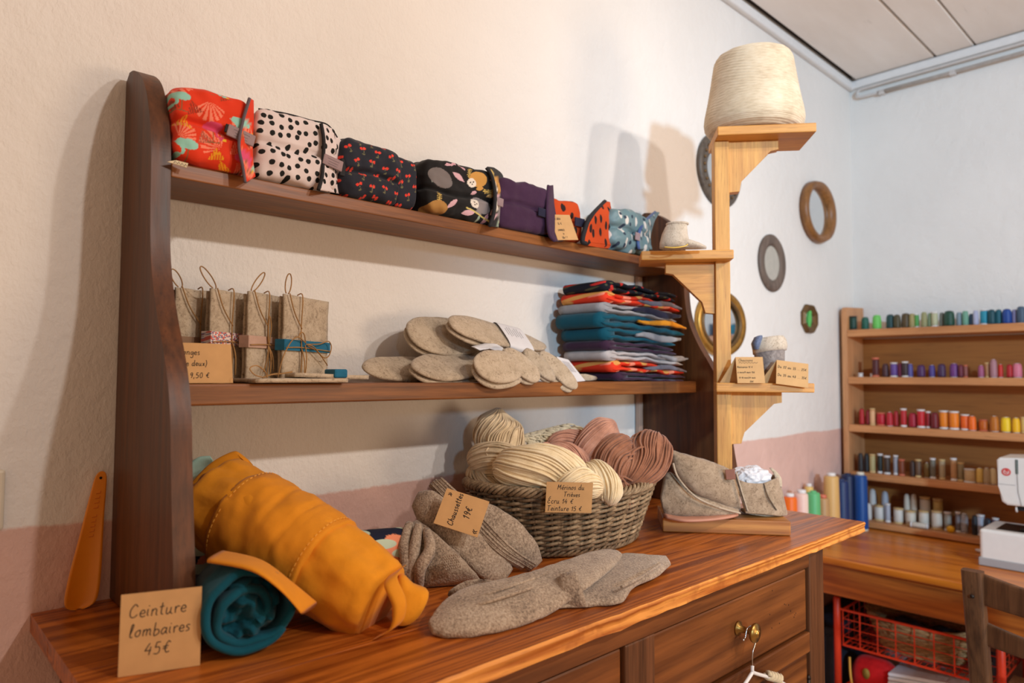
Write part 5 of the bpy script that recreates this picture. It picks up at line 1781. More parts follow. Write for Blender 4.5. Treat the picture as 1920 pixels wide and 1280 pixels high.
insole('round toed small felt insole pair hanging over the shelf edge, leftmost small one', [
    ((0.8426, -0.2000, 1.3114), (0.9743, -0.1850, 1.3204), .036, .55, -.05, .0075, 'felt_l'),
    ((0.8447, -0.1930, 1.2983), (0.9811, -0.1780, 1.3107), .036, .55, -.05, .0075, 'felt_l')], group='small felt insoles on the middle shelf')
insole('narrow small felt insole pair, second of the small ones over the shelf edge', [
    ((0.9482, -0.1650, 1.3494), (1.0098, -0.2050, 1.2890), .027, .5, .0, .0075, 'felt_l'),
    ((0.9473, -0.1580, 1.3408), (1.0044, -0.1980, 1.2846), .027, .5, .0, .0075, 'felt_l')], group='small felt insoles on the middle shelf')
insole('slim small felt insole pair, third of the small ones over the shelf edge', [
    ((1.0090, -0.1600, 1.3512), (1.0665, -0.1950, 1.2888), .021, .5, .0, .0075, 'felt'),
    ((1.0064, -0.1530, 1.3446), (1.0624, -0.1880, 1.2865), .021, .5, .0, .0075, 'felt')], group='small felt insoles on the middle shelf')
insole('small felt insole pair with white paper band, nearest the folded clothes', [
    ((1.0670, -0.1500, 1.3484), (1.1264, -0.2050, 1.2715), .022, .5, .0, .0075, 'felt_l'),
    ((1.0609, -0.1430, 1.3438), (1.1170, -0.1980, 1.2646), .022, .5, .0, .0075, 'felt_l')], group='small felt insoles on the middle shelf')
th = thing('paper_sleeve', 'white printed paper sleeve on a small felt insole beside the folded clothes', 'paper sleeve', (1.17, -0.13, SH + 0.0005))
bm = B()
q0, q1, q2, q3 = [Vector(p) for p in ((1.1299, -0.1400, 1.3407), (1.1818, -0.1300, 1.3346), (1.2009, -0.1650, 1.2859), (1.1568, -0.1750, 1.2837))]
prism(bm, [q0, q1, q2, q3], (0.004, 0.012, 0.002), 0.001)
obj('sleeve', bm, M['paper'], th, False, True)
bm = B()
loft(bm, [(Vector(p), Vector((0.012, -0.006, 0.0)), Vector((0, 0, h)), 2.6) for p, h in (((1.2264, -0.1100, 1.2953), .006), ((1.2435, -0.1250, 1.2942), .008), ((1.2647, -0.1300, 1.2917), .006))], 14)
obj('insole_end', bm, M['felt_l'], th, True, True)
for k in range(5):
    bm = B()
    a = q0.lerp(q1, 0.25 + 0.12 * k) + Vector((0, -0.0006, 0)); b = q3.lerp(q2, 0.25 + 0.12 * k) + Vector((0, -0.0006, 0))
    tube(bm, [a.lerp(b, 0.15), a.lerp(b, 0.6)], 0.0003, 4)
    obj('small_print', bm, M['grey_ink'], th, False, True)
# white band end between the two big pairs
th = thing('paper_band', 'white paper band loosely folded between the upper and lower insole pairs', 'paper band', (0.9055, -0.1400, 1.3445))
bm = B()
q = [Vector(p) for p in ((0.8816, -0.1500, 1.3532), (0.9224, -0.1450, 1.3611), (0.9516, -0.1400, 1.3622), (0.9742, -0.1350, 1.3553), (0.9682, -0.1350, 1.3462), (0.9312, -0.1400, 1.3528), (0.8986, -0.1480, 1.3474))]
prism(bm, q, (0.0, 0.010, 0.002), 0.0005)
obj('band', bm, M['paper'], th, False, True)

# ------------------------------------------------------------------ stack of folded clothes
def garment(label, z0, z1, x0, x1, mat, inner=None, seed=0, y0=-0.175, y1=-0.03, layers=2, fold='left', xs=0.0):
    """cloth folded once or twice: rounded fold at the left, wavy open edges at the right"""
    t = thing('folded_garment', label, 'folded clothes', ((x0 + x1) / 2, (y0 + y1) / 2, z0), group='folded clothes on the middle shelf')
    H = z1 - z0
    th_ = H / layers
    def sheet(za, zb, xa, xb, sd, ya, nmat, nm):
        bm = B()
        secs = []
        n = 26
        for i in range(n + 1):
            s = i / n
            x = xa + (xb - xa) * s
            zc = (za + zb) / 2 + 0.0055 * nz((x, sd, 0), 16, sd) * (0.3 + s) - 0.010 * s * s
            e = min(1, (s / 0.05) ** 0.5) if s < 0.05 else (1.0 if s < 0.94 else max(0.35, ((1 - s) / 0.06) ** 0.5))
            secs.append((Vector((x, (ya + y1) / 2, zc)), Vector((0, (y1 - ya) / 2 * (0.97 + 0.03 * e), 0)), Vector((0, 0, (zb - za) / 2 * 1.06 * max(e, 0.12))), 3.2))
        loft(bm, secs, 30, 0, True, lambda p, i, tt, c: p + Vector((0, 0.004 * nz(p, 30, sd) if p.y < -0.1 else 0, 0.0045 * nz(p, 30, sd + 4))))
        o_ = obj(nm, bm, nmat, t, True, True)
        return o_
    for k in range(layers):
        a, b = z0 + k * th_, z0 + (k + 1) * th_
        sheet(a + 0.0004, b - 0.0002, x0 + 0.004 * ((k + seed) % 2), x1 - 0.012 * ((k + seed) % 2), seed + k * 5, y0 + 0.003 * (k % 2), mat, 'folded_layer')
    if layers > 1:
        # rounded fold joining the layers
        bm = B()
        pts = [Vector((x0 + 0.010, y, (z0 + z1) / 2)) for y in np.linspace(y0 + 0.006, y1 - 0.006, 8)]
        loft(bm, [(p, Vector((0.022, 0, 0)), Vector((0, 0, H * 0.52)), 2.4) for p in pts], 18, 0, True, lambda p, i, tt, c: p + (p - c) * 0.08 * nz(p, 40, seed))
        obj('rounded_fold', bm, mat, t, True, True)
    if inner:
        bm = B()
        xa = x0 + (x1 - x0) * inner[1]
        pts = []
        n = 20
        secs = []
        for i in range(n + 1):
            s = i / n
            x = xa + (x1 + 0.004 - xa) * s
            zc = z0 + H * inner[2] + 0.003 * math.sin(s * 7 + seed) - 0.006 * s * s
            secs.append((Vector((x, y0 + 0.004, zc)), Vector((0, 0.008, 0)), Vector((0, 0, max(0.001, H * inner[3] * (math.sin(PI * min(max(s, .04), .96)) ** 0.4)))), 3.0))
        loft(bm, secs, 16, 0, True, lambda p, i, tt, c: p + Vector((0, 0, 0.002 * nz(p, 60, seed))))
        obj('visible_lining', bm, inner[0], t, True, True)
    return t
M['p_flam'] = spots('coral_red_print', (222, 58, 30), (236, 140, 112), 20, 0.28, 0.9, 'xz', (226, 160, 84))
M['p_cherry'] = spots('navy_cherry_print', (24, 26, 36), (210, 52, 46), 34, 0.2, 0.9, 'xz', (78, 78, 54))
M['g_grey'] = cloth('heather_grey_jersey', (150, 148, 150), 0.9)
M['g_lgrey'] = cloth('pale_grey_jersey', (184, 176, 174), 0.9)
M['g_plum'] = cloth('plum_cotton', (58, 32, 56), 0.85)
M['g_navy'] = cloth('ink_navy_cotton', (34, 34, 56), 0.85)
M['g_dgrey'] = cloth('slate_lining', (112, 108, 118), 0.9)
M['g_blue'] = cloth('pale_blue_lining', (120, 144, 172), 0.9)
levels = [
    ('plum folded garment at the very bottom of the clothes stack', 1.286, 1.307, 1.320, 1.600, 'g_plum', None),
    ('coral red printed folded garment, second from the bottom of the stack', 1.307, 1.334, 1.295, 1.590, 'p_flam', ('g_dgrey', .42, .45, .22)),
    ('pale grey folded garment above the lower coral one in the stack', 1.334, 1.358, 1.280, 1.598, 'g_lgrey', ('g_grey', .60, .5, .25)),
    ('plum folded garment in the middle of the stack, above the pale grey one', 1.358, 1.382, 1.275, 1.555, 'g_plum', None),
    ('teal folded garment with grey lining, lower of the two teal ones', 1.382, 1.412, 1.270, 1.565, 'teal', ('g_grey', .38, .5, .30)),
    ('teal folded garment with mustard lining, upper of the two teal ones', 1.412, 1.447, 1.250, 1.590, 'teal', ('mustard', .42, .62, .20)),
    ('heather grey folded garment with navy inside, third from the top', 1.447, 1.471, 1.260, 1.565, 'g_grey', ('g_navy', .36, .5, .40)),
    ('coral red printed folded garment, second from the top of the stack', 1.471, 1.498, 1.270, 1.570, 'p_flam', ('g_dgrey', .42, .45, .25)),
    ('navy cherry print folded garment lying on top of the stack', 1.498, 1.524, 1.275, 1.560, 'p_cherry', None),
]
for i, (lab, a, b, x0, x1, mt, inn) in enumerate(levels):
    garment(lab, a, b, x0, x1, M[mt], (M[inn[0]],) + inn[1:] if inn else None, i * 3 + 1, layers=2)

# ------------------------------------------------------------------ top shelf: folded printed cloth packets
TS = 1.6035
def wrap(label, x0, x1, h, mat, n=4.5, N=26, y0=-0.160, y1=-0.045, crease=0.5, seed=0, yaw=0.0, painter=None, wrk=0.006, tuck=0.010):
    w_, d_ = x1 - x0, y1 - y0
    t = thing('folded_wrap', label, 'folded cloth wrap', ((x0 + x1) / 2, (y0 + y1) / 2, TS), yaw, group='printed cloth wraps on the top shelf')
    def fn(q, p):
        z = q.z / h + 0.5
        k = math.exp(-((z - crease - 0.03 * math.sin(q.x * 40 + seed)) / 0.045) ** 2)
        o = wrk * nz(q, 26, seed) + wrk * 0.5 * nz(q, 60, seed + 7)
        q = q + Vector((p[0], p[1], p[2])).normalized() * o
        if p[1] < 0.2:
            q.y += tuck * k * (1 if p[1] < -0.5 else 0.5)
        q.x *= 1 - 0.02 * k
        return Vector((q.x, q.y, max(q.z + h / 2, 0.0003)))
    co, fc = pouch(w_, d_, h, n, N, fn)
    b = obj('folded_body', mesh_bm(co, fc), mat, t, True)
    if painter:
        set_print(b, painter(np.array([tuple(c) for c in co])))
    return t


def strap(par, x, z, w_, h, y, rot=0.0, mat=None, lines=True, name='snap_strap'):
    bm = B()
    m = Matrix.Translation((x, y, z)) @ Matrix.Rotation(rot, 4, 'Y')
    box(bm, (-w_ / 2, -0.0016, -h / 2), (w_ / 2, 0.0016, h / 2), 0.0008, 1, mtx=m)
    s = obj(name, bm, mat or M['grey_tape'], par)
    if lines:
        bm = B()
        for k, f in enumerate((0.2, -0.05, -0.28)):
            L = w_ * (0.30 if k == 0 else 0.24)
            tube(bm, [m @ Vector((-L, -0.0018, f * h)), m @ Vector((L, -0.0018, f * h))], 0.0003, 4)
        obj('small_print', bm, M['grey_ink'], s)
    return s


def flap(par, pts, thick, mat, lining=None, name='side_flap', painter=None):
    """cloth flap standing out from the packet: pts is a list of (inner point, outer point)"""
    bm = B()
    ra = catmull([p for p, q in pts], 6)
    rb = catmull([q for p, q in pts], 6)
    secs = []
    for i in range(len(ra)):
        tg = (ra[min(i + 1, len(ra) - 1)] - ra[max(i - 1, 0)])
        nr = tg.cross(rb[i] - ra[i])
        nr = nr.normalized() if nr.length > 1e-9 else Vector((0, 1, 0))
        secs.append(((ra[i] + rb[i]) / 2, (rb[i] - ra[i]) / 2, nr * thick, 4.0))
    loft(bm, secs, 20)
    f = obj(name, bm, mat, par, True, True)
    if painter:
        co = np.array([tuple(wmat(par) @ v.co) for v in f.data.vertices])
        set_print(f, painter(co))
    if lining:
        bm = B()
        tube(bm, ra, thick * 1.15, 6)
        obj('piping', bm, lining, f, True, True)
    return f


# motif painters (u, v in metres on the front; depth folds on over the top)
def base_arr(co, c):
    a = np.empty((len(co), 3), dtype=np.float32)
    a[:] = lin(c)
    return a
def put(a, mask, c):
    a[mask] = lin(c)
def uv(co):
    u = co[:, 0].copy()
    v = co[:, 2] + (co[:, 1] - co[:, 1].min()) * np.where(co[:, 2] > co[:, 2].max() - 0.012, 1.0, 0.0)
    return u, v
def rotm(u, v, cx, cy, a):
    x, y = u - cx, v - cy
    return x * math.cos(a) + y * math.sin(a), -x * math.sin(a) + y * math.cos(a)
def palm(a, u, v, cx, cy, r, ang, spread, col, nr=13):
    x, y = rotm(u, v, cx, cy, ang)
    th_, rr = np.arctan2(y, x), np.hypot(x, y)
    m = (np.abs(th_) < spread) & (rr < r * (0.75 + 0.25 * np.cos(th_ * 1.2))) & (rr > r * 0.08)
    put(a, m & (np.sin(th_ * nr / spread * 1.6) > -0.25), col)
def bird(a, u, v, cx, cy, s, flip, col, leg=(150, 96, 60)):
    x, y = (u - cx) * flip / s, (v - cy) / s
    put(a, (np.abs(x + 0.05) < 0.05) & (y < -0.2) & (y > -1.5), leg)
    put(a, (np.abs(y + 1.5 - 0.15 * x) < 0.06) & (x > -0.6) & (x < 0.6), leg)
    put(a, ((x / 0.85) ** 2 + ((y - 0.12 * x) / 0.48) ** 2 < 1) & (y < 0.42), col)
    nx_ = 0.62 + 0.32 * np.sin((y + 0.1) * 2.9)
    put(a, (np.abs(x - nx_) < 0.13) & (y > -0.95) & (y < 0.15), col)
    put(a, ((x - 0.72) / 0.26) ** 2 + ((y + 0.98) / 0.2) ** 2 < 1, col)
    put(a, ((x - 1.0) / 0.2) ** 2 + ((y + 1.08) / 0.11) ** 2 < 1, (236, 186, 50))
def tri(a, u, v, cx, cy, s, ang, col, hatch=True):
    x, y = rotm(u, v, cx, cy, ang)
    m = (y > -s * 0.5) & (y < s * 0.5) & (np.abs(x) < (s * 0.5 - y) * 0.62)
    if hatch:
        m &= np.sin(x / s * 34) > -0.35
    put(a, m, col)
def paint_flamingo(co):
    a = base_arr(co, (222, 56, 22))
    u, v = uv(co)
    for i, (cx, cy, r, an, sp) in enumerate(((-.012, .098, .030, -1.5, 1.1), (.052, .085, .034, -2.2, 1.0), (-.052, .036, .026, 0.8, .9), (.006, .030, .032, 2.4, 1.2), (.030, .016, .030, -.6, 1.0), (-.06, .128, .03, -.8, 1.0), (.03, .14, .03, 1.2, 1.0), (.066, .04, .028, 1.8, 1.0))):
        palm(a, u, v, cx, cy, r, an, sp, (240, 132, 104))
    for cx, cy, an, c in ((-.034, .084, .4, (150, 52, 30)), (-.044, .062, -.2, (224, 152, 36)), (-.018, .044, .3, (168, 92, 72)), (.000, .022, .1, (232, 160, 30)), (.010, .004, .5, (236, 160, 20)), (.028, .036, .2, (238, 126, 96)), (.056, .062, -.4, (240, 170, 40)), (.012, .116, .4, (150, 60, 36)), (-.062, .086, .2, (150, 60, 36)), (.062, .020, .6, (240, 130, 100))):
        tri(a, u, v, cx, cy, 0.019, an, c)
    bird(a, u, v, .036, .078, .017, -1, (150, 206, 190))
    bird(a, u, v, -.050, .098, .015, -1, (150, 206, 190))
    bird(a, u, v, -.040, .028, .017, -1, (150, 206, 190))
    bird(a, u, v, -.004, .062, .016, 1, (214, 72, 110))
    bird(a, u, v, .040, .024, .016, 1, (220, 76, 116))
    bird(a, u, v, .062, .012, .012, 1, (150, 206, 190))
    bird(a, u, v, .0, .135, .016, 1, (150, 206, 190))
    return a
def leaf(a, u, v, cx, cy, L, w_, an, c):
    x, y = rotm(u, v, cx, cy, an)
    put(a, (np.abs(x) < L) & (np.abs(y) < w_ * (1 - (x / L) ** 2)), c)
def critter(a, u, v, cx, cy, s, an, body, face=True):
    x, y = rotm(u, v, cx, cy, an)
    x, y = x / s, y / s
    put(a, (x / 1.25) ** 2 + ((y - 0.05) / 0.85) ** 2 < 1, body)
    if face:
        put(a, ((x + 0.2) / 0.5) ** 2 + ((y + 0.95) / 0.22) ** 2 < 1, body)
    if face:
        put(a, ((x + 1.0) / 0.58) ** 2 + ((y + 0.2) / 0.5) ** 2 < 1, (232, 222, 208))
        for dx in (-0.24, 0.18):
            put(a, ((x + 1.0 + dx) / 0.13) ** 2 + ((y + 0.14) / 0.08) ** 2 < 1, (60, 48, 44))
        put(a, ((x + 1.0) / 0.09) ** 2 + ((y + 0.36) / 0.07) ** 2 < 1, (60, 48, 44))
def paint_animals(co):
    a = base_arr(co, (26, 25, 26))
    u, v = uv(co)
    u, v = u * 0.84, v * 0.90
    for cx, cy, L, w_, an, c in ((-.03, .092, .012, .004, .5, (206, 160, 170)), (-.022, .098, .012, .004, 1.1, (206, 160, 170)), (-.006, .094, .011, .003, 2.3, (206, 160, 170)), (-.012, .072, .014, .005, 2.7, (214, 172, 180)), (.066, .082, .010, .003, .1, (214, 170, 178)), (-.026, .022, .013, .004, .8, (214, 172, 180)),
                              (.008, .012, .013, .005, .2, (214, 172, 180)), (.050, .008, .012, .004, 1.2, (206, 160, 170)), (.058, .052, .010, .003, .2, (200, 168, 110)), (.064, .024, .010, .003, .9, (214, 172, 180)), (.032, .004, .010, .0035, 1.3, (160, 180, 160)), (-.062, .064, .012, .004, 1.4, (150, 160, 150)), (.020, .050, .007, .003, .4, (214, 170, 178))):
        leaf(a, u, v, cx, cy, L, w_, an, c)
    for cx, cy, an in ((.012, .088, 1.3), (.052, .058, .1), (-.052, .026, 1.5), (.070, .066, .6)):
        x, y = rotm(u, v, cx, cy, an)
        put(a, (np.abs(x) < .013) & (np.abs(y) < .0008), (196, 166, 90))
        put(a, (np.abs(x) < .012) & (np.abs(y) < .0042) & (np.sin(x * 1900) > 0.1), (196, 166, 90))
    critter(a, u, v, -.048, .062, .0185, -.3, (120, 112, 110), False)
    critter(a, u, v, .030, .076, .0165, .35, (200, 146, 72))
    critter(a, u, v, .038, .030, .0165, -.25, (140, 132, 132))
    critter(a, u, v, -.052, .010, .0145, .1, (176, 130, 70), False)
    x, y = rotm(u, v, .036, .012, -.25)
    put(a, (np.abs(x) < .034) & (np.abs(y) < .0014), (206, 186, 110))
    return a


M['print'] = print_mat('printed_cotton')
# 1 flamingos
t = wrap('coral red wrap printed with flamingos and palms, leftmost on the top shelf', 0.313, 0.428, 0.118, M['print'], 7, 96, seed=3, painter=paint_flamingo)
flap(t, [(Vector((0.4165, -0.1650, 1.7208)), Vector((0.4277, -0.1500, 1.7250))), (Vector((0.4068, -0.1650, 1.6817)), Vector((0.4313, -0.1450, 1.6934))), (Vector((0.3981, -0.1750, 1.6411)), Vector((0.4284, -0.1500, 1.6576))), (Vector((0.4033, -0.1780, 1.6091)), Vector((0.4278, -0.1550, 1.6277))), (Vector((0.4062, -0.1820, 1.5846)), Vector((0.4296, -0.1600, 1.6028)))], 0.0022, M['print'], M['lining'],
     painter=lambda co: paint_flamingo(co - np.array([[0.37, -0.10, TS]])))
strap(t, 0.034, 0.056, 0.042, 0.018, -0.0635, 0.22)
strap(t, 0.0135, 0.0625, 0.006, 0.013, -0.0615, 0.22, M['black'], False, 'black_tab')
M['tag_cream'] = plain('cream_woven_tag', (224, 206, 170), 0.8, 0.02)
bm = B()
q = [Vector(p) for p in ((0.3027, -0.1630, 1.5980), (0.3271, -0.1680, 1.5936), (0.3291, -0.1680, 1.6002), (0.3140, -0.1630, 1.6027))]
prism(bm, q, (0, 0.0015, 0))
tg_ = obj('woven_tag', bm, M['tag_cream'], t, False, True)
bm = B()
mm = frame(Vector((0.3079, -0.1645, 1.5988)), Vector((0.3237, -0.1695, 1.5949)) - Vector((0.3079, -0.1645, 1.5988)), (0, 0, 1))
for k in range(4):
    tube(bm, [mm @ Vector((0.003 + k * 0.0045, -0.0004, -0.0005)), mm @ Vector((0.0042 + k * 0.0045, -0.0004, 0.003)), mm @ Vector((0.006 + k * 0.0045, -0.0004, 0.0005))], 0.0004, 4)
obj('embroidered_mark', bm, M['g_navy'], tg_, False, True)
# 2 dots
M['p_dots'] = spots('white_cotton_black_dots', (222, 208, 206), (28, 28, 26), 66, 0.27, 0.55, 'xz')
t = wrap('white wrap with black dots on the top shelf', 0.432, 0.575, 0.116, M['p_dots'], 7, 30, seed=5)
flap(t, [(Vector((0.5355, -0.1660, 1.7111)), Vector((0.5597, -0.1500, 1.7087))), (Vector((0.5403, -0.1670, 1.6852)), Vector((0.5903, -0.1350, 1.7013))), (Vector((0.5425, -0.1620, 1.6565)), Vector((0.6076, -0.1200, 1.6766))), (Vector((0.5391, -0.1660, 1.6245)), Vector((0.6001, -0.1250, 1.6435))), (Vector((0.5319, -0.1680, 1.5997)), Vector((0.5927, -0.1300, 1.6110)))], 0.003, M['p_dots'], M['black'])
strap(t, (0.5589, -0.1680, 1.6497)[0] - 0.5035, 0.048, 0.036, 0.018, -0.062, 0.2)
bm = B()
tube(bm, catmull([(-0.066, -0.046, 0.111), (-0.02, -0.049, 0.1145), (0.02, -0.049, 0.1145), (0.048, -0.048, 0.116), (0.060, -0.050, 0.108), (0.066, -0.056, 0.095)], 6), 0.0013, 6)
obj('piping', bm, M['black'], t, True)
# 3 cherries
M['p_cherry2'] = None
def paint_cherry(co):
    a = base_arr(co, (36, 39, 50))
    u, v = uv(co)
    rnd_ = random.Random(5)
    for i in range(-2, 8):
        for j in range(-1, 6):
            cx = -0.075 + i * 0.028 + (j % 2) * 0.014 + rnd_.uniform(-.003, .003)
            cy = 0.004 + j * 0.020 + rnd_.uniform(-.003, .003)
            an = rnd_.uniform(-.5, .5)
            x, y = rotm(u, v, cx, cy, an)
            put(a, (np.abs(x + 0.25 * (y - 0.002) + 0.0004) < .0005) & (y < .001) & (y > -.008), (120, 112, 84))
            put(a, (x + .0035) ** 2 + y ** 2 < .0026 ** 2, (228, 62, 48))
            put(a, (x - .0030) ** 2 + (y - .0014) ** 2 < .0027 ** 2, (236, 70, 54))
            put(a, ((x - .001) / .003) ** 2 + ((y + .009) / .0013) ** 2 < 1, (110, 108, 78))
    return a
t = wrap('dark navy wrap printed with small red cherries', 0.578, 0.705, 0.106, M['print'], 6, 84, seed=8, painter=paint_cherry, crease=0.42)
strap(t, -0.057, 0.048, 0.010, 0.03, -0.050, 0.1, M['black'], False, 'black_tab')
co, fc = pouch(0.056, 0.10, 0.098, 5, 60, lambda q, p: Vector((q.x, q.y, max(0.0004, q.z + 0.049 + 0.004 * nz(q, 30, 3)))))
co = [Vector((c.x + 0.078, c.y + 0.004, c.z)) for c in co]
e_ = obj('folded_end', mesh_bm(co, fc), M['print'], t, True)
set_print(e_, paint_cherry(np.array([tuple(c) for c in co])))
# 4 animals
t = wrap('black wrap printed with drowsy animals and leaves', 0.757, 0.935, 0.110, M['print'], 7, 110, seed=12, painter=paint_animals, crease=0.42)
flap(t, [(Vector((0.9019, -0.1600, 1.7166)), Vector((0.9398, -0.1400, 1.7267))), (Vector((0.9120, -0.1650, 1.7001)), Vector((0.9866, -0.1150, 1.7256))), (Vector((0.9147, -0.1720, 1.6644)), Vector((0.9763, -0.1300, 1.6838))), (Vector((0.9095, -0.1750, 1.6239)), Vector((0.9584, -0.1400, 1.6380))), (Vector((0.8975, -0.1760, 1.5939)), Vector((0.9422, -0.1500, 1.6025)))], 0.0035, M['print'], M['black'],
     painter=lambda co: paint_animals((co - np.array([[0.90, -0.12, TS]])) * np.array([[1, 1, 1]])))
strap(t, (0.9257, -0.1760, 1.6461)[0] - 0.846, 0.046, 0.026, 0.017, -0.068, 0.1, lines=False)
# 5 purple
M['p_purple'] = cloth('aubergine_cotton', (66, 40, 66), 0.85, 900, 0.1, 0.1, 0.4)
t = wrap('aubergine purple wrap with navy strap', 0.940, 1.098, 0.108, M['p_purple'], 7, 28, seed=15)
flap(t, [(Vector((1.0872, -0.1550, 1.7162)), Vector((1.1166, -0.1400, 1.7260))), (Vector((1.0736, -0.1650, 1.6763)), Vector((1.1202, -0.1400, 1.6927))), (Vector((1.0685, -0.1700, 1.6348)), Vector((1.1220, -0.1450, 1.6557))), (Vector((1.0732, -0.1720, 1.6025)), Vector((1.1343, -0.1500, 1.6144))), (Vector((1.0879, -0.1740, 1.5903)), Vector((1.1360, -0.1550, 1.5994)))], 0.003, M['p_purple'], M['p_purple'])
strap(t, (1.0606, -0.1680, 1.6478)[0] - 1.019, 0.046, 0.030, 0.018, -0.063, 0.05, M['g_navy'], False)
# 6 orange with black rhombs
M['p_rust'] = spots('rust_orange_black_lozenges', (198, 72, 26), (40, 26, 24), 34, 0.24, 0.6, 'xz', stretch=0.7)
t = wrap('rust orange wrap with black lozenges behind the small price card', 1.104, 1.215, 0.096, M['p_rust'], 6, 26, seed=19, y0=-0.150)
flap(t, [(Vector((1.3258, -0.1200, 1.7289)), Vector((1.3550, -0.1100, 1.7331))), (Vector((1.2161, -0.1650, 1.6639)), Vector((1.3384, -0.1300, 1.6998))), (Vector((1.1938, -0.1680, 1.6302)), Vector((1.3383, -0.1300, 1.6571))), (Vector((1.1841, -0.1700, 1.6039)), Vector((1.3298, -0.1350, 1.6233))), (Vector((1.1975, -0.1680, 1.6011)), Vector((1.3194, -0.1400, 1.6107)))], 0.005, M['p_rust'], M['black'])
strap(t, (1.1919, -0.1600, 1.6484)[0] - 1.1595, 0.047, 0.034, 0.020, -0.058, 0.0, M['g_navy'], False)
# 7 teal glossy
M['p_sage'] = spots('shiny_sage_cotton_with_strokes', (106, 132, 136), (214, 206, 196), 40, 0.2, 1.0, 'xz', (44, 58, 74), 0.38, 0.45)
t = wrap('shiny sage green wrap with pale strokes, rightmost on the top shelf', 1.315, 1.470, 0.112, M['p_sage'], 5, 34, seed=23, wrk=0.009)
M['blue_sheen'] = cloth('blue_lining_cloth', (70, 92, 140), 0.5)
flap(t, [(Vector((1.5659, -0.1000, 1.7452)), Vector((1.5931, -0.0950, 1.7476))), (Vector((1.4410, -0.1500, 1.6858)), Vector((1.5323, -0.1200, 1.7103))), (Vector((1.4069, -0.1600, 1.6438)), Vector((1.5010, -0.1300, 1.6640))), (Vector((1.4084, -0.1620, 1.6140)), Vector((1.5009, -0.1350, 1.6293)))], 0.004, M['p_sage'], M['blue_sheen'])
strap(t, (1.3981, -0.1600, 1.6506)[0] - 1.3925, 0.042, 0.018, 0.020, -0.063, 0.1, lines=False)

tl, tr, bl = Vector((1.0871, -0.1520, 1.6525)), Vector((1.1606, -0.1520, 1.6632)), Vector((1.1013, -0.1710, 1.5949))
m = frame(bl, tr - tl, tl - bl)
W, H = (tr - tl).length, (tl - bl).length
card('small kraft card among the wraps on the top shelf, partly behind the aubergine one', m, W * 0.92, H,
     [('s de bébé', 0.004, H * 0.80, 0.0032), ('16 €', 0.018, H * 0.60, 0.0034), ('LAVABLES', 0.012, H * 0.36, 0.0022), ('ie', 0.024, H * 0.22, 0.0026), ('ble ! ?', 0.018, H * 0.06, 0.0028)], r=0.00042, slant=0.05)

# ------------------------------------------------------------------ thread rack on the far wall
th = thing('thread_rack', 'wide beech thread rack full of colourful spools standing against the far wall', 'rack', (3.12, -0.49, 0.684))
XF, XB, YL, YR = 3.03, 3.2215, -0.040, -0.98
bm = B()
pts = [(XF, 0.684), (XF, 1.575), (XF + 0.012, 1.592), (XB - 0.02, 1.600), (XB, 1.600), (XB, 0.684)]
prism(bm, [(x, YL + 0.022, z) for x, z in pts], (0, -0.022, 0), 0.002)
obj('side_panel', bm, M['beech_z'], th, False, True)
bm = B()
prism(bm, [(x, YR, z) for x, z in pts], (0, -0.022, 0), 0.002)
obj('side_panel', bm, M['beech_z'], th, False, True)
bm = B(); box(bm, (3.205, YR + 0.001, 0.684), (3.2205, YL - 0.0005, 1.462)); obj('back_panel', bm, M['ply'], th, False, True)
for z in (1.4945, 1.2965, 1.0965, 0.9015):
    bm = B(); box(bm, (XF - 0.001, YR + 0.0005, z - 0.029), (3.2045, YL - 0.0003, z), 0.003)
    obj('shelf_board', bm, M['beech_y'], th, False, True)
bm = B(); box(bm, (XF - 0.018, YR + 0.0005, 0.684), (3.2045, YL - 0.0003, 0.707), 0.003)
obj('bottom_board', bm, M['beech_y'], th, False, True)

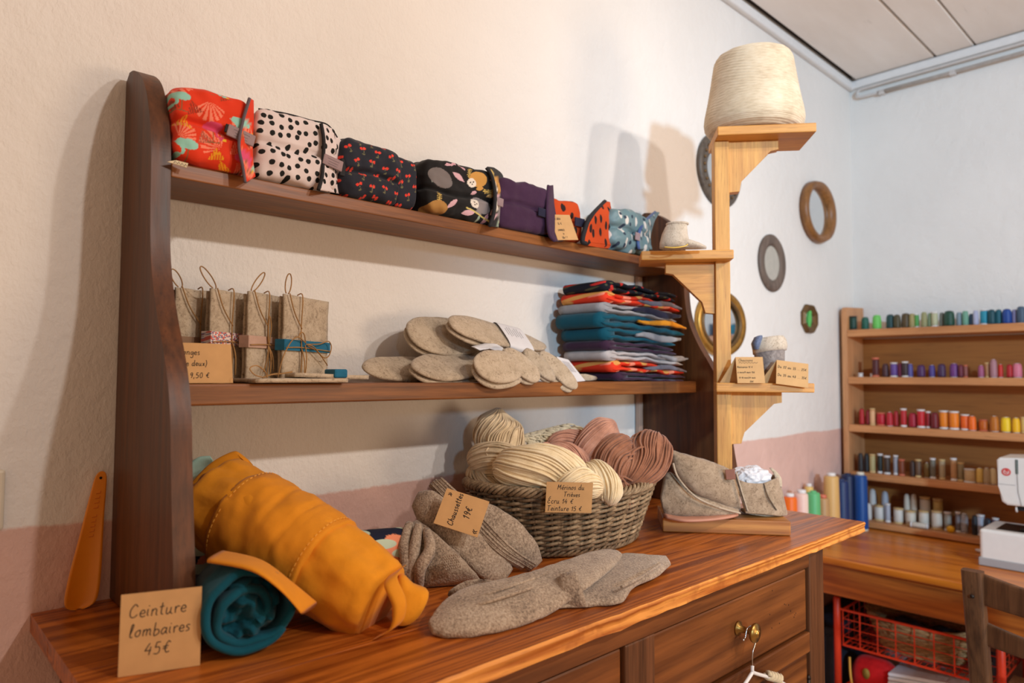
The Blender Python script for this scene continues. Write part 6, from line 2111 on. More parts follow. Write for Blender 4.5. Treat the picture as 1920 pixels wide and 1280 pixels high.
COL = {'dark green': (14, 62, 50), 'bottle green': (20, 92, 74), 'lime green': (110, 200, 92), 'deep teal green': (16, 66, 66), 'dark olive': (74, 66, 36), 'brown olive': (84, 66, 36), 'khaki': (160, 146, 92), 'grass green': (84, 160, 78), 'light olive': (152, 150, 104), 'sage': (132, 156, 122), 'pale sage cream': (190, 190, 152), 'grey green': (110, 114, 104), 'forest green': (18, 70, 52), 'blue grey': (134, 152, 162), 'seafoam': (108, 162, 138), 'ink blue': (34, 58, 80), 'lavender': (172, 176, 204), 'turquoise': (26, 142, 168), 'dark petrol': (8, 72, 84), 'petrol': (10, 92, 108), 'royal blue': (12, 66, 146), 'lilac': (134, 130, 168), 'slate blue': (66, 88, 110),
 'white': (222, 218, 212), 'maroon': (82, 24, 26), 'dark plum': (78, 40, 44), 'violet': (96, 66, 140), 'wine': (112, 24, 60), 'espresso': (56, 34, 36), 'periwinkle': (90, 82, 150), 'purple': (76, 34, 88), 'bluish violet': (80, 62, 136), 'dark purple': (66, 34, 74), 'bright purple': (112, 54, 124), 'bordeaux': (104, 26, 48), 'brownish pink': (140, 78, 70), 'mauve': (164, 84, 122), 'tan': (180, 124, 80), 'dusty pink': (174, 124, 132), 'scarlet': (208, 44, 34), 'crimson': (178, 20, 30), 'rose pink': (218, 120, 142),
 'dark red': (140, 14, 24), 'cream banded': (232, 204, 150), 'raspberry red': (188, 12, 36), 'cherry red': (184, 22, 40), 'brick red': (170, 22, 26), 'ruby red': (184, 26, 34), 'carmine': (166, 16, 44), 'bright red': (198, 16, 32), 'blood red': (160, 14, 24), 'garnet': (112, 12, 24), 'amber orange': (236, 132, 18), 'light orange': (240, 130, 16), 'deep orange': (236, 100, 16), 'tangerine': (246, 110, 16), 'burnt orange': (196, 96, 16), 'ochre brown': (190, 110, 24), 'lemon yellow': (250, 208, 24), 'golden yellow': (250, 190, 12), 'straw': (216, 180, 104),
 'coal black': (44, 36, 34), 'jet black': (30, 26, 28), 'cream ribbed': (214, 196, 136), 'black green': (30, 36, 32), 'dark brown': (64, 44, 32), 'black and white': (196, 196, 204), 'rust': (128, 58, 22), 'chocolate': (70, 42, 30), 'taupe brown': (104, 76, 54), 'black gold': (120, 92, 40), 'smoky clear': (112, 106, 92), 'beige': (180, 160, 126), 'caramel': (190, 140, 92), 'olive beige': (150, 130, 92), 'sand': (206, 172, 124), 'straw yellow': (226, 184, 92), 'oat': (178, 148, 108), 'cream': (222, 196, 146),
 'chalk white': (214, 206, 200), 'snow white': (224, 216, 208), 'clear grey': (180, 180, 190), 'ivory white': (226, 216, 204), 'cream white': (222, 210, 192), 'soft white': (226, 214, 198), 'natural white': (218, 204, 186), 'silver grey': (150, 138, 122), 'smoke grey': (122, 112, 112), 'striped white': (212, 206, 206), 'deep black': (28, 26, 32), 'light grey': (176, 174, 182), 'black navy': (26, 26, 38), 'violet grey': (96, 90, 116)}
M['fl_white'] = plain('white_spool_plastic', (226, 220, 216), 0.4, 0.02)
M['fl_wood'] = plain('wooden_spool', (214, 180, 124), 0.5, 0.06)
M['fl_dark'] = plain('dark_spool_plastic', (44, 40, 42), 0.4, 0.05)
M['fl_coral'] = plain('coral_spool_plastic', (208, 110, 82), 0.4, 0.05)
ROWTXT = {'top': 'top board', 'second': 'second board', 'third': 'third board', 'fourth': 'fourth board', 'bottom': 'bottom board'}
_tm = {}
def thread_mat(c):
    if c not in _tm:
        t = NT('thread_' + c.replace(' ', '_'))
        v = t.coords((1, 1, 1))
        wv = t.n('ShaderNodeTexWave', Scale=330.0, Distortion=0.6)
        wv.bands_direction = 'Z'
        t.l(v, wv.inputs['Vector'])
        c0 = lin(COL[c])
        lo = tuple(x * 0.82 for x in c0)
        if c in ('cream banded', 'cream ribbed', 'black and white', 'striped white'):
            dk = {'cream banded': (196, 96, 60), 'cream ribbed': (120, 100, 60)}.get(c, (60, 56, 66))
            w2 = t.n('ShaderNodeTexWave', Scale=42.0)
            w2.bands_direction = 'Z'
            t.l(v, w2.inputs['Vector'])
            col = t.ramp(w2.outputs['Fac'], [(0.4, lin(dk)), (0.5, c0)])
        else:
            col = t.ramp(wv.outputs['Fac'], [(0.2, lo), (0.7, c0)])
        t.bump(wv.outputs['Fac'], 0.2, 0.0006)
        _tm[c] = t.done(col, 0.45, **{'Sheen Weight': 0.1})
    return _tm[c]
def spool(x, y, z, r, h, c, kind, label, group):
    fl = {'w': M['fl_white'], 'wd': M['fl_wood'], 'o': M['fl_coral'], 'dk': M['fl_dark']}.get(kind, None)
    bm = B()
    low = h < 0.02
    if low:
        lathe(bm, [(0, 0), (r, 0), (r, h * 0.3), (r * 0.7, h * 0.35), (r * 0.7, h * 0.65), (r, h * 0.7), (r, h), (0, h)], 14)
    elif fl:
        e = 0.10 * h
        lathe(bm, [(0, 0), (r * 1.02, 0), (r * 1.02, e * 0.5), (r * 0.8, e), (r * 0.45, e * 1.1), (r * 0.45, h - e * 1.1), (r * 0.8, h - e), (r * 1.0, h - e * 0.5), (r * 1.0, h), (r * 0.3, h), (r * 0.3, h - 0.002), (0, h - 0.002)], 16)
    else:
        lathe(bm, [(0, 0), (r * 0.9, 0), (r * 0.9, 0.002), (r * 0.4, 0.003), (r * 0.4, h - 0.002), (r * 0.45, h), (r * 0.25, h), (r * 0.25, h - 0.003), (0, h - 0.003)], 14)
    o = obj('thread_spool', bm, fl or M['fl_dark' if sum(COL[c]) < 240 else 'fl_white'], None, True)
    o.location = (x, y, z)
    tag(o, label, 'thread spool', group)
    if not low:
        bm = B()
        if fl:
            e = 0.105 * h
            lathe(bm, [(r * 0.5, e), (r * 0.86, e), (r * 0.94, e + 0.003), (r * 0.95, h * 0.5), (r * 0.94, h - e - 0.003), (r * 0.86, h - e), (r * 0.5, h - e)], 18)
        else:
            lathe(bm, [(r * 0.5, 0.002), (r * 0.94, 0.002), (r, 0.006), (r * 0.99, h * 0.5), (r * 0.92, h * 0.8), (r * 0.75, h * 0.95), (r * 0.5, h - 0.001)], 18)
        obj('thread', bm, thread_mat(c), o, True)
    return o
SPOOLS = [
 ('top', 1.495, 3.075, [(-0.05, 0.0177, 0.0592, 'dark green', 'dk'), (-0.097, 0.0153, 0.054, 'bottle green', 0), (-0.146, 0.0172, 0.06, 'lime green', 0), (-0.195, 0.016, 0.0593, 'deep teal green', 0), (-0.223, 0.0137, 0.0566, 'dark olive', 0), (-0.253, 0.0168, 0.0605, 'brown olive', 0), (-0.278, 0.0104, 0.058, 'khaki', 0), (-0.293, 0.0093, 0.0556, 'grass green', 'w'), (-0.322, 0.0113, 0.0616, 'light olive', 0), (-0.341, 0.0092, 0.057, 'sage', 0), (-0.359, 0.0122, 0.0589, 'pale sage cream', 'w'), (-0.382, 0.0091, 0.0564, 'grey green', 0), (-0.409, 0.0221, 0.0601, 'forest green', 0), (-0.441, 0.011, 0.0535, 'blue grey', 0), (-0.463, 0.0109, 0.0572, 'seafoam', 0), (-0.481, 0.0089, 0.0447, 'ink blue', 0), (-0.497, 0.0098, 0.0567, 'lavender', 0), (-0.523, 0.0146, 0.0583, 'turquoise', 'w'), (-0.548, 0.0126, 0.0559, 'dark petrol', 0), (-0.568, 0.0115, 0.0556, 'petrol', 0), (-0.595, 0.0153, 0.0551, 'royal blue', 0), (-0.617, 0.0095, 0.0528, 'lilac', 0), (-0.638, 0.0141, 0.0622, 'slate blue', 0)]),
 ('second', 1.297, 3.075, [(-0.077, 0.0109, 0.0158, 'white', 'w'), (-0.121, 0.0086, 0.0134, 'white', 'w'), (-0.138, 0.014, 0.0799, 'maroon', 'o'), (-0.173, 0.0128, 0.055, 'dark plum', 0), (-0.207, 0.0137, 0.0589, 'violet', 'w'), (-0.229, 0.0105, 0.0564, 'wine', 0), (-0.249, 0.0126, 0.0625, 'espresso', 'w'), (-0.265, 0.0104, 0.0537, 'periwinkle', 0), (-0.307, 0.0144, 0.0489, 'purple', 0), (-0.343, 0.0112, 0.0484, 'bluish violet', 0), (-0.379, 0.0141, 0.0521, 'dark purple', 0), (-0.419, 0.015, 0.0536, 'bright purple', 0), (-0.443, 0.0089, 0.0491, 'bordeaux', 0), (-0.457, 0.0079, 0.0469, 'brownish pink', 'o'), (-0.509, 0.0098, 0.0462, 'mauve', 0), (-0.527, 0.0087, 0.056, 'tan', 'wd'), (-0.549, 0.0116, 0.0676, 'dusty pink', 0), (-0.569, 0.0086, 0.0494, 'scarlet', 0), (-0.598, 0.0095, 0.049, 'crimson', 0), (-0.62, 0.0151, 0.0526, 'rose pink', 0)]),
 ('third', 1.097, 3.07, [(-0.081, 0.0098, 0.0672, 'crimson', 0), (-0.103, 0.0097, 0.0624, 'dark red', 0), (-0.123, 0.0108, 0.0688, 'cream banded', 'wd'), (-0.154, 0.0181, 0.0528, 'raspberry red', 'o'), (-0.189, 0.0127, 0.0567, 'cherry red', 0), (-0.211, 0.0095, 0.0629, 'brick red', 0), (-0.241, 0.0115, 0.0732, 'ruby red', 'w'), (-0.272, 0.0155, 0.0576, 'carmine', 0), (-0.304, 0.0144, 0.072, 'bright red', 'w'), (-0.327, 0.0092, 0.0652, 'blood red', 'w'), (-0.352, 0.0142, 0.0627, 'garnet', 0), (-0.382, 0.0171, 0.0705, 'amber orange', 'w'), (-0.418, 0.0169, 0.0698, 'light orange', 'w'), (-0.452, 0.0148, 0.059, 'deep orange', 'w'), (-0.478, 0.0127, 0.0545, 'tangerine', 0), (-0.512, 0.0155, 0.042, 'burnt orange', 'o'), (-0.548, 0.0144, 0.0574, 'ochre brown', 0), (-0.582, 0.0171, 0.0549, 'lemon yellow', 0), (-0.614, 0.0122, 0.0544, 'golden yellow', 0), (-0.635, 0.0094, 0.0579, 'straw', 'wd')]),
 ('fourth', 0.902, 3.065, [(-0.075, 0.0108, 0.076, 'coal black', 0), (-0.096, 0.0108, 0.0756, 'jet black', 0), (-0.121, 0.0118, 0.0751, 'cream ribbed', 'wd'), (-0.148, 0.0106, 0.079, 'black green', 'w'), (-0.177, 0.0127, 0.074, 'dark brown', 'w'), (-0.207, 0.0094, 0.0778, 'black and white', 'w'), (-0.232, 0.0115, 0.0644, 'rust', 'o'), (-0.269, 0.0103, 0.0617, 'chocolate', 0), (-0.292, 0.0113, 0.0697, 'taupe brown', 'wd'), (-0.32, 0.0112, 0.0587, 'black gold', 0), (-0.343, 0.0101, 0.0792, 'smoky clear', 'w'), (-0.373, 0.011, 0.0765, 'beige', 'wd'), (-0.414, 0.0109, 0.0859, 'caramel', 'w'), (-0.435, 0.0118, 0.0712, 'olive beige', 'wd'), (-0.466, 0.0186, 0.0504, 'sand', 'w'), (-0.497, 0.0136, 0.056, 'straw yellow', 0), (-0.521, 0.0116, 0.0596, 'oat', 0), (-0.539, 0.0115, 0.0593, 'cream', 0)]),
 ('bottom', 0.7075, 3.07, [(-0.1, 0.0129, 0.0643, 'chalk white', 0), (-0.139, 0.0234, 0.0615, 'snow white', 'wd'), (-0.174, 0.0106, 0.074, 'clear grey', 'w'), (-0.212, 0.023, 0.0603, 'ivory white', 'wd'), (-0.259, 0.0206, 0.0575, 'cream white', 'wd'), (-0.304, 0.0265, 0.0631, 'soft white', 'wd'), (-0.351, 0.0202, 0.0706, 'natural white', 'wd'), (-0.386, 0.013, 0.07, 'silver grey', 'w'), (-0.423, 0.0089, 0.0774, 'smoke grey', 'w'), (-0.441, 0.0128, 0.073, 'striped white', 0), (-0.477, 0.0097, 0.0723, 'deep black', 0), (-0.494, 0.0136, 0.0759, 'light grey', 'w'), (-0.52, 0.0125, 0.0674, 'black navy', 0), (-0.541, 0.0115, 0.071, 'violet grey', 'w')]),
]

nth = ['leftmost', 'second', 'third', 'fourth', 'fifth', 'sixth', 'seventh', 'eighth', 'ninth', 'tenth', 'eleventh', 'twelfth', 'thirteenth', 'fourteenth', 'fifteenth', 'sixteenth', 'seventeenth', 'eighteenth', 'nineteenth', 'twentieth', '21st', '22nd', '23rd', '24th']
for row, z, x, items in SPOOLS:
    for i, (y, r, h, c, k) in enumerate(items):
        pl = 'leftmost' if i == 0 else nth[i] + ' from the left'
        r = min(r, 0.019)
        spool(x + (0.004 if i % 2 else -0.004), y, z, r, h, c, k, c + ' thread spool, ' + pl + ' on the ' + ROWTXT[row] + ' of the rack', 'spools on the ' + ROWTXT[row] + ' of the thread rack')
# a second layer standing behind or on top on the bottom board
for k, (y, z, r, h, c, x, lab) in enumerate((((3.1200, -0.0928, 0.8499)[1], 0.707, .014, .115, 'chalk white', 3.135, 'tall chalk white thread cone behind the bottom row, leftmost of the tall ones'), ((3.1200, -0.1432, 0.8558)[1], 0.707, .014, .112, 'clear grey', 3.13, 'tall clear grey thread cone behind the bottom row, second of the tall ones'),
        ((3.1200, -0.2263, 0.8655)[1], 0.707, .012, .112, 'natural white', 3.13, 'tall natural white thread cone behind the bottom row, third of the tall ones'), ((3.1200, -0.2520, 0.8685)[1], 0.707, .012, .116, 'cream white', 3.13, 'tall cream white thread cone behind the bottom row, fourth of the tall ones'),
        ((3.1200, -0.2896, 0.8198)[1], 0.707, .020, .110, 'soft white', 3.14, 'wide soft white thread cone behind the bottom row, fifth of the tall ones'), ((3.1200, -0.3352, 0.8258)[1], 0.707, .018, .108, 'straw', 3.14, 'straw yellow thread cone behind the bottom row, nearest the sewing machine'))):
    spool(x, y, z, r, h, c, 'wd' if k > 3 else 0, lab, 'tall cones behind the bottom row')
o = spool(3.035, -0.30, 0.7195, .011, .060, 'cream white', 'w', 'white thread spool lying on its side in front of the bottom row', None)
o.rotation_euler = (PI / 2, 0, 0)
o.location = (3.033, (3.0350, -0.2691, 0.7332)[1], 0.7187)
o = spool(3.035, -0.4, 0.708, .013, .010, 'lemon yellow', 0, 'tiny yellow bobbin standing on edge before the grey spools', None)
o.data.materials[0] = thread_mat('golden yellow')
o.rotation_euler = (0, PI / 2, 0)
o.location = (3.03, (3.0300, -0.4047, 0.7490)[1], 0.7205)
# big cones of sewing thread on the table in the corner
COL.update({'vivid orange': (246, 110, 10), 'pale pink': (246, 206, 190), 'pastel yellow': (236, 196, 110), 'mint green': (96, 182, 116), 'light brown': (190, 146, 96), 'sandy beige': (222, 176, 106), 'deep navy': (10, 44, 96), 'dark navy': (8, 32, 74), 'midnight navy': (12, 30, 66), 'strong blue': (0, 72, 144)})
TZ = 0.681
for px_, y, h, r, c, cap, lab in (((2.4486, -0.0550, 0.8670), -.055, .190, .024, 'vivid orange', M['fl_white'], 'vivid orange thread cone on the table, leftmost beside the slippers'),
        ((2.4991, -0.0750, 0.8637), -.075, .200, .026, 'pale pink', M['fl_white'], 'pale pink thread cone with white and blue top, second from the left'),
        ((2.6635, -0.0300, 0.8388), -.03, .200, .016, 'pastel yellow', M['fl_white'], 'pastel yellow thread cone squeezed between the pale pink and the mint one'),
        ((2.5166, -0.1100, 0.8663), -.11, .205, .023, 'mint green', None, 'mint green thread cone in the corner'),
        ((2.5984, -0.1100, 0.8568), -.11, .175, .021, 'light brown', M['fl_coral'], 'light brown thread cone with red top'),
        ((2.7356, -0.0850, 0.8377), -.085, .240, .027, 'sandy beige', M['fl_white'], 'sandy beige thread cone, tallest of the row in the corner'),
        ((2.7937, -0.1000, 0.8329), -.10, .218, .026, 'deep navy', None, 'deep navy thread cone, leftmost of the blue ones'),
        ((2.9500, -0.0639, 0.8101), None, .222, .026, 'dark navy', None, 'dark navy thread cone, second of the blue ones'),
        ((2.9800, -0.0755, 0.8081), None, .215, .022, 'midnight navy', None, 'midnight navy thread cone, third of the blue ones'),
        ((2.9550, -0.1118, 0.8157), None, .225, .024, 'strong blue', M['switch'], 'strong blue thread cone with yellow foot, nearest the rack shelves')):
    x, y = px_[0], px_[1]
    t = thing('thread_cone', lab, 'thread cone', (x, y, TZ), group='big thread cones in the corner')
    bm = B()
    r *= 1.12
    lathe(bm, [(0, 0), (r * 0.95, 0), (r * 0.95, 0.006), (r * 0.5, 0.008), (r * 0.42, h * 0.9), (r * 0.42, h - 0.004), (r * 0.4, h), (0.25 * r, h), (0.25 * r, h - 0.004), (0, h - 0.004)], 20)
    if cap is not None:
        lathe(bm, [(r * 0.3, h - 0.006), (r * 0.55, h - 0.005), (r * 0.52, h + 0.006), (r * 0.3, h + 0.007)], 20)
    obj('cone_core', bm, cap or thread_mat(c), t, True)
    bm = B()
    lathe(bm, [(r * 0.45, 0.007), (r * 0.98, 0.008), (r, 0.013), (r * 0.95, h * 0.5), (r * 0.90, h - 0.014), (r * 0.82, h - 0.007), (r * 0.5, h - 0.005)], 24)
    obj('thread', bm, thread_mat(c), t, True)

# ------------------------------------------------------------------ sewing table
th = thing('sewing_table', 'varnished pine sewing table along the far wall under the thread rack', 'table', (2.83, -0.85, 0.0))
bm = B(); box(bm, (2.432, -1.75, 0.655), (3.2215, -0.002, 0.680), 0.006, 3); obj('tabletop', bm, M['pine_y'], th, False, True)
bm = B(); box(bm, (2.470, -1.70, 0.545), (2.492, -0.05, 0.6548), 0.003); obj('apron', bm, M['pine_dark'], th, False, True)
for x in (2.4925, 3.13):
    for y in (-0.085, -1.70):
        bm = B(); box(bm, (x, y, 0.0), (x + 0.06, y + 0.06, 0.6547), 0.004); obj('leg', bm, M['pine_dark'], th, False, True)

# ------------------------------------------------------------------ sewing machine
th = thing('sewing_machine', 'white sewing machine with red round emblem standing on the pine table', 'sewing machine', (2.80, -0.80, 0.681))
bm = B(); box(bm, (2.706, -1.02, 0.690), (2.905, -0.573, 0.800), 0.010, 3); obj('base', bm, M['white_plastic'], th, False, True)
bm = B(); box(bm, (2.703, -1.025, 0.6812), (2.908, -0.570, 0.7075), 0.003); obj('plinth', bm, M['grey_plastic'], th, False, True)
bm = B(); box(bm, (2.735, -0.78, 0.7995), (2.865, -0.615, 0.8018), 0.001); obj('needle_plate', bm, M['iron'], th, False, True)
bm = B(); box(bm, (2.715, -1.02, 0.8005), (2.895, -0.885, 1.045), 0.012, 3); obj('pillar', bm, M['white_plastic'], th, False, True)
bm = B()
pts = [(-0.625, 1.028), (-0.632, 1.036), (-0.70, 1.040), (-0.884, 1.040), (-0.884, 0.945), (-0.775, 0.925), (-0.750, 0.885), (-0.650, 0.885), (-0.636, 0.895), (-0.628, 0.945)]
prism(bm, [(2.715, y, z) for y, z in pts], (0.165, 0, 0), 0.007)
hd = obj('head', bm, M['white_plastic'], th, False, True)
bm = B(); tube(bm, [(2.7145, -0.627, 0.9515), (2.7145, -0.675, 0.9515)], 0.0008, 4); tube(bm, [(2.7143, -0.679, 1.033), (2.7143, -0.682, 0.93), (2.7143, -0.690, 0.888)], 0.0015, 4); obj('panel_seam', bm, M['grey_plastic'], hd, False, True)
M['green_dark'] = plain('dark_green_plastic', (20, 66, 58), 0.5, 0.02)
bm = B(); box(bm, (2.7135, -0.683, 0.988), (2.7148, -0.676, 1.034), 0.0004, 1); obj('thread_slot', bm, M['green_dark'], hd, False, True)
M['emblem'] = plain('red_emblem', (206, 70, 66), 0.5, 0.02)
bm = B()
mm = Matrix.Translation((2.7148, -0.651, 0.992)) @ Matrix.Rotation(-PI / 2, 4, 'Y')
lathe(bm, [(0, 0), (0.0125, 0), (0.0125, 0.0012), (0, 0.0012)], 28)
bm.transform(mm)
em = obj('emblem', bm, M['emblem'], hd, False, True)
bm = B()
tube(bm, [mm @ Vector((0.007 * math.cos(a), 0.007 * math.sin(a), 0.0014)) for a in np.linspace(0.5, 5.4, 18)], 0.0010, 5)
tube(bm, [mm @ Vector((0.003, 0.005, 0.0014)), mm @ Vector((0.0, 0.0, 0.0014)), mm @ Vector((-0.003, -0.004, 0.0014))], 0.0010, 5)
obj('emblem_mark', bm, M['fl_white'], em, False, True)
bm = B(); tube(bm, [(2.78, -0.70, 0.886), (2.78, -0.70, 0.842)], 0.005, 10); tube(bm, [(2.78, -0.70, 0.842), (2.78, -0.70, 0.806)], 0.0012, 6); obj('needle_bar', bm, M['steel'], hd, True, True)
bm = B(); box(bm, (2.755, -0.725, 0.8035), (2.795, -0.675, 0.8085), 0.002); tube(bm, [(2.785, -0.705, 0.806), (2.785, -0.71, 0.886)], 0.0035, 8); obj('presser_foot', bm, M['iron'], hd, False, True)
bm = B(); box(bm, (2.75, -0.735, 0.866), (2.80, -0.672, 0.8865), 0.004); obj('thread_guide', bm, M['black'], hd, False, True)
bm = B(); lathe(bm, [(0, 0), (0.013, 0.001), (0.013, 0.005), (0, 0.006)], 18); bm.transform(Matrix.Translation((2.76, -0.665, 0.872)) @ Matrix.Rotation(PI / 2, 4, 'X')); obj('thumb_screw', bm, M['fl_white'], hd, True, True)

t = thing('bobbin_tray', 'small pale oval tray lying beside the sewing machine', 'tray', (2.90, -0.545, 0.681))
bm = B(); loft(bm, [(Vector((0, 0, z)), Vector((.016, 0, 0)) * f, Vector((0, .028, 0)) * f) for z, f in ((0.0005, .8), (0.004, 1), (0.009, 1.05), (0.0092, .9), (0.006, .8))], 24); obj('dish', bm, M['fl_white'], t, True)

# ------------------------------------------------------------------ chair at the table
th = thing('wooden_chair', 'dark wooden chair with two curved back slats at the sewing table', 'chair', (2.20, -0.90, 0.0))
def stile(y):
    bm = B()
    keys = [(1.985, 0.0), (2.02, 0.24), (2.035, 0.44), (2.02, 0.58), (1.995, 0.72), (1.975, 0.832)]
    sec = [(Vector((x, y, z)), Vector((0.017, 0, 0)), Vector((0, 0.0225, 0)), 5.0) for x, z in keys]
    loft(bm, lerp_secs(sec, 6), 20)
    bmesh.ops.recalc_face_normals(bm, faces=bm.faces[:])
    s = obj('back_leg', bm, M['chair'], th, False, True)
    bm = B(); lathe(bm, [(0, 0), (0.005, 0), (0.004, 0.002), (0, 0.0025)], 10); bm.transform(Matrix.Translation((1.965, y, 0.772)) @ Matrix.Rotation(-PI / 2, 4, 'Y')); obj('peg', bm, M['iron'], s, True, True)
stile(-0.727); stile(-1.135)
def slat(z0, z1, x, dip):
    bm = B()
    secs = []
    for i in range(21):
        s = i / 20
        y = -0.7475 + (-1.1145 + 0.7475) * s
        b = math.sin(PI * s)
        secs.append((Vector((x - 0.045 * b, y, (z0 + z1) / 2 + dip * b)), Vector((0.0085, 0, 0)), Vector((0, 0, (z1 - z0) / 2 - 0.006 * b)), 5.0))
    loft(bm, secs, 18)
    bmesh.ops.recalc_face_normals(bm, faces=bm.faces[:])
    obj('back_slat', bm, M['chair'], th, False, True)
slat(0.752, 0.826, 1.985, -0.008)
slat(0.652, 0.706, 2.005, -0.008)
for y in (-0.745, -1.117):
    bm = B(); loft(bm, [(Vector((2.40, y, z)), Vector((r, 0, 0)), Vector((0, r, 0)), 4.0) for z, r in ((0, .014), (0.2, .018), (0.43, .02))], 16); obj('front_leg', bm, M['chair'], th, False, True)
bm = B(); box(bm, (2.02, -1.15, 0.432), (2.425, -0.712, 0.452), 0.006); obj('seat', bm, M['chair'], th, False, True)
for y in (-0.738, -1.124):
    bm = B(); box(bm, (2.04, y - 0.008, 0.385), (2.39, y + 0.008, 0.4315), 0.002); obj('seat_rail', bm, M['chair'], th, False, True)
    bm = B(); tube(bm, [(2.02, y, 0.2), (2.40, y, 0.2)], 0.010, 10); obj('stretcher', bm, M['chair'], th, True, True)

# ------------------------------------------------------------------ red trolley under the table
th = thing('wire_trolley', 'red enamelled wire trolley under the sewing table', 'trolley', (2.72, -0.42, 0.0))
def post(x, y, z1=0.515):
    bm = B(); tube(bm, [(x, y, 0.03), (x, y, z1 - 0.006), (x, y, z1)], [0.0115, 0.0115, 0.008], 14); p = obj('post', bm, M['red_paint'], th, True, True)
    bm = B(); bmesh.ops.create_uvsphere(bm, u_segments=14, v_segments=10, radius=0.02, matrix=Matrix.Translation((x, y, 0.0205))); obj('castor', bm, M['black'], p, True, True)
PX0, PX1, PY0, PY1 = 2.565, 2.90, -0.167, -0.655
for x, y in ((PX0, PY0), (PX0, PY1), (PX1, PY0), (PX1, PY1)):
    post(x, y)
def wire_basket(z0, z1, nm):
    bm = B()
    x0, x1, y0, y1 = PX0 + 0.014, PX1 - 0.014, PY0 - 0.014, PY1 + 0.014
    for z, r in ((z1, .0045), (z0, .0040)):
        tube(bm, [(x0, y0, z), (x0, y1, z), (x1, y1, z), (x1, y0, z)], r, 6, True)
    for f in (0.25, 0.5, 0.75):
        z = z0 + (z1 - z0) * f
        tube(bm, [(x0, y0, z), (x0, y1, z), (x1, y1, z), (x1, y0, z)], .0014, 5, True)
    for i in range(9):
        y = y0 + (y1 - y0) * i / 8
        tube(bm, [(x0, y, z1), (x0, y, z0), (x1, y, z0), (x1, y, z1)], .0024, 5)
    for i in range(1, 6):
        x = x0 + (x1 - x0) * i / 6
        tube(bm, [(x, y0, z1), (x, y0, z0), (x, y1, z0), (x, y1, z1)], .0016, 5)
    for i in range(26):
        y = y0 + (y1 - y0) * i / 25
        tube(bm, [(x0, y, z0), (x1, y, z0)], .0012, 4)
    # hooks that hang it on the posts
    for x in (x0, x1):
        for y in (y0, y1):
            tube(bm, [(x, y, z1), ((x + (PX0 if x == x0 else PX1)) / 2, (y + (PY0 if y == y0 else PY1)) / 2, z1 + 0.004)], .004, 5)
    obj(nm, bm, M['red_paint'], th, False, True)
wire_basket(0.345, 0.468, 'wire_basket')
wire_basket(0.10, 0.20, 'wire_basket')

# wicker tray and things in the wire basket
M['straw'] = wood('pale_wicker', (126, 88, 50), (206, 160, 108), 'y', 2.5, 0.6, 0.3, 0.3)
t = thing('wicker_tray', 'pale wicker basket of dark oddments inside the red wire trolley', 'basket', (2.69, -0.40, 0.352))
bm = B()
for r_ in range(13):
    f = r_ / 12
    pts = []
    for i in range(120):
        a = 2 * PI * i / 120
        q = 0.0035 * math.sin(a * 18 + PI * r_)
        pts.append(((0.075 + 0.022 * f + q) * math.cos(a), (0.125 + 0.05 * f + q) * math.sin(a), 0.006 + 0.098 * f + 0.016 * f * math.sin(a) ** 2))
    tube(bm, pts, 0.0052, 6, True)
for i in range(36):
    a = 2 * PI * i / 36
    tube(bm, [((0.075 + 0.022 * f) * math.cos(a), (0.125 + 0.05 * f) * math.sin(a), 0.004 + 0.1 * f + 0.016 * f * math.sin(a) ** 2) for f in (0, .5, 1)], 0.003, 5)
loft(bm, [(Vector((0, 0, z)), Vector((.075, 0, 0)), Vector((0, .125, 0))) for z in (0.002, 0.006)], 30)
obj('woven_body', bm, M['straw'], t, True)
bm = B()
tube(bm, catmull([(0.0, -0.168, 0.112), (0.01, -0.188, 0.128), (0.0, -0.196, 0.142), (-0.02, -0.19, 0.138), (-0.03, -0.165, 0.114)], 6), 0.006, 8)
obj('handle', bm, M['straw'], t, True)
M['dark_stuff'] = plain('dark_leather', (36, 30, 30), 0.35, 0.1)
M['clear_bag'] = plain('clear_plastic_bag', (176, 170, 166), 0.15, 0.05, Alpha=0.45)
for i, (dx, dy, dz, sx, sy, sz, mt, lab) in enumerate(((0.0, 0.04, 0.075, .11, .12, .07, 'dark_stuff', 'crumpled dark leather piece heaped in the pale wicker basket, left one'), (0.0, -0.07, 0.072, .11, .12, .07, 'black', 'black cloth bundle heaped in the pale wicker basket, right one'))):
    co, fc = pouch(sx, sy, sz, 2.2, 16, lambda q, p: q * (1 + 0.3 * nz(q, 35, i + 2)))
    bm = mesh_bm(co, fc)
    o = obj('cloth_bundle', bm, M[mt], None, True)
    o.location = (2.69 + dx, -0.40 + dy, 0.352 + dz - 0.008)
    tag(o, lab, 'bundle')
M['black_gloss'] = plain('black_shiny_box', (26, 30, 30), 0.3, 0.05)
bm = B(); box(bm, (2.60, -0.625, 0.351), (2.70, -0.590, 0.415), 0.012, 3)
solo('case', bm, M['black_gloss'], 'small black case at the right end of the red wire basket', 'case')
t = thing('red_bag', 'red cloth bag with yellow piping on the trolley below the wire basket', 'bag', (2.66, -0.26, 0.105))
M['red_cloth'] = cloth('red_cloth', (206, 20, 22), 0.7)
M['green_leaf2'] = plain('olive_gold_print', (150, 120, 40), 0.7, 0.1)
co, fc = pouch(0.10, 0.17, 0.20, 2.6, 18, lambda q, p: Vector((q.x, q.y * (1.0 - 0.25 * (0.5 - q.z / 0.2)), q.z + 0.10)) + Vector((0, 0, 0.006 * nz(q, 25))))
obj('body', mesh_bm(co, fc), M['red_cloth'], t, True)
bm = B(); tube(bm, catmull([(-0.045, 0.072, 0.19), (-0.052, 0.066, 0.12), (-0.05, 0.05, 0.05), (-0.04, 0.03, 0.01)], 6), 0.004, 6); obj('piping', bm, M['thread_m'], t, True)
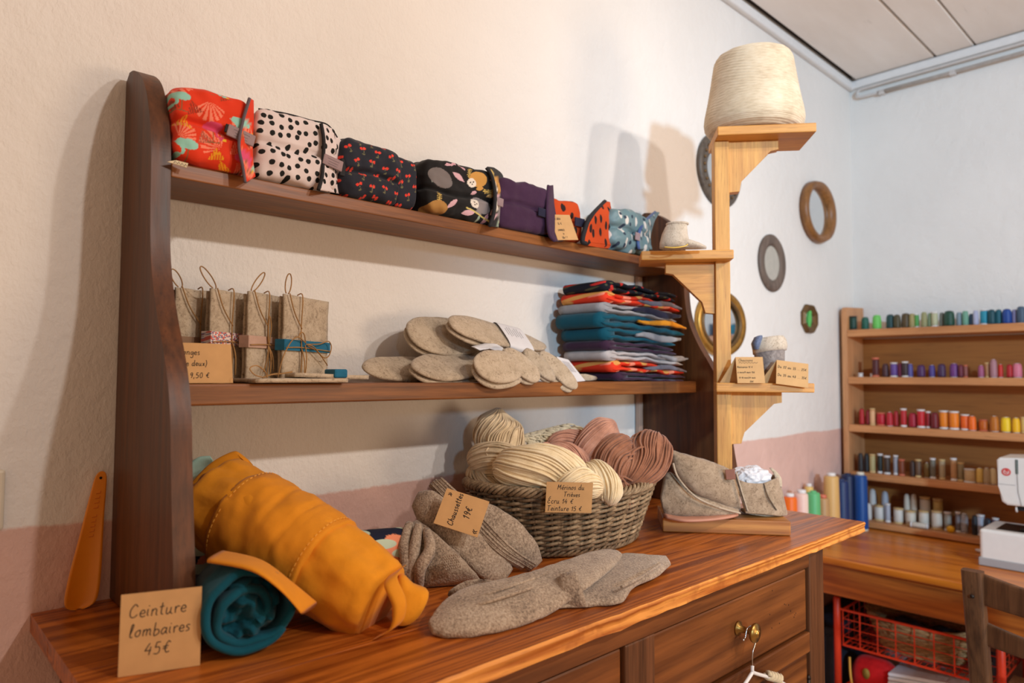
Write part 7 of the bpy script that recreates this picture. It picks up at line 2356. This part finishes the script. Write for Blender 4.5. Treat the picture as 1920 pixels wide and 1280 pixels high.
bm = B(); loft(bm, [(Vector((-0.0515 + x, 0.015, 0.15)), Vector((0, .012, 0)), Vector((0, 0, .018))) for x in (0, 0.004)], 14); obj('printed_leaf', bm, M['green_leaf2'], t, True)
t = thing('paper_stack', 'slanting stack of white paper on the trolley below the wire basket', 'paper', (2.65, -0.43, 0.105))
bm = B()
for i in range(9):
    m = Matrix.Translation((0.0, -0.02, 0.085 + 0.0125 * i)) @ Matrix.Rotation(math.radians(-12 + i * 0.6), 4, 'X')
    box(bm, (-0.055 + 0.002 * (i % 3), -0.13, 0), (0.15, 0.13, 0.011), 0.002, 1, mtx=m)
obj('sheets', bm, M['paper'], t, False)
bm = B(); box(bm, (-0.05, -0.12, 0.0), (0.15, 0.12, 0.075), 0.008); obj('lower_sheets', bm, M['grey_plastic'], t)

# pale fabric crates standing on the floor beyond the trolley
M['grey_box'] = plain('pale_grey_box', (150, 146, 152), 0.7, 0.05)
t = thing('storage_box', 'pale grey storage box on the floor behind the chair', 'box', (2.90, -0.95, 0.0))
bm = B(); box(bm, (-0.16, -0.24, 0.0), (0.16, 0.24, 0.40), 0.01); obj('body', bm, M['grey_box'], t)
bm = B(); box(bm, (-0.168, -0.248, 0.395), (0.168, 0.248, 0.43), 0.008); obj('lid', bm, M['grey_box'], t)
M['dark_box'] = plain('dark_blue_box', (38, 40, 52), 0.7, 0.1)
t = thing('storage_box', 'dark blue box on the floor under the table, left of the red post', 'box', (2.62, -0.075, 0.0))
bm = B(); box(bm, (-0.02, -0.06, 0.0), (0.40, 0.06, 0.36), 0.008); obj('body', bm, M['dark_box'], t)
bm = B(); box(bm, (-0.024, -0.064, 0.355), (0.404, 0.064, 0.385), 0.006); obj('lid', bm, M['dark_box'], t)

# ------------------------------------------------------------------ hanger on the drawer knob
HX, HY = 1.196, -0.5635
th = thing('coat_hanger', 'white coat hanger with steel hook hanging from the brass drawer knob', 'hanger', (HX, HY - 0.003, 0.772))
bm = B()
hook = [(HX - 0.026, HY, 0.826), (HX - 0.019, HY, 0.829), (HX - 0.014, HY, 0.840), (HX - 0.007, HY, 0.8435), (HX + 0.003, HY, 0.8432), (HX + 0.014, HY - 0.002, 0.838), (HX + 0.019, HY - 0.003, 0.826), (HX + 0.012, HY - 0.003, 0.812), (HX + 0.003, HY - 0.003, 0.800), (HX, HY - 0.003, 0.786), (HX, HY - 0.003, 0.772)]
tube(bm, catmull(hook, 6), 0.0013, 8)
bmesh.ops.create_uvsphere(bm, u_segments=10, v_segments=8, radius=0.0022, matrix=Matrix.Translation(hook[0]))
obj('hook', bm, M['steel'], th, True, True)
bm = B()
q = HY - 0.003
tube(bm, catmull([(HX, q, 0.774), (HX, q, 0.764), (HX + 0.012, q, 0.757), (HX + 0.10, q, 0.718), (HX + 0.19, q, 0.665), (HX + 0.20, q, 0.650)], 6), 0.0034, 8)
tube(bm, catmull([(HX, q, 0.764), (HX - 0.012, q, 0.757), (HX - 0.10, q, 0.718), (HX - 0.19, q, 0.665), (HX - 0.20, q, 0.650)], 6), 0.0034, 8)
tube(bm, [(HX - 0.20, q, 0.650), (HX + 0.20, q, 0.650)], 0.0034, 8)
obj('shoulders', bm, M['fl_white'], th, True, True)
t = thing('garment', 'pale garment with twisted ties hanging on the white coat hanger', 'garment', (HX + 0.05, HY - 0.012, 0.40))
M['ecru'] = cloth('ecru_cotton', (206, 186, 152), 0.9)
bm = B()
loft(bm, [(Vector((HX + 0.10, HY - 0.004, z)), Vector((w_, 0, 0)), Vector((0, .0085, 0)), 3.0) for z, w_ in ((0.42, .07), (0.55, .066), (0.66, .055), (0.705, .025), (0.716, .006))], 24, 0, True, lambda p, i, tt, c: p + Vector((0, -0.002 * nz(p, 40), 0)))
obj('body', bm, M['ecru'], t, True, True)
bm = B()
for ph in (0, PI):
    tube(bm, [(HX + 0.055 + 0.05 * s, q - 0.006 * math.cos(s * 14 + ph), 0.7415 - 0.020 * s + 0.006 * math.sin(s * 14 + ph)) for s in np.linspace(0, 1, 20)], 0.0042, 7)
obj('twisted_tie', bm, M['ecru'], t, True, True)

bpy.context.view_layer.update()
